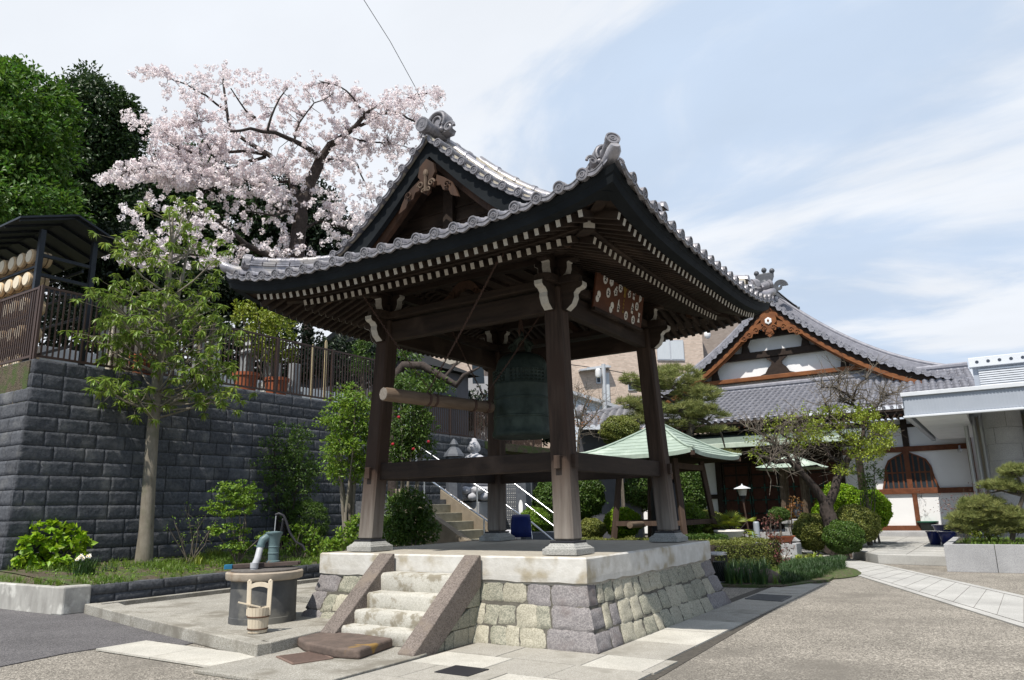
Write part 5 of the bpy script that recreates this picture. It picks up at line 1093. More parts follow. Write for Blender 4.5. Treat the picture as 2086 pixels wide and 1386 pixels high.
V,F=leafmesh(P.reshape(-1,3),Nn.reshape(-1,3),(dv+np.array((0,0,-.35))).reshape(-1,3),RN.uniform(.14,.23,n*nl),RN.uniform(.045,.065,n*nl),.12); raw('crown',V,F,'leaf_young',yt)
# low shrubs
def shrub(name,label,blobs,base,m,nc,cr,nl,ls,ws=.6,stems=6,cat='shrub',bark='twig',tr=.02,**k):
    base=np.array(base,float); t=thing(name,label,cat,base); V,F=clumps(blobs,nc,cr,nl,ls,ws,**k); raw('foliage',V,F,m,t); mb=MB()
    for i in range(stems):
        b=blobs[i%len(blobs)]; e=b[0]+np.array([random.uniform(-.6,.6)*b[1][0],random.uniform(-.6,.6)*b[1][1],random.uniform(-.2,.8)*b[1][2]]); s0=base+np.array((random.uniform(-.06,.06),random.uniform(-.06,.06),-.03)); mid=(s0+e)/2+np.array((random.uniform(-.1,.1),random.uniform(-.1,.1),0)); mb.tube([s0,mid,e],[tr,tr*.75,tr*.3],6)
    mb.build('stems',bark,t,smooth=60); return t
def dst(p): return math.hypot(*(np.array(p)-CP)[:2])
hb_=G(112,1172,.47); hd=dst(hb_)
shrub('hydrangea','bright green leafy hydrangea at the far left end of the bed',[PB(105,1090,hd,42,24),PB(72,1130,hd,30,32),PB(112,1135,hd-.2,48,36),PB(155,1105,hd+.1,28,12)],hb_,'leaf_lime',110,.12,9,.15,.75,12,surf=.8,flat=.6)
def blades(C,n,L_,w,m,parent,name,spread=.6,nseg=3):
    """arching strap leaves from each centre"""
    parts=[]
    C=np.asarray(C,float); k=len(C)*n; c=np.repeat(C,n,0); th=RN.uniform(0,2*np.pi,k); l=L_*RN.uniform(.6,1.15,k); sp=spread*RN.uniform(.3,1.,k); d=np.stack([np.cos(th),np.sin(th),0*th],1); sd=np.stack([-np.sin(th),np.cos(th),0*th],1); c=c+d*RN.uniform(0,.04,k)[:,None]
    V=[]
    for i in range(nseg+1):
        t=i/nseg; p=c+d*(l*sp*t*t)[:,None]+np.array((0,0,1.))*(l*(t-.35*sp*t*t))[:,None]; ww=w*(1-t**2)*.5+.0008; V+= [p-sd*ww,p+sd*ww]
    V=np.stack(V,1).reshape(-1,3); b=np.arange(k)*(2*nseg+2); F=np.concatenate([np.stack([b+2*i,b+2*i+1,b+2*i+3,b+2*i+2],1) for i in range(nseg)]); return raw(name,V,F,m,parent)
def daff(label,px,py,z,fl,nb=60,h=.36):
    b=G(px,py,z); t=thing('daffodil_clump',label,'flowers',b); blades(b+RN.normal(size=(nb,3))*np.array((.09,.09,0)),2,h,.016,'grass_dark',t,'leaves',.5)
    if fl:
        mb=MB()
        for i in range(fl):
            c=b+np.array((random.uniform(-.12,.12),random.uniform(-.12,.12),h*random.uniform(.85,1.15))); f=np.array((.4,-.8,.3)); f/=np.linalg.norm(f); mb.tube([b+np.array((0,0,.02)),c*.5+b*.5+np.array((0,0,.04)),c],.003,4,2)
            for k in range(6):
                a=k*math.pi/3; u=np.cross(f,(0,0,1));u/=np.linalg.norm(u);v=np.cross(u,f); dr=u*math.cos(a)+v*math.sin(a); pp=np.cross(f,dr); mb.add([c,c+dr*.02+pp*.012,c+dr*.042,c+dr*.02-pp*.012],[(0,1,2,3)],0)
            mb.tube([c,c+f*.015],[.007,.011],7,1)
        mb.build('blooms',['petal_white','petal_yellow','grass_dark'],t)
daff('clump of white daffodils with yellow centres in the bed',168,1180,.46,12,110,.42)
daff('small clump of strap leaves without flowers right of the daffodils',216,1172,.47,0,26,.25)
def stemmy(name,label,base,ends,m,ls,nl,bark='twig',cr=.06,r=.014,ws=.6):
    base=np.array(base,float); t=thing(name,label,'shrub',base); mb=MB(); C=[]
    for e in ends:
        s0=base+np.array((random.uniform(-.08,.08),random.uniform(-.08,.08),-.02)); mid=s0*.45+e*.55+RN.normal(size=3)*.06; mb.tube([s0,mid,e],[r,r*.7,r*.35],5)
        for k in range(5): q=mid+(e-mid)*random.uniform(0,1.)+RN.normal(size=3)*.07; mb.tube([mid+(e-mid)*random.uniform(0,.8),q],[r*.35,r*.2],3); C.append(q)
        C.append(e)
    C=np.array(C); n=len(C); dd=rdir(n*nl); P=np.repeat(C,nl,0)+dd*cr; V,F=leafmesh(P,dd*.4+np.array((0,0,.9))+RN.normal(size=dd.shape)*.3,dd+np.array((0,0,.2)),ls*RN.uniform(.6,1.2,n*nl),ls*ws,.2); raw('foliage',V,F,m,t); mb.build('stems',bark,t,smooth=60); return t
nb_=G(388,1150,.55); nd=dst(nb_)
stemmy('sparse_shrub','sparse shrub with reddish bare stems and small new leaves by the wall',nb_,[D(x,y,nd+random.uniform(-.3,.3)) for x,y in ((340,1070),(355,1060),(375,1025),(385,1060),(405,1055),(420,1050),(430,1070),(395,1090),(370,1095),(440,1060))],'leaf_bright',.05,3)
mbx=G(485,1152,.5); md=dst(mbx)
shrub('maple_sapling','small bright green layered maple sapling between bare shrub and well pump',[PB(485,1000,md,48,20),PB(470,1035,md,48,18),PB(500,1015,md+.2,30,20),PB(465,1080,md,35,12),PB(480,1110,md-.1,30,14),PB(540,1090,md-.3,16,8)],mbx,'leaf_bright',230,.12,16,.06,.8,7,flat=.35)
cbx=G(575,1128,.55); c_d=dst(cbx)
shrub('camellia','tall dark green camellia with open crown rising behind the well pump',[PB(575,900,c_d,58,40),PB(560,950,c_d,55,38),PB(600,960,c_d+.2,50,42),PB(575,1000,c_d,58,34),PB(560,1040,c_d,38,28)],cbx,'leaf_mid',380,.17,26,.07,.55,8,bark='bark_dark',tr=.035)
bbx=G(628,1128,.55); b_d=dst(bbx)
shrub('round_azalea','dense rounded dark azalea against the wall right of the camellia',[PB(628,1065,b_d+.3,38,42)],bbx,'leaf_mid',420,.08,34,.035,.6,5,surf=1.)
hb2=G(612,1140,.5); h2=dst(hb2)
shrub('hydrangea','green hydrangea with large leaves just right of the pump handle',[PB(610,1090,h2,32,22),PB(590,1110,h2,20,18),PB(640,1110,h2,22,20),PB(640,1080,h2,12,12)],hb2,'leaf_bright',55,.08,9,.095,.7,10)
# camellias behind the platform
k1=at_z(716,15.6,.2)
shrub('flowering_camellia','tall camellia with glossy leaves and few red flowers left of the near left post',[PB(715,820,15.6,42,34),PB(690,860,15.5,36,30),PB(735,870,15.7,32,40),PB(700,920,15.5,44,32),PB(735,950,15.6,26,30),PB(690,960,15.6,30,20)],k1,'leaf_bright',250,.16,22,.075,.5,8,bark='bark_pale',tr=.04,surf=.6)
k2=at_z(830,16.2,.2)
t=shrub('flowering_camellia','camellia seen between the left post and the striking log with red flowers',[PB(825,800,16.2,45,35),PB(835,860,16.2,48,40),PB(850,910,16.2,32,28),PB(815,930,16.2,30,30)],k2,'leaf_mid',260,.17,24,.075,.5,8,bark='bark_pale',tr=.04,surf=.7)
mb=MB()
for x,y in ((835,952),(800,905),(873,900),(842,915),(812,850)): mb.ell(D(x,y,15.7),(.035,.035,.03),8,5,0,.15)
mb.build('red_flowers','petal_red',t)
k3=at_z(830,15.2,.0)
shrub('clipped_camellia','low dense dark glossy shrub behind the platform left of the stone stairs',[PB(830,1050,15.2,48,48),PB(800,1080,15.0,34,34),PB(855,1075,15.3,38,32)],k3,'leaf_mid',330,.12,28,.065,.5,6,surf=.9)
k4=at_z(715,14.8,.3)
shrub('leafy_shrub','yellowish green shrub low behind the left corner of the platform',[PB(722,1075,14.8,16,24),PB(705,1095,14.6,26,18),PB(680,1110,14.5,26,14)],k4,'leaf_bright',70,.09,14,.07,.6,5)
yz=at_z(540,dst(PX(540,700,-11.6)),4.93); y_d=dst(yz)
shrub('citrus_shrub','yellow green citrus shrub rising above the fence',[PB(525,650,y_d,48,24),PB(575,655,y_d,38,22),PB(540,690,y_d,60,24),PB(500,630,y_d,22,12),PB(560,720,y_d,45,20)],yz,'leaf_yellow',190,.17,20,.10,.5,6,tr=.03)
z2=at_z(738,dst(PX(738,720,-11.8)),4.93)
shrub('flowering_camellia','small camellia with white flowers behind the fence end near the left post',[PB(735,735,dst(z2),22,28),PB(740,700,dst(z2),16,14)],z2,'leaf_mid',70,.2,18,.10,.5,4,tr=.03)
# bed grass
pts=[]
while len(pts)<1500:
    x=random.uniform(-10.2,-7.3); y=random.uniform(-3.0,7.5)
    n_=math.sin(x*2.1+1)*math.cos(y*1.3)+.4*math.sin(y*3.7+x)
    if n_+random.gauss(0,.5)>.15+ (0 if y>1 or x<-9 else .25): z=np.interp(-x,[7.2,7.6,8.5,9.6,10.4],[.40,.46,.52,.60,.64]); pts.append((x,y,z-.01))
for _ in range(160): pts.append((random.uniform(-14,-7.5),random.uniform(-3.26,-3.1),.45))
tag(blades(pts,7,.15,.010,'grass_blade',None,'bed_grass',.8),kind='stuff')
pts=[(random.uniform(-10.1,-7.35),y,.5+random.uniform(0,.05)) for y in RN.uniform(-2.9,7.5,2600)]
V,F=leafmesh(np.array([(x,y,np.interp(-x,[7.2,7.6,8.5,9.6,10.4],[.43,.49,.55,.63,.67])+random.uniform(-.01,.03)) for x,y,_ in pts]),rdir(2600)*.4+np.array((0,0,1.)),RN.normal(size=(2600,3))*np.array((1,1,.3)),.05,.035)
tag(raw('bed_ground_cover',V,F,'leaf_bright'),kind='stuff')
for (px,py,n,l) in ((435,1140,26,.32),(470,1130,20,.34),(410,1150,10,.25),(690,1118,16,.3)):
    b=G(px,py,.56); tag(blades(b+RN.normal(size=(n,3))*np.array((.13,.13,0)),5,l,.014,'leaf_yellow' if px<600 else 'grass_blade',None,'daylily_clump',.7),{435:'yellowish strap leaf clump beside the maple sapling, left one',470:'yellowish strap leaf clump at the foot of the maple sapling',410:'small strap leaf clump near the bare red stemmed shrub',690:'green strap leaf clump at the right end of the bed'}[px],'plant')
# ================================================================== stairs, statue and things behind the tower
def stz(x): return 1.14+.57*(-4.3-x)
mat('stair_stone',(.27,.25,.19),(.19,.175,.13),6,.9,.004,40); mat('stair_side',(.24,.20,.15),(.17,.14,.105),5,.85,.004,30)
ss=thing('stone_stairs','stone staircase climbing left to the upper terrace behind the tower','stairs',(-4.5,4.2,0))
mb=MB(); x=-2.5
while x>-5.6:
    z=stz(x); 
    if z>.05: mb.b2((x-.36,3.5,max(0,z-.6)),(x+.02,5.0,z))
    x-=.36
mb.build('step','stair_stone',ss,bevel=.01)
for y in (3.28,5.0):
    mb=MB(); a,b=-2.3,-5.7; mb.prism([(a,-.02),(a,stz(a)+.2),(b,stz(b)+.2),(b,-.02)],(0,y,0),(1,0,0),(0,0,1),(0,.22,0)); mb.build('side_cheek','stair_side',ss,bevel=.01)
mb=MB(); mb.b2((-7.4,3.7,0),(-5.5,5.2,stz(-5.6))); mb.build('landing','block_face',ss)
def rail(label,pts,posts,m='steel',r=.022,second=None):
    t=thing('handrail',label,'handrail',posts[0][0]); mb=MB(); mb.tube(pts,r,8); mb.build('rail_tube',m,t,smooth=60)
    for a,b in posts: mb=MB(); mb.tube([a,b],r*.9,8); mb.build('post',m,t,smooth=60)
def SP(x,y,h): return np.array((x,y,stz(x)+h))
rail('steel handrail along the near side of the stone stairs',[SP(-5.9,3.4,.92),SP(-4.95,3.4,.92),SP(-3.0,3.4,.9),np.array((-2.5,3.4,.9))],[(SP(x,3.4,.2),SP(x,3.4,.92)) for x in (-3.2,-4.9,-5.1)])
rail('steel handrail along the far side of the stone stairs',[SP(-7.,5.1,.90),SP(-3.0,5.1,.88),np.array((-2.4,5.1,.85))],[(SP(x,5.1,.2),SP(x,5.1,.9)) for x in (-4.6,-6.6)])
pr=[PY(1034,975,6.4),PY(1128,1046,6.4)]; rail('pair of short white rails beyond the far post',[pr[0],pr[1]],[(pr[1],pr[1]+np.array((0,0,-.9)))])
pr=[PY(1070,1027,6.2),PY(1132,1075,6.2)]; rail('lower short white rail beyond the far post',[pr[0],pr[1]],[(pr[1],pr[1]+np.array((0,0,-.7)))])
# seated statue
mat('statue_stone',(.46,.46,.48),(.36,.36,.39),8,.75,.004,40); mat('granite_dark',(.10,.11,.125),(.07,.075,.09),10,.6,.002,60)
sd_=22.; sc_=D(967,1060,sd_); sc_[2]=.35; f_=np.array((.35,-.93,0)); u_=np.array((.93,.35,0))
bd=thing('buddha_statue','pale stone seated Buddha on a lotus seat behind the tower','statue',sc_)
mb=MB(); mb.box(sc_+np.array((0,0,.22)),(1.5,1.5,.44)); mb.box(sc_+np.array((0,0,.95)),(1.05,1.05,1.06)); mb.build('pedestal','granite_block',bd,bevel=.02)
mb=MB(); z0=1.48; mb.lathe([(.3,z0),(.62,z0+.06),(.70,z0+.2),(.74,z0+.36),(.66,z0+.42),(.2,z0+.44)],sc_,32)
for r,zz,k in ((.66,z0+.14,12),(.72,z0+.32,12)):
    for i in range(k): a=2*math.pi*(i+.5*(zz>1.7))/k; mb.ell(sc_+np.array((r*math.cos(a),r*math.sin(a),zz)),(.16,.16,.12),8,6)
mb.build('lotus_seat','statue_stone',bd,smooth=60)
mb=MB(); o_=sc_+np.array((0,0,z0+.42)); mb.ell(o_+np.array((0,0,.16))+f_*.12,(.58,.45,.2),20,12); mb.ell(o_+u_*.38+f_*.16+np.array((0,0,.15)),(.28,.26,.17),14,10); mb.ell(o_-u_*.38+f_*.16+np.array((0,0,.15)),(.28,.26,.17),14,10)
mb.ell(o_+np.array((0,0,.52)),(.30,.24,.42),18,12); mb.ell(o_+np.array((0,0,.80)),(.36,.22,.18),18,10)
for s in (-1,1): mb.tube([o_+u_*s*.32+np.array((0,0,.82)),o_+u_*s*.42+np.array((0,0,.5))+f_*.06,o_+u_*s*.30+f_*.26+np.array((0,0,.32)),o_+u_*s*.06+f_*.36+np.array((0,0,.32))],[.13,.12,.10,.07],10)
mb.tube([o_+np.array((0,0,.88)),o_+np.array((0,0,1.05))],[.12,.10],10); hc=o_+np.array((0,0,1.17)); mb.ell(hc,(.165,.18,.21),18,14); mb.ell(hc+np.array((0,0,.20)),(.09,.09,.07),12,8); mb.ell(hc+f_*.17+np.array((0,0,-.03)),(.025,.03,.045),8,6)
for s in (-1,1): mb.ell(hc+u_*s*.17+np.array((0,0,-.04)),(.03,.05,.10),8,8)
ob=mb.build('figure','statue_stone',bd); rm=ob.modifiers.new('join','REMESH'); rm.mode='VOXEL'; rm.voxel_size=.03; rm.use_smooth_shade=True
mb=MB(); 
for s in (-1,1): mb.tube([hc+f_*.165+u_*s*.10+np.array((0,0,.01)),hc+f_*.185+u_*s*.06,hc+f_*.18+u_*s*.03+np.array((0,0,.01))],.006,5)
mb.tube([hc+f_*.165-u_*.05+np.array((0,0,-.10)),hc+f_*.18+np.array((0,0,-.105)),hc+f_*.165+u_*.05+np.array((0,0,-.10))],.007,5); mb.build('face_lines','granite_dark',bd)
lp=D(925,1060,21.); lp[2]=.3; t=thing('stone_lantern','dark grey tiered stone lantern left of the Buddha','stone lantern',lp)
mb=MB(); mb.lathe([(.42,0),(.42,.25),(.26,.3),(.22,2.2),(.2,2.3),(.2,2.42)],lp,6); mb.build('shaft','granite_dark',t); mb=MB(); mb.lathe([(.22,2.42),(.24,2.75),(.22,2.8)],lp,6); mb.build('light_box','granite_dark',t)
mb=MB(); mb.lathe([(.30,2.78),(.28,2.84),(.16,3.0),(.10,3.05),(.13,3.12),(.07,3.22),(.02,3.28)],lp,6); mb.build('cap_stone','granite_dark',t)
st_=D(1050,1030,23.); st_[2]=.3; t=thing('inscribed_stele','dark polished stele with fine columns of writing behind the far post','stele',st_); mb=MB(); 
mb.box(st_+np.array((0,0,1.35)),(1.1,.2,2.1),R=rotz(.35)); mb.build('stone_slab','granite_dark',t,bevel=.02); mb=MB()
for i in range(16):
    x=-.46+i*.06; c=st_+rotz(.35)@np.array((x,-.104,1.45)); 
    for k in range(26): mb.box(c+np.array((0,0,.85-k*.065)),(.03*random.uniform(.6,1),.004,.012 if k%2 else .035),R=rotz(.35))
tag(mb.build('inscription','grave_light',t),kind='stuff')
t=thing('name_stone','narrow dark stone post with a white oval name plate','stone post',D(1068,1075,21.5)*np.array((1,1,0))+np.array((0,0,.3))); c=ORG[t.name]; mb=MB(); mb.box(c+np.array((0,0,1.1)),(.34,.3,2.2)); mb.build('shaft','granite_dark',t,bevel=.02); 
mb=MB(); mb.prism([(.07*math.cos(a),.21*math.sin(a)) for a in np.linspace(0,2*math.pi,20)[:-1]],c+np.array((0,-.165,1.35)),(1,0,0),(0,0,1),(0,.012,0)); mb.build('name_plate','white_wall',t)
t=thing('offering_table','low grey stone offering table with a carved block before the stele','offering table',D(1045,1080,20.)*np.array((1,1,0))+np.array((0,0,.2))); c=ORG[t.name]; mb=MB(); mb.box(c+np.array((0,0,.5)),(1.6,.5,.12)); mb.box(c+np.array((0,0,.22)),(1.2,.4,.44)); mb.build('table_slab','granite_block',t,bevel=.01)
mb=MB(); mb.ell(c+np.array((-.1,0,.72)),(.2,.15,.16),12,8,0,.1); mb.build('carved_block','statue_stone',t,smooth=60)
# low wall, path furniture behind
mb=MB(); a=D(1065,1090,18.5);b=D(1140,1090,18.9); a[2]=b[2]=.55; mb.beam(a,b,.3,1.0); tag(mb.build('garden_wall','granite_dark',bevel=.02),'low grey stone wall behind the blue chair','garden wall')
# blue chair on the platform
mat('blue_fabric',(.006,.018,.13),(.004,.012,.09),10,.6,.002,60)
cc=G(1062,1098,1.03); cc[2]=1.034; bl=thing('folding_stool','blue fabric folding chair with metal legs near the far post','chair',cc); ang=.55; Rz=rotz(ang)
def L3(x,y,z): return cc+Rz@np.array((x,y,0))*1.2+np.array((0,0,z*1.1))
mb=MB(); P=[]
for z,w,y in ((.03,.16,-.14),(.14,.163,-.15),(.24,.158,-.13),(.34,.15,-.10),(.39,.145,-.07),(.405,.14,-.03)): P.append([L3(w*s,y-(1-s*s)*.03,z) for s in np.linspace(-1,1,9)])
mb.grid(P); mb.grid([[p+Rz@np.array((0,.05,0)) for p in r] for r in P][::-1]); 
ob=mb.build('backrest','blue_fabric',bl,smooth=60); sm=ob.modifiers.new('thick','SOLIDIFY'); sm.thickness=.02
mb=MB(); mb.hexa([L3(-.15,-.12,.18),L3(.15,-.12,.18),L3(.15,.16,.20),L3(-.15,.16,.20),L3(-.15,-.12,.22),L3(.15,-.12,.22),L3(.15,.16,.24),L3(-.15,.16,.24)]); mb.build('seat','blue_fabric',bl,bevel=.02)
for s in (-1,1): mb=MB(); mb.tube([L3(s*.16,-.14,.34),L3(s*.17,.20,.0)],.009,6); mb.build('leg','steel',bl); mb=MB(); mb.tube([L3(s*.15,.16,.24),L3(s*.18,-.24,.0)],.009,6); mb.build('leg','steel',bl)
# buildings beyond
brickmat('brick_tile',(.62,.49,.40),(.47,.36,.285),(.50,.44,.38),1.6,.5,.16); brickmat('brick_shaded_side',(.34,.28,.245),(.26,.21,.18),(.28,.25,.22),1.6,.5,.16); mat('curtain',(.60,.63,.66),(.50,.54,.57),6,.5,stretch=(6,6,.3)); mat('alu',(.55,.56,.58),None,3,.4,metal=.4)  # side wing brick is a darker copy, its shade put into the colour
dA=50.; A0=D(1150,760,dA); A1=D(1436,760,dA+3); A0[2]=A1[2]=0
ap=thing('apartment_building','tall pale brick tiled apartment building seen through the right bay of the tower','apartment building',(A0+A1)/2); d_=(A1-A0); Ld=np.linalg.norm(d_); d_/=Ld; nrm=np.array((d_[1],-d_[0],0)); back=-nrm*12
ztop=D(1450,640,dA)[2]+3
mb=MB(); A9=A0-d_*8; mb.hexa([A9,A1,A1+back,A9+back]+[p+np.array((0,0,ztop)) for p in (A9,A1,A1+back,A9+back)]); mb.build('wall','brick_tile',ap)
mb=MB(); mb.hexa([A1+back*.25,A1+d_*9+back*.25,A1+d_*9+back,A1+back]+[p+np.array((0,0,ztop-1)) for p in (A1+back*.25,A1+d_*9+back*.25,A1+d_*9+back,A1+back)]); mb.build('side_wing','brick_shaded_side',ap)
def onA(px,py):
    r=ray(px,py); k=((A0-CP)@nrm)/(r@nrm); return CP+r*k
def winA(x0,y0,x1,y1,m='curtain',mull=1):
    a=onA(x0,y0);b=onA(x1,y1); fr=MB(); c=(a+b)/2; w=abs((b-a)@d_); h=abs(a[2]-b[2]); R3=np.stack([d_,-nrm,np.array((0,0,1.))],1); fr.box(c+nrm*.02,(w,.12,h),R=R3); f=fr.build('window','alu',ap)
    g_=MB(); 
    for k in range(mull+1): g_.box(c+nrm*.06+d_*((k+.5)/(mull+1)-.5)*w,(w/(mull+1)-.10,.08,h-.16),R=R3)
    g_.build('pane',m,f)
winA(1336,693,1394,735); winA(1214,766,1224,782,'glass_dark',0); winA(1278,776,1296,796,'glass_dark',0); winA(1232,760,1243,820,'curtain',0); winA(1345,686,1360,690,'alu',0)
mb=MB(); a=onA(1178,757);b=onA(1240,750); mb.beam(a+nrm*.3,b+nrm*.3,.6,.12); mb.build('window_hood','alu',ap)
mb=MB(); p=onA(1436,690); mb.ell(D(1441,682,dA-1),(.22,.22,.3),10,8); mb.build('wall_lamp','white_wall',ap)
# white walled buildings nearer
mat('white_panel',(.66,.70,.76),(.60,.64,.70),2,.6)
for lab,x0,x1,yt,d in (('white panelled low building below the apartment block',1140,1262,0,40),):
    a=D(x0,800,d);b=D(x1,800,d+1); zt_=D(1165,792,d)[2]; zt2=D(1262,828,d)[2]; t=thing('white_building',lab,'building',(a+b)/2*np.array((1,1,0))); mb=MB(); bk_=np.array((-1.5,3,0)); a[2]=b[2]=0
    mb.hexa([a,b,b+bk_,a+bk_,a+np.array((0,0,zt_)),b+np.array((0,0,zt2)),b+bk_+np.array((0,0,zt2)),a+bk_+np.array((0,0,zt_))]); mb.build('wall','white_panel',t)
    mb=MB(); mb.beam(a+np.array((0,-.1,zt_)),b+np.array((0,-.1,zt2)),.5,.18); mb.build('roof','alu',t)
t=thing('white_building','white walled building with beige canopy behind the striking log','building',D(930,820,44)*np.array((1,1,0))); 
a=D(860,800,44);b=D(1000,800,45); bk_=np.array((-4,6,0)); mb=MB(); a[2]=b[2]=4.; h=D(900,762,44)[2]-4; mb.hexa([a,b,b+bk_,a+bk_]+[p+np.array((0,0,h)) for p in (a,b,b+bk_,a+bk_)]); mb.build('wall','house_wall',t)
a2=D(878,720,45);b2_=D(985,715,46); mb=MB(); a2[2]=b2_[2]=a[2]+h; h2_=D(900,700,45)[2]-a[2]-h+.6; mb.hexa([a2,b2_,b2_+bk_,a2+bk_]+[p+np.array((0,0,h2_)) for p in (a2,b2_,b2_+bk_,a2+bk_)]); mb.build('upper_wall','brick_tile',t)
mb=MB(); a3=D(885,748,43.5);b3=D(935,735,43.8); mb.beam(a3,b3,1.4,.35); mb.build('canopy','slab_buff',t)
mb=MB(); mb.beam(D(962,752,43.7),D(985,752,43.9),.1,1.8); mb.build('window','glass_dark',t)
a=D(740,700,46);t=thing('dark_building','dark grey building corner seen between roof and fence','building',a*np.array((1,1,0))); mb=MB(); b=D(880,700,48); a[2]=b[2]=4; h=D(800,655,46)[2]-4; mb.hexa([a,b,b+bk_,a+bk_]+[p+np.array((0,0,h)) for p in (a,b,b+bk_,a+bk_)]); mb.build('wall','house_dark',t); mb=MB(); c=(a+b)/2; mb.beam(D(745,672,45.8),D(800,680,46.5),.1,.6); mb.build('window','curtain',t)
# utility pole and wires
def wire(lab,pts,r=.012,cat='cable',nm='overhead_cable'): mb=MB(); mb.tube(pts,r,5); tag(mb.build(nm,'iron'),lab,cat)
up_=D(1229,835,36.); up_[2]=0; t=thing('utility_pole','thin grey pole with a cross arm before the apartment block','pole',up_); mb=MB(); mb.tube([up_,D(1229,742,36.)],[.14,.11],10); mb.build('pole_shaft','alu',t,smooth=60)
mb=MB(); mb.beam(D(1195,752,36.),D(1240,746,36.),.1,.12); mb.build('cross_arm','alu',t); mb=MB(); mb.lathe([(.12,-.1),(.16,0),(.14,.28),(.05,.34)],D(1219,765,35.8),10); mb.build('lamp','white_wall',t,smooth=50)
wire('thin wire sagging across the apartment front to the pole',[D(1100,735,37),D(1229,752,36),D(1320,770,38)],.02)
wire('thin overhead cable crossing the sky above the cherry tree',[D(738,-5,22),D(795,85,24),D(846,178,26),D(870,230,27)],.012)
# tiled small roof building behind the small bell shelter
mat('tile_far',(.20,.20,.22),(.13,.13,.145),8,.5,.01,20,island=.1)
def wavy_roof(name,P00,P01,P10,P11,pitch,course,m,parent,amp=.04,step=.03):
    """P00,P01 eave ends; P10,P11 top ends; pantile waves along, courses up"""
    P00,P01,P10,P11=[np.array(p,float) for p in (P00,P01,P10,P11)]; w=np.linalg.norm(P01-P00); h=np.linalg.norm(P10-P00); nu=int(w/pitch)*6; nv=max(2,int(h/course)); n=np.cross(P01-P00,P10-P00); n/=np.linalg.norm(n); n*=(1 if n[2]>0 else -1)
    u=np.linspace(0,1,nu+1); ph=(np.arange(nu+1)%6)/6.; wv=amp*(np.abs(np.sin(np.pi*ph))*1.6-.5-.5*np.exp(-((ph-.0)/.12)**2)); rows=[]
    for j in range(nv):
        for t,o in ((j/nv,step),((j+1)/nv,0.)):
            a=P00+(P10-P00)*t; b=P01+(P11-P01)*t; rows.append(a+(b-a)*u[:,None]+n*(wv+o)[:,None])
    V=np.array(rows); r,c=V.shape[:2]; i,j=np.meshgrid(np.arange(r-1),np.arange(c-1),indexing='ij'); q=(i*c+j).ravel(); F=np.stack([q,q+1,q+c+1,q+c],1); return raw(name,V.reshape(-1,3),F,m,parent)
t=thing('tiled_gate_house','small old tiled roof building behind the round azalea','building',D(1230,880,30.)*np.array((1,1,0)))
e0,e1=D(1168,872,27.),D(1290,865,28.); r0,r1=D(1185,850,30.),D(1300,825,31.); wavy_roof('roof',e0,e1,r0,r1,.3,.3,'tile_far',t)
mb=MB(); mb.tube([r0,r1],.14,8); mb.ell(r0+np.array((0,0,.2)),(.25,.2,.3),8,6,0,.2); mb.build('ridge','tile_far',t,smooth=50)
mb=MB(); a=e0*.5+r0*.5;b=e1*.5+r1*.5; a[2]=b[2]=0; bk2=np.array((-.6,1.6,0)); h=e0[2]+.1; mb.hexa([a,b,b+bk2,a+bk2]+[p+np.array((0,0,h)) for p in (a,b,b+bk2,a+bk2)]); mb.build('wall','house_dark',t)
# ================================================================== small bell shelter with copper roof
mat('copper_roof',(.33,.40,.335),(.25,.31,.26),3,.55,.002,20,stretch=(1,1,1),c3=(.42,.49,.42),s3=1.2); mat('wood_post2',(.085,.055,.040),(.05,.032,.024),9,.8,.003,24,stretch=(1,1,.1))
nc_=D(1412,922,20.); ex,ey=1.72,2.1; cx_,cy_=nc_[0]-ex,nc_[1]+ey; zE=2.98; apx=PX(1310,855,cx_); zA_=apx[2]+.0
sb=thing('small_bell_shelter','small open shelter with pale green copper pyramid roof right of the tower','bell shelter',(cx_,cy_,.2))
def rp(u,v,t):
    m=max(abs(u),abs(v)); z=zE+(zA_-zE)*((1-m)**1.0*.78+.22*(1-m)**2) + .10*(min(abs(u),abs(v)))**4*m**3 ; return np.array((cx_+u*ex,cy_+v*ey,z+t))
for (a,b) in (((-1,-1),(1,-1)),((1,-1),(1,1)),((1,1),(-1,1)),((-1,1),(-1,-1))):
    mb=MB(); nst=9
    for k in range(nst):
        m0,m1=1-k/nst,1-(k+1)/nst; rows=[]
        for m,o in ((m0,-.0),(m0,.018),(m1,.0)):
            rows.append([rp((a[0]+(b[0]-a[0])*s)*m,(a[1]+(b[1]-a[1])*s)*m,o) for s in np.linspace(0,1,17)])
        mb.grid(rows)
    mb.grid([[rp((a[0]+(b[0]-a[0])*s),(a[1]+(b[1]-a[1])*s),o) for s in np.linspace(0,1,17)] for o in (-.09,.0)])
    mb.build('roof_face','copper_roof',sb)
mb=MB(); mb.grid([[rp(u,v,-.1) for u in np.linspace(-.99,.99,13)] for v in np.linspace(-.99,.99,13)]); mb.build('soffit','wood_x',sb)
for i,j in ((-1,-1),(1,-1),(1,1),(-1,1)):
    mb=MB(); mb.tube([rp(i*m,j*m,.03) for m in np.linspace(0.02,1.02,10)],.035,8); mb.build('hip_cap','copper_roof',sb,smooth=50)
    mb=MB(); mb.beam((cx_+i*.82,cy_+j*1.1,2.9),(cx_+i*1.10,cy_+j*1.38,.2),.14,.14); mb.build('post','wood_post2',sb,bevel=.01)
    mb=MB(); e_=rp(i*1.0,j*1.0,-.12); mb.beam((cx_+i*.6,cy_+j*.8,3.1),e_,.1,.12); mb.build('hip_rafter','wood_post2',sb)
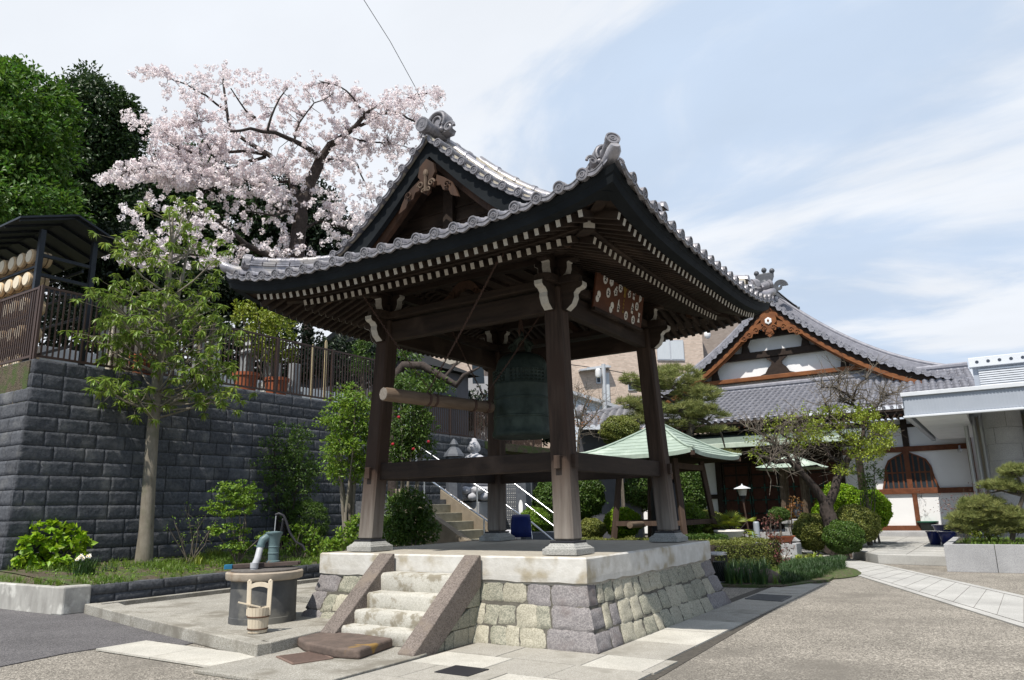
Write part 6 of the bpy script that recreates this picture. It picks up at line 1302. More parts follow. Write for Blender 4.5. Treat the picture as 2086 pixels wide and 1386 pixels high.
for z,h in ((1.08,.13),(2.62,.16)):
    k=(2.9-z)/2.7; ax_,ay=.82+.28*k,1.1+.28*k
    for s in (-1,1):
        mb=MB(); mb.b2((cx_-ax_,cy_+s*ay-.045,z),(cx_+ax_,cy_+s*ay+.045,z+h)); mb.build('tie_beam','wood_post2',sb); mb=MB(); mb.b2((cx_+s*ax_-.045,cy_-ay,z+.003),(cx_+s*ax_+.045,cy_+ay,z+h+.003)); mb.build('tie_beam','wood_post2',sb)
t=thing('small_bell','dark bronze bell hanging in the small shelter','bell',(cx_,cy_,.75)); mb=MB(); mb.lathe([(.38,0),(.52,0),(.53,.06),(.50,.12),(.49,.7),(.47,1.25),(.40,1.5),(.2,1.62),(.05,1.65)],(cx_+.1,cy_,.75),32); mb.build('bell_body','iron',t,smooth=40); mb=MB(); mb.tube([(cx_+.1,cy_,2.4),(cx_+.1,cy_,2.7)],.05,8); mb.build('hook','iron',t)
mb=MB(); a=D(1283,1070,20.3); b=D(1312,1068,21.6); mb.tube([a,b],.085,10); t=tag(mb.build('striking_log','log',smooth=50),'short pale log hung beside the small bell','striking log')
# ================================================================== main hall
YH=25.2
HG=thing('main_hall','large temple hall with curved tiled gable, orange bargeboards and white walls','temple hall',(-1.5,YH,.4))
mat('plaster',(.80,.80,.81),(.76,.76,.77),1.5,.85); mat('hall_wood',(.035,.022,.016),(.02,.012,.009),6,.7); mat('hall_brown',(.17,.06,.028),(.10,.035,.016),6,.6,.002,20)
def hz(d): d=abs(d); return 11.0-1.06*d+.058*d*d
HX=-1.6
def HP(x,y,o=0.): return np.array((x,y,hz(x-HX)+o))
# roof surfaces
for s in (-1,1):
    rows=[];n=30;ny=60; ys=np.linspace(24.5,44,ny*6+1); ph=(np.arange(len(ys))%6)/6; wv=.05*(np.abs(np.sin(np.pi*ph))*1.6-.5)
    for j in range(26):
        for t,o in ((j/26,.0),((j+1)/26,.04)):
            d=7.6*t; rows.append([(HX+s*d,y,hz(d)+.12+o+w) for y,w in zip(ys,wv)])
    V=np.array(rows); r,c=V.shape[:2]; i,j=np.meshgrid(np.arange(r-1),np.arange(c-1),indexing='ij'); q=(i*c+j).ravel(); raw('roof','tile_far',V.reshape(-1,3),np.zeros((0,4))) if 0 else raw('roof',V.reshape(-1,3),np.stack([q,q+1,q+c+1,q+c],1),'tile_far',HG)
    # verge: tile ends, edging ridge
    ve=MB(); vr=MB(); d=.2
    while d<7.4:
        p=HP(HX+s*d,24.45,.14); disc(ve,p,(0,-1,0),.12,.06); ve.tube([p,p+np.array((0,.75,.04))],.10,8)
        d2=d+.36*math.cos(math.atan(1.06-.116*d)); q=HP(HX+s*d2,24.45,.14); m=(p+q)/2; u=(q-p)/np.linalg.norm(q-p); nv=np.array((-u[2],0,u[0])); nv*=1 if nv[2]>0 else -1
        apron(ve,m,u,nv,np.array((0,-1.,0)),w=.26,dep=.06,h=.12); ve.hexa([p+np.array((0,.0,-.06)),q+np.array((0,.0,-.06)),q+np.array((0,.8,-.06)),p+np.array((0,.8,-.06)),p+np.array((0,0,.0)),q,q+np.array((0,.8,0)),p+np.array((0,.8,0))]); d=d2
    ve.build('verge_tiles','tile_blue',HG,smooth=45)
    ds=np.linspace(.4,7.3,28); P=[[HP(HX+s*d,y,o) for y,o in ((25.05,.15),(25.05,.52),(25.12,.56),(25.5,.56),(25.55,.52),(25.55,.15))] for d in ds]; vr.grid(P); vr.tube([HP(HX+s*d,25.3,.64) for d in ds],.10,8)
    for y in (26.3,): vr.tube([HP(HX+s*d,y,.62) for d in ds],.12,8)
    vr.build('descending_ridge','tile_blue',HG,smooth=50)
    # bargeboards; the dark upper board paints in the shadow under the verge
    for y0,y1,oa,ob,m,nm in ((24.62,24.80,.10,-.30,'hall_wood','bargeboard'),(24.56,24.66,-.28,-.48,'wood_orange','orange_bargeboard'),(24.68,24.78,-.46,-.58,'wood_orange','inner_bargeboard')):
        mb=MB(); dd=np.linspace(0,7.0,30)
        for a,b in zip(dd[:-1],dd[1:]):
            q=[(HX+s*a,hz(a)+oa),(HX+s*b,hz(b)+oa),(HX+s*b,hz(b)+ob),(HX+s*a,hz(a)+ob)]; mb.prism(q if s>0 else q[::-1],(0,y0,0),(1,0,0),(0,0,1),(0,y1-y0,0))
        mb.build(nm,m,HG)
mb=MB(); mb.b2((HX-.3,24.9,11.0),(HX+.3,44,11.65)); mb.tube([(HX,24.9,11.75),(HX,44,11.75)],.14,10); mb.build('ridge','tile_blue',HG,smooth=40)
mb=MB(); O=np.array((HX,24.45,11.15)); u=(1,0,0); v=(0,0,1); F_=(0,-1.,0)
mb.prism([(-.42,0),(.42,0),(.30,.75),(.40,1.0),(.36,1.1),(-.36,1.1),(-.40,1.0),(-.30,.75)],O,u,v,(0,.25,0))
for x,z in ((-.36,1.24),(0,1.34),(.36,1.24)): mb.ell(O+np.array((x,.1,z)),(.13,.13,.13),8,6); mb.tube([O+np.array((x,.1,1.0)),O+np.array((x,.1,z))],.07,6)
mb.tube([O+np.array((-.42,.1,1.12)),O+np.array((.42,.1,1.12))],.07,8)
for s in (-1,1): 
    for k in range(4): spiral(mb,O+np.array((s*.66,-.02,.38)),u,v,F_,.36-.075*k,1.1,.045,flip=s)
    for k in range(5): mb.tube([O+np.array((s*(.15+.02*k),-.02,.55-.09*k)),O+np.array((s*(.5+.1*k),-.02,.2-.13*k)),O+np.array((s*(.95+.12*k),-.02,-.35-.12*k)),O+np.array((s*(1.2+.05*k),-.02,-.62-.03*k))],.045,6)
mb.ell(O+np.array((0,-.05,.62)),(.2,.1,.22),10,8); mb.ell(O+np.array((0,-.08,.45)),(.1,.1,.1),8,6); mat('tile_dark',(.11,.115,.13),(.07,.075,.085),8,.45); mb.build('ridge_end_ornament','tile_dark',HG,smooth=50)
mb=MB(); p=O+np.array((0,-.35,-.1)); disc(mb,p,F_,.17,.1); mb.tube([p,p+np.array((0,1.,0))],.14,12); mb.build('round_end_tile','tile_blue',HG,smooth=45)
# pendant
gz=9.95; y=24.42; mb=MB(); out=[(0,.55),(.34,.28),(.36,-.05),(.24,-.14),(.36,-.3),(.28,-.46),(.14,-.42),(.2,-.6),(.08,-.7),(0,-.78)]; out=out+[(-a,b) for a,b in out[::-1][1:-1]]
mb.prism(out,(HX,y,gz),u,v,(0,.12,0)); 
for s in (-1,1): spiral(mb,(HX+s*.2,y-.01,gz-.3),u,v,F_,.12,1.3,.03,flip=s); spiral(mb,(HX+s*.1,y-.01,gz-.56),u,v,F_,.08,1.3,.025,flip=-s)
mb.build('gable_pendant','wood_orange',HG,smooth=40)
mb=MB(); mb.lathe([(.17,0),(.17,.05),(.12,.06)],(HX,y,gz+.02),6,(0,-1,0)); g_=mb.build('pendant_boss','white_wall',HG); mb=MB(); mb.ell((HX,y-.07,gz+.02),(.05,.02,.07),8,6); mb.build('boss_flower','wood_orange',g_)
for s in (-1,1):
    mb=MB(); o_=[(.36,.02),(.7,-.12),(1.0,-.3),(1.25,-.52),(1.42,-.78),(1.15,-.80),(1.05,-.66),(.85,-.66),(.78,-.48),(.55,-.5),(.5,-.33),(.3,-.3)]; o_=[(s*a,b) for a,b in o_]; mb.prism(o_ if s<0 else o_[::-1],(HX,y+.08,gz),u,v,(0,.06,0))
    for a,b in ((.62,-.3),(.95,-.5),(1.2,-.66)): spiral(mb,(HX+s*a,y+.07,gz+b),u,v,F_,.11,1.2,.025,flip=s)
    mb.build('pendant_wing','wood_orange',HG,smooth=40)
# gable wall, beams
mb=MB(); xs=np.linspace(-6.2,6.2,31)
for a,b in zip(xs[:-1],xs[1:]): mb.prism([(HX+a,6.6),(HX+b,6.6),(HX+b,hz(b)-.2),(HX+a,hz(a)-.2)],(0,YH+.12,0),u,v,(0,.1,0))
mb.build('gable_plaster','plaster',HG)
def hbeam(x0,x1,z,h,m='hall_wood',nm='gable_beam',y=YH,t=.16): mb=MB(); mb.b2((x0,y-t,z-h/2),(x1,y+.1,z+h/2)); mb.build(nm,m,HG,bevel=.02)
hbeam(HX-2.9,HX+2.9,8.55,.32); hbeam(HX-1.45,HX+1.45,9.52,.30,y=YH); hbeam(HX-4.6,HX+4.6,7.05,.28,'hall_wood'); hbeam(HX-4.7,HX+4.7,7.42,.20,'wood_orange',y=YH-.06)
for x,z0,z1 in ((-1.38,8.7,9.42),(1.38,8.7,9.42),(-2.95,7.5,8.42),(2.95,7.5,8.42)):
    mb=MB(); mb.prism([(-.20,z0),(.20,z0),(.11,(z0+z1)/2),(.26,z1-.08),(.26,z1),(-.26,z1),(-.26,z1-.08),(-.11,(z0+z1)/2)],(HX+x,YH-.1,0),u,v,(0,.15,0)); mb.build('gable_strut','hall_wood',HG)
    mb=MB(); mb.b2((HX+x-.55,YH-.08,z1-.05),(HX+x+.55,YH+.1,z1+.16)); mb.build('bracket_arm','hall_wood',HG)
mb=MB(); mb.prism([(-.85,0),(.85,0),(.55,.1),(.42,.32),(.24,.5),(.22,.62),(.5,.84),(-.5,.84),(-.22,.62),(-.24,.5),(-.42,.32),(-.55,.1)],(HX+.02,YH-.12,7.52),u,v,(0,.14,0)); mb.build('frog_leg_strut','hall_wood',HG)
# lower front roof
lr=lambda x,y,z:np.array((x,y,z))
wavy_roof('front_roof',lr(-9.5,23.5,5.30),lr(6.4,23.5,5.38),lr(-7.2,25.1,6.95),lr(6.0,25.1,6.95),.30,.26,'tile_blue',HG,amp=.05,step=.05)
mb=MB(); 
for k in range(53): disc(mb,lr(-9.45+k*.3,23.46,5.36),(0,-1,0),.075,.03)
mb.build('front_eave_tiles','tile_blue',HG,smooth=40)
mb=MB(); mb.b2((-9.4,23.6,5.08),(6.3,23.75,5.22)); mb.b2((-9.4,23.8,5.10),(6.3,25.2,5.14)); mb.b2((-9.6,23.49,5.20),(6.3,23.53,5.30)); mb.build('front_eave_board','hall_wood',HG)
mb=MB()
for k in range(64): x=-9.3+k*.245; mb.beam((x,23.62,5.04),(x,25.2,5.07),.07,.09); mb.b2((x-.034,23.608,5.0),(x+.034,23.616,5.08),1)
tag(mb.build('rafters',['hall_wood','hall_brown'],HG),kind='stuff')
mb=MB(); mb.tube([lr(-7.2,25.05,7.05),lr(6.0,25.05,7.05)],.12,8); mb.b2((-7.2,24.98,6.85),(6.0,25.19,6.99)); mb.build('roof_flashing','tile_blue',HG,smooth=40)
# front wall
mb=MB(); mb.b2((-9,YH,.3),(6.0,YH+.2,5.03)); mb.build('wall','plaster',HG)
def wb(x0,z0,x1,z1,m='hall_brown',nm='wall_beam',t=.09): mb=MB(); mb.b2((x0,YH-t,z0),(x1,YH+.02,z1)); mb.build(nm,m,HG,bevel=.01)
wb(.7,3.64,5.6,3.86); wb(.7,1.90,5.6,2.12,t=.10); wb(.7,.40,5.6,.62,t=.10); wb(.62,.4,.80,5.,'hall_wood','wall_post',.12); wb(3.22,3.86,3.46,5.,'hall_wood','wall_post',.12); wb(.8,4.66,5.6,4.8,'hall_wood'); wb(3.30,.6,3.48,1.9,nm='wall_post',t=.08); wb(5.5,.4,5.7,5.,nm='wall_post',t=.12)
wb(-5.7,.4,-5.55,5.,'hall_wood','wall_post',.1); wb(-4.9,.4,-4.6,5.,'hall_wood','wall_post',.14); wb(-5.7,1.9,-4.8,2.1,'hall_wood'); wb(-9,1.9,-5.7,2.1,'hall_wood'); wb(-9,3.7,-4.8,3.9,'hall_wood')
# bell-shaped window
kw=[(-.98,2.14),(.98,2.14),(.86,2.6),(.80,3.0),(.66,3.28),(.42,3.42),(.2,3.52),(0,3.66),(-.2,3.52),(-.42,3.42),(-.66,3.28),(-.80,3.0),(-.86,2.6)]
wx=3.28; mb=MB(); c=(0,2.8); o2=[(a*1.09,(b-c[1])*1.07+c[1]) for a,b in kw]
for i in range(len(kw)):
    j=(i+1)%len(kw); mb.prism([kw[i],o2[i],o2[j],kw[j]],(wx,YH-.07,0),u,v,(0,.07,0))
wn=mb.build('bell_shaped_window','hall_brown',HG); mb=MB(); mb.prism(kw,(wx,YH-.02,0),u,v,(0,.018,0)); mb.build('pane','glass_dark',wn)
mb=MB()
for x in (-.82,-.62,-.42,-.22,.22,.42,.62,.82): zt_=np.interp(abs(x),[0,.2,.42,.66,.8,.9],[3.62,3.5,3.4,3.26,2.95,2.4]); mb.b2((wx+x-.03,YH-.05,2.14),(wx+x+.03,YH-.022,zt_))
mb.b2((wx-.85,YH-.045,2.75),(wx+.85,YH-.03,2.81)); mb.b2((wx-.10,YH-.09,2.12),(wx+.10,YH-.021,3.66)); mb.build('lattice','hall_brown',wn)
# doors with green metal crosses
mat('door_red',(.085,.03,.018),(.055,.02,.012),6,.6,.002,20); mat('verdigris',(.03,.09,.07),(.02,.06,.05),10,.6)
for i in range(4):
    x0=-4.55+i*1.28; mb=MB(); mb.b2((x0,YH-.12,.5),(x0+1.24,YH-.02,3.5)); dr=mb.build('door','door_red',HG,bevel=.01); mb=MB()
    for z in (.62,1.2,1.8,2.35,2.95,3.4): mb.b2((x0+.02,YH-.15,z-.04),(x0+1.22,YH-.118,z+.04))
    for k in (0,.6,1.18): mb.b2((x0+k,YH-.146,.5),(x0+k+.07,YH-.119,3.5))
    mb.build('door_rail','hall_wood',dr); mb=MB()
    for z in (1.2,1.8,2.35):
        for xx in (x0+.04,x0+.62,x0+1.2): mb=MB(); mb.b2((xx-.16,YH-.165,z-.025),(xx+.16,YH-.151,z+.025)); mb.b2((xx-.03,YH-.169,z-.17),(xx+.03,YH-.152,z+.17)); mb.build('metal_cross','verdigris',dr)
mb=MB(); mb.b2((-4.6,YH-.06,3.5),(.7,YH-.0,5.)); mb.build('transom','hall_wood',HG)
mb=MB(); mb.b2((-5.2,YH-1.6,.0),(6,YH+.1,.42)); mb.build('hall_step','granite_block',HG,bevel=.02)
# copper porch roof
mat('copper_edge',(.50,.56,.48),(.36,.44,.36),3,.5,.002,20,c3=(.30,.24,.18),s3=2,t3=(.6,.7)); mat('copper_dull',(.16,.20,.165),(.12,.15,.13),4,.6)
mb=MB(); mb.hexa([lr(-6.2,21.6,4.0),lr(2.2,21.6,4.0),lr(2.0,25.1,4.85),lr(-6.,25.1,4.85),lr(-6.2,21.6,4.10),lr(2.2,21.6,4.10),lr(2.,25.1,4.95),lr(-6.,25.1,4.95)]); mb.build('porch_roof','copper_dull',HG); 
mb=MB(); mb.b2((-6.25,21.5,3.98),(2.25,21.62,4.20)); mb.build('porch_eave_edge','copper_edge',HG,bevel=.02)
mb=MB(); mb.b2((-6.1,21.8,3.78),(2.1,21.95,3.98)); mb.build('porch_beam','hall_wood',HG)
for x in (-5.9,1.9): mb=MB(); mb.b2((x-.12,21.76,.4),(x+.12,22.0,3.8)); mb.build('porch_post','hall_wood',HG,bevel=.015)
# ================================================================== modern annex at the right
mat('alu_panel',(.36,.39,.44),(.33,.36,.41),2,.45,metal=.1); mat('alu_light',(.62,.64,.67),(.56,.58,.61),2,.4); mat('dark_panel',(.05,.06,.08),None,3,.3); mat('soffit_metal',(.80,.81,.83),(.7,.72,.74),2,.35)
an=thing('modern_annex','modern grey annex with metal canopy and rounded granite column at the right edge','annex building',(9,18,.25))
mb=MB(); mb.b2((4.40,14.0,4.02),(16,14.12,4.58)); 
for k in range(140): x=4.45+k*.082; mb.b2((x,13.985,4.06),(x+.03,14.0,4.56))
mb.build('canopy_fascia','alu_panel',an)
mb=MB(); mb.b2((4.34,13.92,4.585),(16,14.5,4.70)); mb.b2((4.34,13.9,3.96),(16,14.1,4.02)); mb.build('canopy_trim','alu_light',an,bevel=.01)
mb=MB(); mb.b2((4.40,14.13,4.3),(16,24.5,4.6)); mb.b2((4.36,14.13,3.98),(4.5,24.5,4.6)); mb.build('canopy_slab','alu_panel',an); mb=MB(); 
for k in range(7): mb.b2((4.6,14.3+k*1.4,4.0),(5.9,15.64+k*1.4,4.29))
mb.build('canopy_soffit','soffit_metal',an,bevel=.01)
pcx=np.array((6.75,17.2)); mb=MB()
for k in range(8):
    z=.25+k*.5; mb.lathe([(.50,z+.006),(.51,z+.012),(.51,z+.488),(.50,z+.494)],(pcx[0],pcx[1],0),40)
mb.lathe([(.495,.2),(.495,4.3)],(pcx[0],pcx[1],0),40); mb.build('column','granite_block',an,smooth=30)
mb=MB()
for k in range(8):
    for a in (k*.7,k*.7+2.1,k*.7+4.2): mb.lathe([(.004,.0),(.004,.48)],(pcx[0]+.511*math.cos(a),pcx[1]+.511*math.sin(a),.26+k*.5),4)
mb.build('column_joint','joint',an)
mb=MB(); mb.b2((7.4,17.6,.2),(16,17.8,4.3)); mb.build('wall_panel','dark_panel',an); mb=MB(); mb.b2((6.0,19.,.2),(16,19.3,4.3)); mb.build('back_wall','slab_buff',an)
for x in (5.75,5.98,6.18): mb=MB(); mb.tube([(x,18.4,.25),(x,18.4,4.3)],.07,8); mb.build('downpipe','alu',an,smooth=50)
lv=thing('louvre_box','white louvred plant screen with a perforated rim on the annex roof','roof equipment',(10,17,4.6)); L0=PY(1988,730,17.); zt_=L0[2]
mb=MB(); mb.b2((6.2,17.,4.6),(14,17.1,zt_-.3)); mb.b2((6.2,17.1,4.6),(6.3,22,zt_-.3)); mb.build('box_body','alu_panel',lv)
mb=MB()
for k in range(14): z=4.95+k*.07; mb.beam((6.35,16.97,z),(14,16.97,z),.05,.045) if z<zt_-.36 else None
mb.build('louvres','alu_light',lv); mb=MB(); mb.b2((6.12,16.85,zt_-.3),(14.1,17.2,zt_)); mb.build('rim','alu_light',lv,bevel=.01); mb=MB()
for k in range(24): mb.lathe([(.05,0),(.05,.006)],(6.35+k*.3,16.85,zt_-.15),12,(0,-1,0)); 
mb.build('rim_holes','dark_panel',lv)
mb=MB(); c=PY(1955,918,24.9); mb.ell(c,(.09,.09,.09),10,8); mb.tube([c,c+np.array((0,.2,.2))],.04,6); tag(mb.build('security_camera','alu',smooth=50),'small grey dome security camera under the canopy','camera')
# ================================================================== terrace, path, granite planter
slabs('stone_path',(7.3,1.0),(-5.9,12.2,0),(.9,1.15,0),14,1,'granite_path',.02,stag=0,seed=8) if 0 else None
pth=[G(2086,1281)[:2],G(1722,1166)[:2],G(1690,1146)[:2],G(1600,1116)[:2],G(1540,1101)[:2],G(1620,1106)[:2],G(1735,1141)[:2],G(1800,1152)[:2],G(2086,1216)[:2]]
ext=pth[0]+(pth[0]-pth[1])*.5; ext2=pth[-1]+(pth[-1]-pth[-2])*.6
g=MB(); poly(g,[tuple(p) for p in [ext]+pth+[ext2]],.02,t=.02); struct('stone_path',g,'granite_path')
g=MB()
def jline(a,b,w=.012): g.beam((*a,.0215),(*b,.0215),w,.003)
for k in range(1,4):
    for (a0,a1),(b0,b1) in (((pth[0],ext),(pth[8],ext2)),((pth[1],pth[0]),(pth[7],pth[8])),((pth[3],pth[1]),(pth[5],pth[6]))): pass
for t_ in np.linspace(0,1,12): a=pth[1]+(pth[0]-pth[1])*t_; b=pth[7]+(pth[8]-pth[7])*t_; jline(a*.9+b*.1,a*.1+b*.9,.004)
for k in (.10,.90): jline(pth[1]*(1-k)+pth[7]*k,pth[0]*(1-k)+pth[8]*k,.012)
struct('path_joints',g,'joint')
tz=.24; TA=[G(1737,1138)[:2],G(1790,1149)[:2],G(1927,1160)[:2]]
g=MB(); poly(g,[tuple(TA[0]),tuple(TA[1]),(5.08,11.75),(5.2,14.2),(30,14.2),(30,25),(1.3,25),(1.6,20)],tz,t=tz); struct('granite_terrace',g,'granite_path',bevel=.01)
g=MB(); 
for y in np.arange(12.6,24,1.1): g.b2((2.2,y,tz),(5.4,y+.012,tz+.002))
for x in (3.1,4.1,5.1): g.b2((x,12.2,tz+.001),(x+.012,24,tz+.003))
struct('terrace_joints',g,'joint')
t=thing('granite_planter','low grey granite planter box at the right edge with small pines','planter',(8,11,0)); px0=G(1930,1165)[0]; py0=G(1930,1165)[1]
mb=MB()
for k in range(9): x=px0+k*1.0; mb.b2((x,py0,0),(x+.99,py0+.16,.61)); 
for k in range(4): mb.b2((px0,py0+.162+k*1.,0),(px0+.16,py0+1.15+k*1.,.61))
mb.build('granite_panel','granite_block',t,bevel=.006); mb=MB(); mb.b2((px0+.16,py0+.16,.1),(px0+9,py0+4.1,.57)); mb.build('planter_soil','soil',t)
n=900; C=np.stack([RN.uniform(px0+.3,px0+4,n),RN.uniform(py0+.2,py0+3.5,n),np.full(n,.58)],1); tag(blades(C,4,.09,.012,'grass_blade',None,'planter_grass',.9,2),kind='stuff')
mat('ball_core',(.05,.07,.018),(.03,.045,.012),8,.9)
# ================================================================== garden bed
bed=[G(1478,1197)[:2],G(1592,1199)[:2],G(1690,1186)[:2],G(1722,1166)[:2],G(1690,1146)[:2],G(1600,1116)[:2],(-3.4,25.),(-9,25),(-9.5,10),(-2.4,5.2),(1.0,4.9)]
g=MB(); poly(g,[tuple(p) for p in bed],.05,t=.05); struct('garden_soil',g,'soil')
bed2=[G(1620,1112)[:2],G(1737,1140)[:2]+np.array((-.3,.1)),(1.2,19),(1.0,24.),(-3.0,24.),(-.9,20.2)]
g=MB(); poly(g,[tuple(p) for p in bed2],.06,t=.06); struct('garden_soil',g,'soil')
def ball(label,px,py,rx,ry,d,m,ls=.05,nm='clipped_azalea',nc=260,nl=30,cat='shrub',z=.1,cr=.1,sink=.0):
    b=PB(px,py,d,rx,ry); base=b[0].copy(); base[2]=z; t=thing(nm,label,cat,base); n=int(nc*26); dd=rdir(n); R_=np.array(b[1]); f=1+.05*np.sin(dd[:,0]*7+px)*np.cos(dd[:,1]*6)+.04*np.sin(dd[:,2]*11+dd[:,0]*5); loose=.5 if nm in('bush','clipped_bush') else .25
    P=b[0]+dd*R_*(f*(1-np.abs(RN.normal(size=n))*.05*(1+loose)+RN.normal(size=n)*.035*loose*2))[:,None]; nr=dd/R_; nr/=np.linalg.norm(nr,axis=1,keepdims=True); Nn=nr+RN.normal(size=(n,3))*(.35+loose*.5); V,F=leafmesh(P,Nn,RN.normal(size=(n,3)),ls*RN.uniform(.7,1.2,n),ls*.6); raw('foliage',V,F,m,t)
    q=MB(); q.ell(b[0],R_*.86,16,10,0,.03); q.build('branch_mass','ball_core',t,smooth=60); q=MB()
    for i in range(3): q.tube([base+np.array((random.uniform(-.1,.1),random.uniform(-.1,.1),-.05)),b[0]],[.035,.02],6)
    q.build('stems','twig',t); return t
ball('large olive green clipped azalea ball left of the path',1657,1083,36,34,26.,'leaf_olive',.06,nc=420,cr=.14)
ball('smaller speckled round shrub in front of the olive azalea balls',1719,1094,36,30,23.5,'leaf_mid',.055,nc=380,cr=.11)
ball('wide olive azalea ball behind the speckled round shrub',1742,1068,42,36,26.,'leaf_olive',.06,nc=420,cr=.14)
ball('bright lime green clipped bush left of the plum trunk top',1712,1020,40,32,29.,'leaf_lime',.08,'clipped_bush',nc=360,cr=.16)
ball('bright lime green clipped bush right of the olive ball',1778,1038,30,36,28.5,'leaf_lime',.08,'clipped_bush',nc=360,cr=.16)
ball('lime green clump just behind the plum trunk base',1674,1050,18,22,28,'leaf_lime',.07,'clipped_bush',nc=140,cr=.15)
ball('round azalea with rusty tipped top behind the copper shelter roof',1262,878,40,32,27.,'leaf_olive',.08,'round_shrub',nc=320,cr=.2)
ball('bright yellow green bush inside the small shelter',1268,1065,36,30,24.,'leaf_lime',.07,'bush',nc=260,cr=.15)
ball('low clipped hedge mound behind the right post',1205,1078,28,22,23.,'leaf_olive',.05,'clipped_hedge',nc=200,cr=.12)
ball('bright bush right of the small shelter post',1400,1060,36,34,25.,'leaf_bright',.07,'bush',nc=240,cr=.15); ball('dark leafy bush behind the near post base',1120,1030,36,52,22.,'leaf_mid',.08,'bush',nc=300,cr=.18); ball('leafy bush left of the small shelter',1190,1010,42,45,23.5,'leaf_mid',.08,'bush',nc=300,cr=.18); ball('green bush with white tips behind the handrail end',1090,1060,30,26,19.5,'leaf_bright',.06,'bush',nc=160,cr=.13)
ball('low bright clipped mound beside the white pot',1440,1065,40,24,25.5,'leaf_olive',.06,'clipped_azalea',nc=240,cr=.13); ball('tall dark bush between shelter and hall wall',1410,1000,30,60,27,'leaf_mid',.09,'bush',nc=240,cr=.2); ball('bush filling the gap under the shelter roof',1300,1000,60,40,30,'leaf_mid',.10,'bush',nc=260,cr=.24)
def hedge(label,a,b,w,h,m,nm='clipped_hedge',nleaf=9000,ls=.045):
    a=np.array(a,float);b=np.array(b,float);d=b-a;T=np.linalg.norm(d);d/=T;n=np.array((-d[1],d[0],0)); k=nleaf; s=RN.random(k)*T; side=RN.integers(0,3,k); q=RN.uniform(-1,1,k); zz=RN.random(k)
    off=np.where(side==0,q*w/2,np.where(side==1,-w/2,w/2)); z=np.where(side==0,h,zz*h)+.02*np.sin(s*5)+.02*np.sin(s*13+1); P=a+d*s[:,None]+n*(off+RN.normal(size=k)*.02)[:,None]; P[:,2]=a[2]+z+RN.normal(size=k)*.02
    Nn=np.where((side==0)[:,None],np.array((0,0,1.)),n*np.sign(off)[:,None])+RN.normal(size=(k,3))*.5; V,F=leafmesh(P,Nn,RN.normal(size=(k,3)),ls,ls*.6); t=thing(nm,label,'hedge',(a+b)/2); raw('foliage',V,F,m,t)
    mb=MB(); mb.beam(a+np.array((0,0,h*.45)),b+np.array((0,0,h*.45)),w*.88,h*.86); mb.build('branch_mass','bark_dark',t); return t
A=D(1180,1085,22.);B=D(1420,1088,21.);A[2]=B[2]=.1; hedge('long low clipped hedge running under the small shelter',A,B,.7,.62,'leaf_olive')
A=D(1425,1090,18.);B=D(1560,1105,19.5);A[2]=B[2]=.1; hedge('low rounded hedge behind the lamp post',A,B,.9,.66,'leaf_olive'); A=D(1390,1085,21.);B=D(1470,1085,21.5);A[2]=B[2]=.1; hedge('short dark hedge between shelter post and lamp',A,B,.8,.7,'leaf_mid')
# strap-leaf plants, border grass, mound
def scatter(px0,px1,py0,py1,n,z=.06): return np.array([G(random.uniform(px0,px1),random.uniform(py0,py1),z) for _ in range(n)])
tag(blades(scatter(1490,1600,1165,1190,120),5,.20,.012,'grass_blade',None,'border_grass',.5),kind='stuff')
tag(blades(np.array([D(random.uniform(1470,1560),1090,random.uniform(16,18.2))*np.array((1,1,0))+np.array((0,0,.06)) for _ in range(130)]),6,.42,.02,'grass_dark',None,'iris_leaves',.45),kind='stuff')
cs=[]
for _ in range(2600):
    px=random.uniform(1592,1722); f=(px-1592)/130; py=random.uniform(1150-5*f,1192-24*f); p=G(px,py,.05); e=1-abs(2*(py-(1150-5*f))/(42-19*f)-1)**2; cs.append(p+np.array((0,0,.16*max(0,e))))
tag(blades(np.array(cs),5,.15,.008,'grass_dark',None,'grass_mound',1.0),kind='stuff')
mb=MB(); c=G(1658,1170,.0); mb.ell(c+np.array((0,0,.02)),(1.0,1.5,.17),20,8); tag(mb.build('mound_soil','soil',smooth=60),kind='structure')
C=scatter(1620,1675,1135,1150,40,.15); tag(blades(C,6,.16,.05,'leaf_yellow',None,'variegated_plant',.9),'clump of yellow green variegated leaves beside the grass mound','plant')
for i,(px,py,rx_,lab) in enumerate(((1510,1190,.30,'dark border rock nearest the mesh basket'),(1560,1192,.32,'broad dark border rock left of the grass mound'),(1655,1120,.22,'brown rock beside the path under the large azalea ball'),(1690,1128,.20,'brown edging rock under the speckled round shrub'),(1722,1137,.2,'edging rock at the corner of the terrace step'))):
    c=G(px,py,.0); rock('rock','step_old',c+np.array((0,.2,.08)),(rx_,rx_*.8,.22),seed=i); tag(bpy.data.objects['rock' if i==0 else 'rock.%03d'%i],lab,'rock')
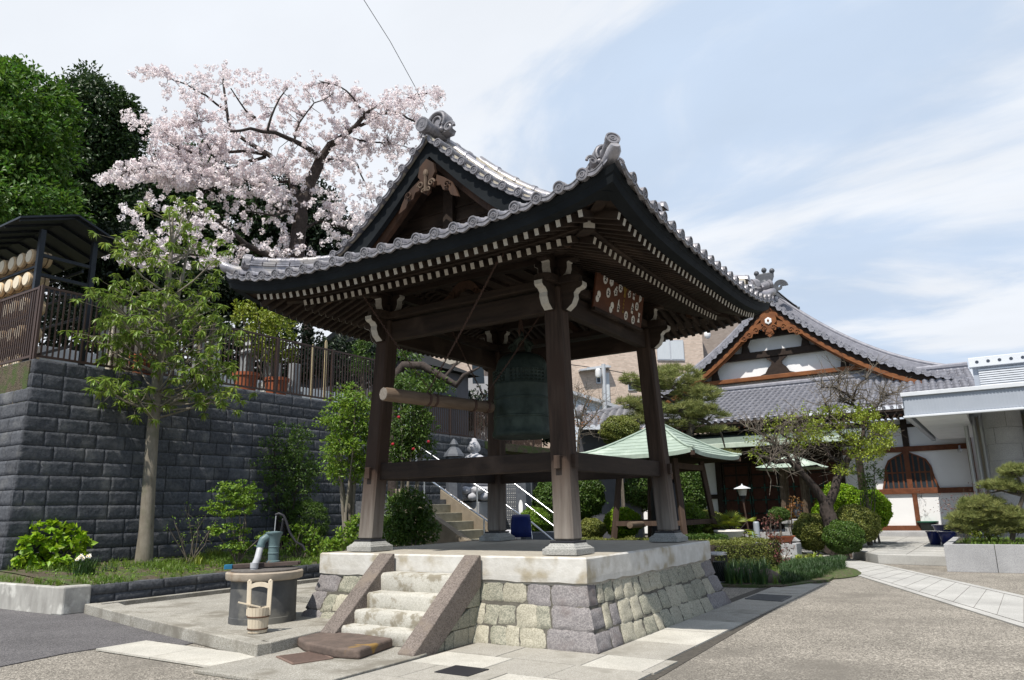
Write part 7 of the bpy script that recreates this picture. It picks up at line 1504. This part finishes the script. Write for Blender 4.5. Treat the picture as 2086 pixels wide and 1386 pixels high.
# stacked stones
c=G(1548,1165,.05); t=thing('stacked_stones','two rounded stones stacked like a small figure in the bed','stone stack',c); rock('lower_stone','stone_cheek',c+np.array((0,0,.18)),(.13,.12,.22),parent=t); rock('upper_stone','stone_cheek',c+np.array((.01,0,.45)),(.085,.08,.075),parent=t,seed=3)
stemmy('dry_shrub','dry brown leafy shrub with bare upright twigs in the bed',G(1580,1165,.05),[D(x,y,dst(G(1580,1165,.05))+random.uniform(-.2,.2)) for x,y in ((1545,1120),(1560,1105),(1575,1095),(1590,1105),(1605,1115),(1570,1050),(1578,1060),(1560,1060),(1585,1130),(1555,1135),(1600,1135))],'leaf_red',.07,8,cr=.09)
for i,(x0,y0,x1,y1) in enumerate(((1553,1165,1532,1083),(1588,1125,1586,1085))):
    p=G(x0,y0,.05); mb=MB(); mb.tube([p,D(x1,y1,dst(p)+.1)],.009,5); tag(mb.build('garden_stake','verdigris_light' if 'verdigris_light' in MT else mat('verdigris_light',(.25,.42,.30),None,5,.6)),['leaning pale green garden stake beside the stacked stones','short upright green garden stake behind the dry shrub'][i],'stake')
mat('pot_white',(.66,.63,.58),(.55,.52,.47),6,.5); mat('pot_glaze',(.012,.02,.10),(.01,.015,.07),4,.15); mat('pot_black',(.015,.02,.018),None,4,.2); mat('pot_rim',(.02,.13,.08),None,4,.3)
pot(G(1603,1152,.05),.15,.24,'pot_white','small white ceramic pot beside the dry shrub',cat='pot')
# mesh basket
bk_=G(1467,1192,0); bk_[2]=.02; t=thing('wire_basket','tall black wire mesh litter basket beside the platform corner','litter basket',bk_); mb=MB()
for k in range(22):
    a=2*math.pi*k/22
    for sg in (-1,1): mb.tube([bk_+np.array(((.13+.05*s)*math.cos(a+sg*1.1*s),(.13+.05*s)*math.sin(a+sg*1.1*s),.05+.55*s)) for s in np.linspace(0,1,7)],.0035,3,cap=False)
mb.build('wire_mesh','iron',t); mb=MB()
for z,r in ((.62,.185),(.585,.18),(.05,.13)): mb.tube([bk_+np.array((r*math.cos(a),r*math.sin(a),z)) for a in np.linspace(0,2*math.pi,25)],.009,5,cap=False)
mb.build('rim','steel',t); mb=MB(); mb.lathe([(.12,.0),(.125,.38),(.10,.40)],bk_+np.array((0,0,.06)),14); mb.build('liner','pot_black',t)
mb=MB(); p=bk_+np.array((.2,.05,0)); mb.tube([p,p+np.array((-.03,0,.62))],.01,5); tag(mb.build('broom_stick','log'),'thin stick leaning against the mesh basket','stick')
mat('blue_plastic',(.01,.05,.35),None,4,.35); p=G(1500,1160,.05); t=thing('hand_truck','small folded cart frame of blue tubes with white grips','cart',p); dd_=dst(p)
mb=MB(); q=[D(x,y,dd_) for x,y in ((1488,1134),(1506,1150),(1512,1156),(1530,1138))]; mb.tube(q,.011,6); mb.tube([D(1496,1156,dd_),D(1512,1154,dd_-.1),D(1532,1142,dd_)],.011,6); mb.build('blue_frame','blue_plastic',t); mb=MB()
for x,y in ((1488,1134),(1491,1148),(1531,1138),(1495,1155)): mb.ell(D(x,y,dd_),(.03,.03,.025),8,6)
mb.build('white_grip','white_wall',t,smooth=50)
# lamp post
lb=G(1533,1128,.05); ld_=dst(lb); t=thing('garden_lamp','leaning brown garden lamp with a white conical shade','lamp post',lb); top=D(1514,1020,ld_); mb=MB(); mb.tube([lb,top],.03,8); mb.build('lamp_pole','fence_metal',t,smooth=60)
hd_=top+np.array((0,0,.02)); mb=MB(); mb.lathe([(.05,-.05),(.07,.03),(.10,.1),(.11,.14)],hd_,16); mb.build('lamp_socket','iron',t,smooth=50); mb=MB(); mb.lathe([(.11,.14),(.15,.34),(.15,.36)],hd_,20); mb.build('lamp_glass','pot_white',t,smooth=50); mb=MB(); mb.lathe([(.27,.36),(.26,.38),(.08,.45),(.03,.47),(.02,.52)],hd_,24); mb.build('lamp_shade','alu_light',t,smooth=50)
sp_=G(1522,1112,.05); t=thing('spotlight','black garden spotlight on a short stem','spotlight',sp_); q=D(1515,1083,dst(sp_)); mb=MB(); mb.tube([sp_,q],.02,6); mb.build('stem','iron',t); mb=MB(); mb.tube([q-np.array((.14,0,0)),q+np.array((.12,.05,0))],[.09,.07],12); mb.build('lamp_head','iron',t,smooth=40)
p=D(1541,1075,24.); p[2]=.1; mb=MB(); mb.tube([p,p+np.array((0,0,.95))],.09,12); mb.lathe([(.09,.95),(.07,1.0)],p,12); tag(mb.build('bollard_lamp','alu_panel',smooth=40),'slim grey bollard in front of the dark hall doors','bollard')
# potted palm
pp=D(1484,1075,22.); pp[2]=.45; t=thing('stone_urn','pale footed stone urn below the fan palm','urn',pp); mb=MB(); mb.lathe([(.22,0),(.24,.05),(.16,.09),(.15,.14),(.30,.24),(.38,.38),(.42,.44),(.40,.47),(.34,.45)],pp,28); mb.build('urn_body','pot_white',t,smooth=50)
mb=MB(); mb.box(pp+np.array((0,0,-.18)),(.6,.6,.36)); mb.build('urn_base','step_old',t)
t=thing('fan_palm','small bright green fan palm above the stone urn','palm',D(1492,1070,23.)*np.array((1,1,0))+np.array((0,0,.2))); c=ORG[t.name]; Vp=[];mb=MB()
parts=[]
for k in range(34):
    a=random.uniform(0,2*math.pi); el=random.uniform(-.1,1.2); dr=np.array((math.cos(a)*math.cos(el),math.sin(a)*math.cos(el),math.sin(el))); o3=c+np.array((0,0,.55))+dr*random.uniform(.3,.62); mb.tube([c+np.array((0,0,.5)),o3],.01,4)
    x_=np.cross(dr,(0,0,1));x_/=np.linalg.norm(x_); n_l=13; an_=np.linspace(-1.25,1.25,n_l); dv_=np.array([dr*math.cos(b)+x_*math.sin(b)+np.array((0,0,-.15)) for b in an_]); P=o3+dv_*.15; z_=np.cross(x_,dr); parts.append(leafmesh(P,np.tile(z_,(n_l,1)),dv_,.30,.03,.15))
V,F=merge(parts); raw('fronds',V,F,'leaf_yellow',t); mb.tube([c,c+np.array((0,0,.6))],.08,8); mb.build('stem','bark_dark',t)
# small roofed shrine lantern
c=D(1628,1085,29.); c[2]=.3; t=thing('roofed_lantern_stand','small weathered wooden stand with green copper roof behind the plum tree','shrine stand',c); mb=MB(); mb.box(c+np.array((0,0,.3)),(.8,.7,.6)); mb.box(c+np.array((0,0,.68)),(.95,.85,.16)); mb.build('stone_base','granite_block',t,bevel=.02)
for i in (-1,1):
    for j in (-1,1): mb=MB(); mb.beam(c+np.array((i*.38,j*.34,.82)),c+np.array((i*.33,j*.3,2.55)),.12,.12); mb.build('post','log',t)
mb=MB(); zr=2.55; e=1.05
for (a,b) in (((-1,-1),(1,-1)),((1,-1),(1,1)),((1,1),(-1,1)),((-1,1),(-1,-1))):
    rows=[[c+np.array(((a[0]+(b[0]-a[0])*s)*m*e,(a[1]+(b[1]-a[1])*s)*m*e,zr+.42*(1-m)+.12*(1-m)**2+.05*abs(2*s-1)**3*m)) for s in np.linspace(0,1,9)] for m in (1.0,.75,.5,.25,.02)]; mb.grid(rows)
rows=[[c+np.array((u2*e,v2*e,zr-.03)) for u2 in (-1,0,1)] for v2 in (-1,0,1)]; mb.grid(rows); mb.build('roof','copper_roof',t,smooth=30)
mb=MB(); mb.ell(c+np.array((.05,0,1.1)),(.22,.2,.28),10,8); mb.build('stone_figure','granite_dark',t,smooth=60)
shrub('orange_leaf_shrub','thin orange leaved shrub beside the lantern stand posts',[PB(1620,1030,27.4,14,20),PB(1608,1045,27.4,10,12)],D(1618,1080,27.4)*np.array((1,1,0))+np.array((0,0,.1)),'leaf_rust',40,.08,10,.06)
c=D(1590,1072,23.); c[2]=.55; pot(c,.36,.16,'terracotta','shallow terracotta bowl with a small bonsai',cat='bonsai pot'); ball('small bonsai shrub in the shallow bowl',1587,1048,20,14,23.,'leaf_mid',.05,'bonsai',nc=60,nl=22,z=.7)
mb=MB(); mb.box(c+np.array((0,0,-.28)),(.9,.6,.5)); tag(mb.build('stone_bench','granite_block',bevel=.02),'low stone block carrying the terracotta bowl','stone block')
c=D(1613,1090,24.5); c[2]=.1; t=thing('small_stone_lantern','small stone house shaped lantern at the path edge','stone lantern',c); mb=MB(); mb.box(c+np.array((0,0,.2)),(.22,.22,.4)); mb.build('body','plinth',t,bevel=.01); mb=MB(); mb.prism([(-.2,0),(.2,0),(0,.16)],c+np.array((0,-.17,.4)),(1,0,0),(0,0,1),(0,.34,0)); mb.build('roof','granite_block',t)
# ------------------------------------------------------------------ plum tree
PD=25.2
def brtree(name,label,base,limbs,d,leafreg,m,ntw,leafn,ls,bark='bark',twl=.5,jit=.5,twm='twig',tr=.012,lnl=7,lcr=.10):
    t=thing(name,label,'tree',base); mb=MB(); LPs=[]
    for pts,r0,r1 in limbs:
        Q=[D(x,y,d+dd) if not isinstance(x,np.ndarray) else x for x,y,dd in pts]; out=[Q[0]]
        for a,b in zip(Q[:-1],Q[1:]): out.append((a+b)/2+RN.normal(size=3)*.06*np.linalg.norm(b-a)); out.append(b)
        k=len(out); mb.tube(out,[r0+(r1-r0)*(i/(k-1))**.7 for i in range(k)],9)
        if r0<.14:
            for a,b in zip(out[:-1],out[1:]): LPs+=[(a,b),((a+b)/2,b)]
    mb.build('trunk',bark,t,smooth=60); mb=MB(); E=[]
    for i in range(ntw):
        a,b=LPs[random.randrange(len(LPs))]; p=a+(b-a)*random.random(); dr=RN.normal(size=3)+np.array((0,0,.55)); dr/=np.linalg.norm(dr); l=twl*random.uniform(.5,1.3); q=p+dr*l*.5+RN.normal(size=3)*.06*l; e=q+(dr+RN.normal(size=3)*.5)*l*.45; mb.tube([p,q,e],[tr*1.4,tr,tr*.5],4,cap=False); E+=[q,e]
        for k in range(3): s0=q+(e-q)*random.random(); e2=s0+(dr+RN.normal(size=3)*.9)*l*.3; mb.tube([s0,e2],[tr*.7,tr*.4],3,cap=False); E.append(e2)
    mb.build('twigs',twm,t); 
    if m:
        C=[]
        for (x,y,a,b,n) in leafreg:
            for _ in range(n): th=random.uniform(0,2*math.pi); r=math.sqrt(random.random()); C.append(D(x+a*r*math.cos(th),y+b*r*math.sin(th),d+random.gauss(0,jit)))
        C=np.array(C); k=lnl; dd=rdir(len(C)*k); P=np.repeat(C,k,0)+dd*lcr*RN.uniform(.4,1.1,(len(dd),1)); V,F=leafmesh(P,dd*.5+np.array((0,0,.8)),dd+np.array((0,0,.3)),ls*RN.uniform(.6,1.2,len(dd)),ls*.55,.2); raw('crown',V,F,m,t)
    return t,np.array(E)
pb=D(1690,1068,PD); pb[2]=.1
plimbs=[([(pb,0,0),(1688,1050,0),(1684,1035,0),(1680,1020,0)],.26,.19),([(1682,1025,0),(1660,995,-.2),(1632,962,-.5),(1610,940,-.7),(1580,942,-1.),(1550,930,-1.2),(1532,915,-1.3)],.17,.03),([(1684,1030,0),(1700,1000,.1),(1718,960,.3),(1735,925,.5),(1748,905,.6),(1760,870,.7),(1755,840,.8)],.17,.04),
([(1610,940,-.7),(1590,915,-.9),(1570,895,-1.),(1545,880,-1.1),(1520,870,-1.2)],.07,.02),([(1632,962,-.5),(1620,930,-.2),(1630,900,0),(1625,870,.2),(1600,850,.3)],.08,.02),([(1718,960,.3),(1690,930,.8),(1670,900,1.),(1650,880,1.1),(1640,850,1.2)],.08,.02),([(1748,905,.6),(1720,890,.2),(1700,870,-.2),(1690,840,-.4),(1680,820,-.5)],.07,.02),([(1748,905,.6),(1780,890,.9),(1810,880,1.1)],.06,.02),([(1755,845,.8),(1735,820,.6),(1745,790,.5),(1770,770,.4)],.05,.015),([(1740,815,.6),(1720,800,.3),(1700,790,0),(1672,790,-.2)],.05,.015),([(1735,825,.6),(1712,815,.5),(1708,780,.4),(1720,755,.3)],.04,.012),([(1755,840,.8),(1785,830,1.),(1800,810,1.1),(1830,800,1.2)],.045,.015),([(1590,915,-.9),(1575,930,-1.4),(1560,955,-1.6)],.05,.02),([(1630,900,0),(1600,890,-.3),(1575,870,-.5)],.05,.015)]
brtree('plum_tree','gnarled garden plum tree with bare twigs and fresh yellow green leaves before the hall',pb,plimbs,PD,[(1765,925,40,12,80),(1800,875,26,14,60),(1740,895,30,12,60),(1790,905,30,10,50),(1700,838,34,10,60),(1760,850,30,12,50),(1640,900,26,12,26),(1720,955,24,10,36),(1740,880,66,46,50),(1680,868,44,10,50),(1570,900,60,50,60),(1620,860,60,40,60),(1660,890,30,14,40),(1800,895,25,20,26),(1540,925,14,10,8),(1650,860,60,30,16),(1760,840,40,18,28)],'leaf_yellow',430,0,.10,'bark_dark',.62,.9,lcr=.12)
# camellia beside it
shrub('thin_leafy_tree','thin open shrub with small dark leaves before the white hall wall',[PB(1770,960,27,28,38),PB(1760,1000,27,22,20)],D(1765,1050,27)*np.array((1,1,0))+np.array((0,0,.2)),'leaf_mid',60,.16,12,.09,.5,9,tr=.02)
# pine in the middle distance
ND=29.; pn=D(1392,880,ND); pn[2]=.2
def pine(name,label,base,d,pads,limbs,nc,ls,tuft=.16):
    t=thing(name,label,'pine tree',base); mb=MB()
    for pts,r0,r1 in limbs:
        Q=[x if isinstance(x,np.ndarray) else D(x,y,d+dd) for x,y,dd in pts]; k=len(Q); mb.tube(Q,[r0+(r1-r0)*i/(k-1) for i in range(k)],8)
    C=[]
    blobs=[PB(x,y,d+dd,rx,ry) for x,y,dd,rx,ry in pads]; w=np.array([b[2] for b in blobs],float); w/=w.sum()
    for b,ww in zip(blobs,w):
        n=int(nc*ww); dd=rdir(n); dd[:,2]=np.abs(dd[:,2])*np.where(RN.random(n)<.75,1,-.6); C.append(np.array(b[0])+dd*np.array(b[1])*RN.uniform(.6,1.05,(n,1)))
        for _ in range(5): e=np.array(b[0])+rdir(1)[0]*np.array(b[1])*.8; mb.tube([b[0]-np.array((0,0,b[1][2]*.5)),(e+b[0])/2,e],[.03,.02,.008],4)
    C=np.concatenate(C); k=34; dd=rdir(len(C)*k); dd[:,2]=np.abs(dd[:,2])*.9+.05; P=np.repeat(C,k,0)+dd*tuft*.5; V,F=leafmesh(P,rdir(len(dd)),dd,tuft*RN.uniform(.7,1.2,len(dd)),ls,.0); raw('needles',V,F,'leaf_pine',t); mb.build('trunk','bark',t,smooth=60); return t
pine('pine_tree','rounded garden pine with layered needle pads left of the hall roof',pn,ND,[(1370,775,0,60,28),(1420,810,.3,50,24),(1330,790,-.2,40,22),(1400,840,0,60,20),(1330,840,-.3,50,16),(1440,850,.4,40,16),(1290,825,-.6,34,14),(1300,860,-.6,36,12),(1380,870,.2,50,12),(1460,880,.6,34,10),(1283,778,-.8,18,14),(1470,930,.4,36,9)],[([(pn,0,0),(1395,900,0),(1410,870,0),(1385,840,0),(1400,810,0),(1370,790,0)],.17,.05),([(1400,865,0),(1350,855,-.3),(1300,850,-.6)],.08,.02),([(1400,850,0),(1440,860,.4),(1470,885,.6),(1480,925,.5)],.08,.02),([(1390,830,0),(1340,800,-.2),(1290,785,-.7)],.06,.02)],950,.012,.24)
# bonsai pines at the right edge
pine('small_pine','trained small pine leaning over the granite planter at the right edge',D(2050,1095,21.5)*np.array((1,1,0))+np.array((0,0,.57)),21.5,[(2065,965,0,24,14),(2035,992,0,28,12),(2075,1000,0,16,10),(2000,1035,-.1,34,18),(1980,1058,-.1,36,18),(2055,1055,0,26,18),(2078,1075,0,20,18),(2030,1082,0,22,10),(1960,1078,-.2,20,12)],[([(2062,1100,0),(2068,1060,0),(2085,1010,0),(2075,975,0),(2062,960,0)],.06,.03),([(2080,1010,0),(2040,1000,0),(2015,1005,0)],.03,.012),([(2065,1075,0),(2020,1080,-.1),(1975,1078,-.1)],.04,.015)],900,.009,.15)
shrub('spider_plant','arching yellow green leafy plant behind the planter pines',[PB(2010,1075,22.5,34,16)],D(2010,1090,22.5)*np.array((1,1,0))+np.array((0,0,.57)),'leaf_yellow',30,.14,14,.2,.12,4,cat='plant')
shrub('red_leaf_maple','wispy reddish leaved sapling in front of the white wall',[PB(1950,1030,23,34,18),PB(1985,1010,23,28,16)],D(1960,1085,23)*np.array((1,1,0))+np.array((0,0,.25)),'leaf_red',40,.16,7,.05,.5,10,tr=.008)
# glazed pots on the terrace
def bigpot(px,py,r,h,m,lab,rim='pot_rim'):
    c=G(px,py,tz); t=thing('glazed_pot',lab,'plant pot',c); mb=MB(); mb.lathe([(r*.62,0),(r*.66,.02),(r*.85,h*.5),(r*.98,h*.9),(r*1.08,h*.93),(r*1.08,h),(r*.9,h),(r*.88,h*.9)],c,28); mb.build('pot_body',m,t,smooth=45); mb=MB(); mb.lathe([(r*1.09,h*.93),(r*1.10,h*.99),(r*.92,h*1.01)],c,28); mb.build('pot_rim',rim,t); return c
c1=bigpot(1828,1087,.38,.58,'pot_black','black glazed pot with a green rim before the white wall'); c2=bigpot(1893,1090,.38,.55,'pot_black','dark pot with broad green rim right of the black one'); c3=bigpot(1906,1110,.22,.42,'pot_glaze','narrow cobalt blue glazed pot at the planter corner','pot_glaze'); c4=bigpot(1933,1112,.25,.42,'pot_glaze','round cobalt blue pot touching the granite planter','pot_glaze'); c5=bigpot(1930,1098,.42,.5,'pot_glaze','wide low cobalt blue bowl behind the two blue pots','pot_glaze')
for c,x,y,lab in ((c1,1815,935,'thin bare young tree growing in the black glazed pot'),(c2,1880,1000,'small bare sapling growing in the green rimmed pot')):
    d=dst(c); brtree('potted_sapling',lab,c+np.array((0,0,.6)),[([(c+np.array((0,0,.6)),0,0),(x+4,1040,0),(x,1000 if c is c1 else 1030,0),(x-3,y,0)],.02,.006)],d,[(x,y,16,26,9)],'leaf_mid' if c is c1 else 'leaf_red',40,0,.05,'bark',.35,.2,tr=.005,lnl=4)
# bare maple between posts
mb0=D(1172,960,24.); mb0[2]=.2
brtree('bare_maple','thin maple with sparse rusty new leaves between near post and apartment block',mb0,[([(mb0,0,0),(1178,900,0),(1185,850,0),(1200,810,0)],.06,.02),([(1180,880,0),(1210,850,.2),(1230,815,.4)],.03,.01),([(1178,870,0),(1170,830,-.2),(1180,790,-.3)],.03,.01)],24.,[(1185,830,25,40,18),(1200,855,30,10,16),(1180,865,22,8,18),(1175,895,12,10,8)],'leaf_rust',90,0,.08,'bark',.6,.3,tr=.007,lnl=4)
# old trained branch seen between left post and log
ob_=D(800,760,21.); brt=thing('old_cherry_branch','thick mossy horizontal branch of an old trained tree behind the striking log','tree',D(805,900,21.)*np.array((1,1,0))+np.array((0,0,.3)))
mb=MB(); r0_=ORG[brt.name]; mb.tube([r0_,D(800,830,21.),D(806,765,21.),D(822,745,20.9),D(860,745,20.7),(D(895,765,20.6)),D(930,785,20.5),D(945,765,20.4),D(978,748,20.3)],[.15,.15,.16,.13,.12,.10,.09,.06,.02],10); mb.tube([D(905,770,20.6),D(930,740,20.7),D(935,715,20.9)],[.05,.035,.012],7); mb.build('trunk','bark_dark',brt,smooth=60)
V,F=clumps([PB(860,775,21.2,50,18),PB(830,720,21.5,26,16),PB(880,790,21,40,14)],60,.25,26,.11,.5); raw('foliage',V,F,'leaf_mid',brt)
# far backdrop: wooded slope and houses closing the view
bgtree('evergreen_tree','dark trees closing the view between the lower wall and apartment block',[PB(1000,840,46,90,40),PB(1080,860,46,60,40),PB(900,850,44,70,30)],at_z(1000,46,0),'leaf_deep',260,.9,60,.28,.3,'evergreen trees on the hill')
t=thing('distant_building','plain pale distant building beyond the annex','building',(60,150,0)); mb=MB(); mb.b2((-60,140,0),(140,150,11)); mb.build('wall','house_wall',t)
for i in range(30): mb=MB(); mb.b2((-58+i*6.5,139.9,4),(-55+i*6.5,140,6)); mb.build('window','glass_dark',t)
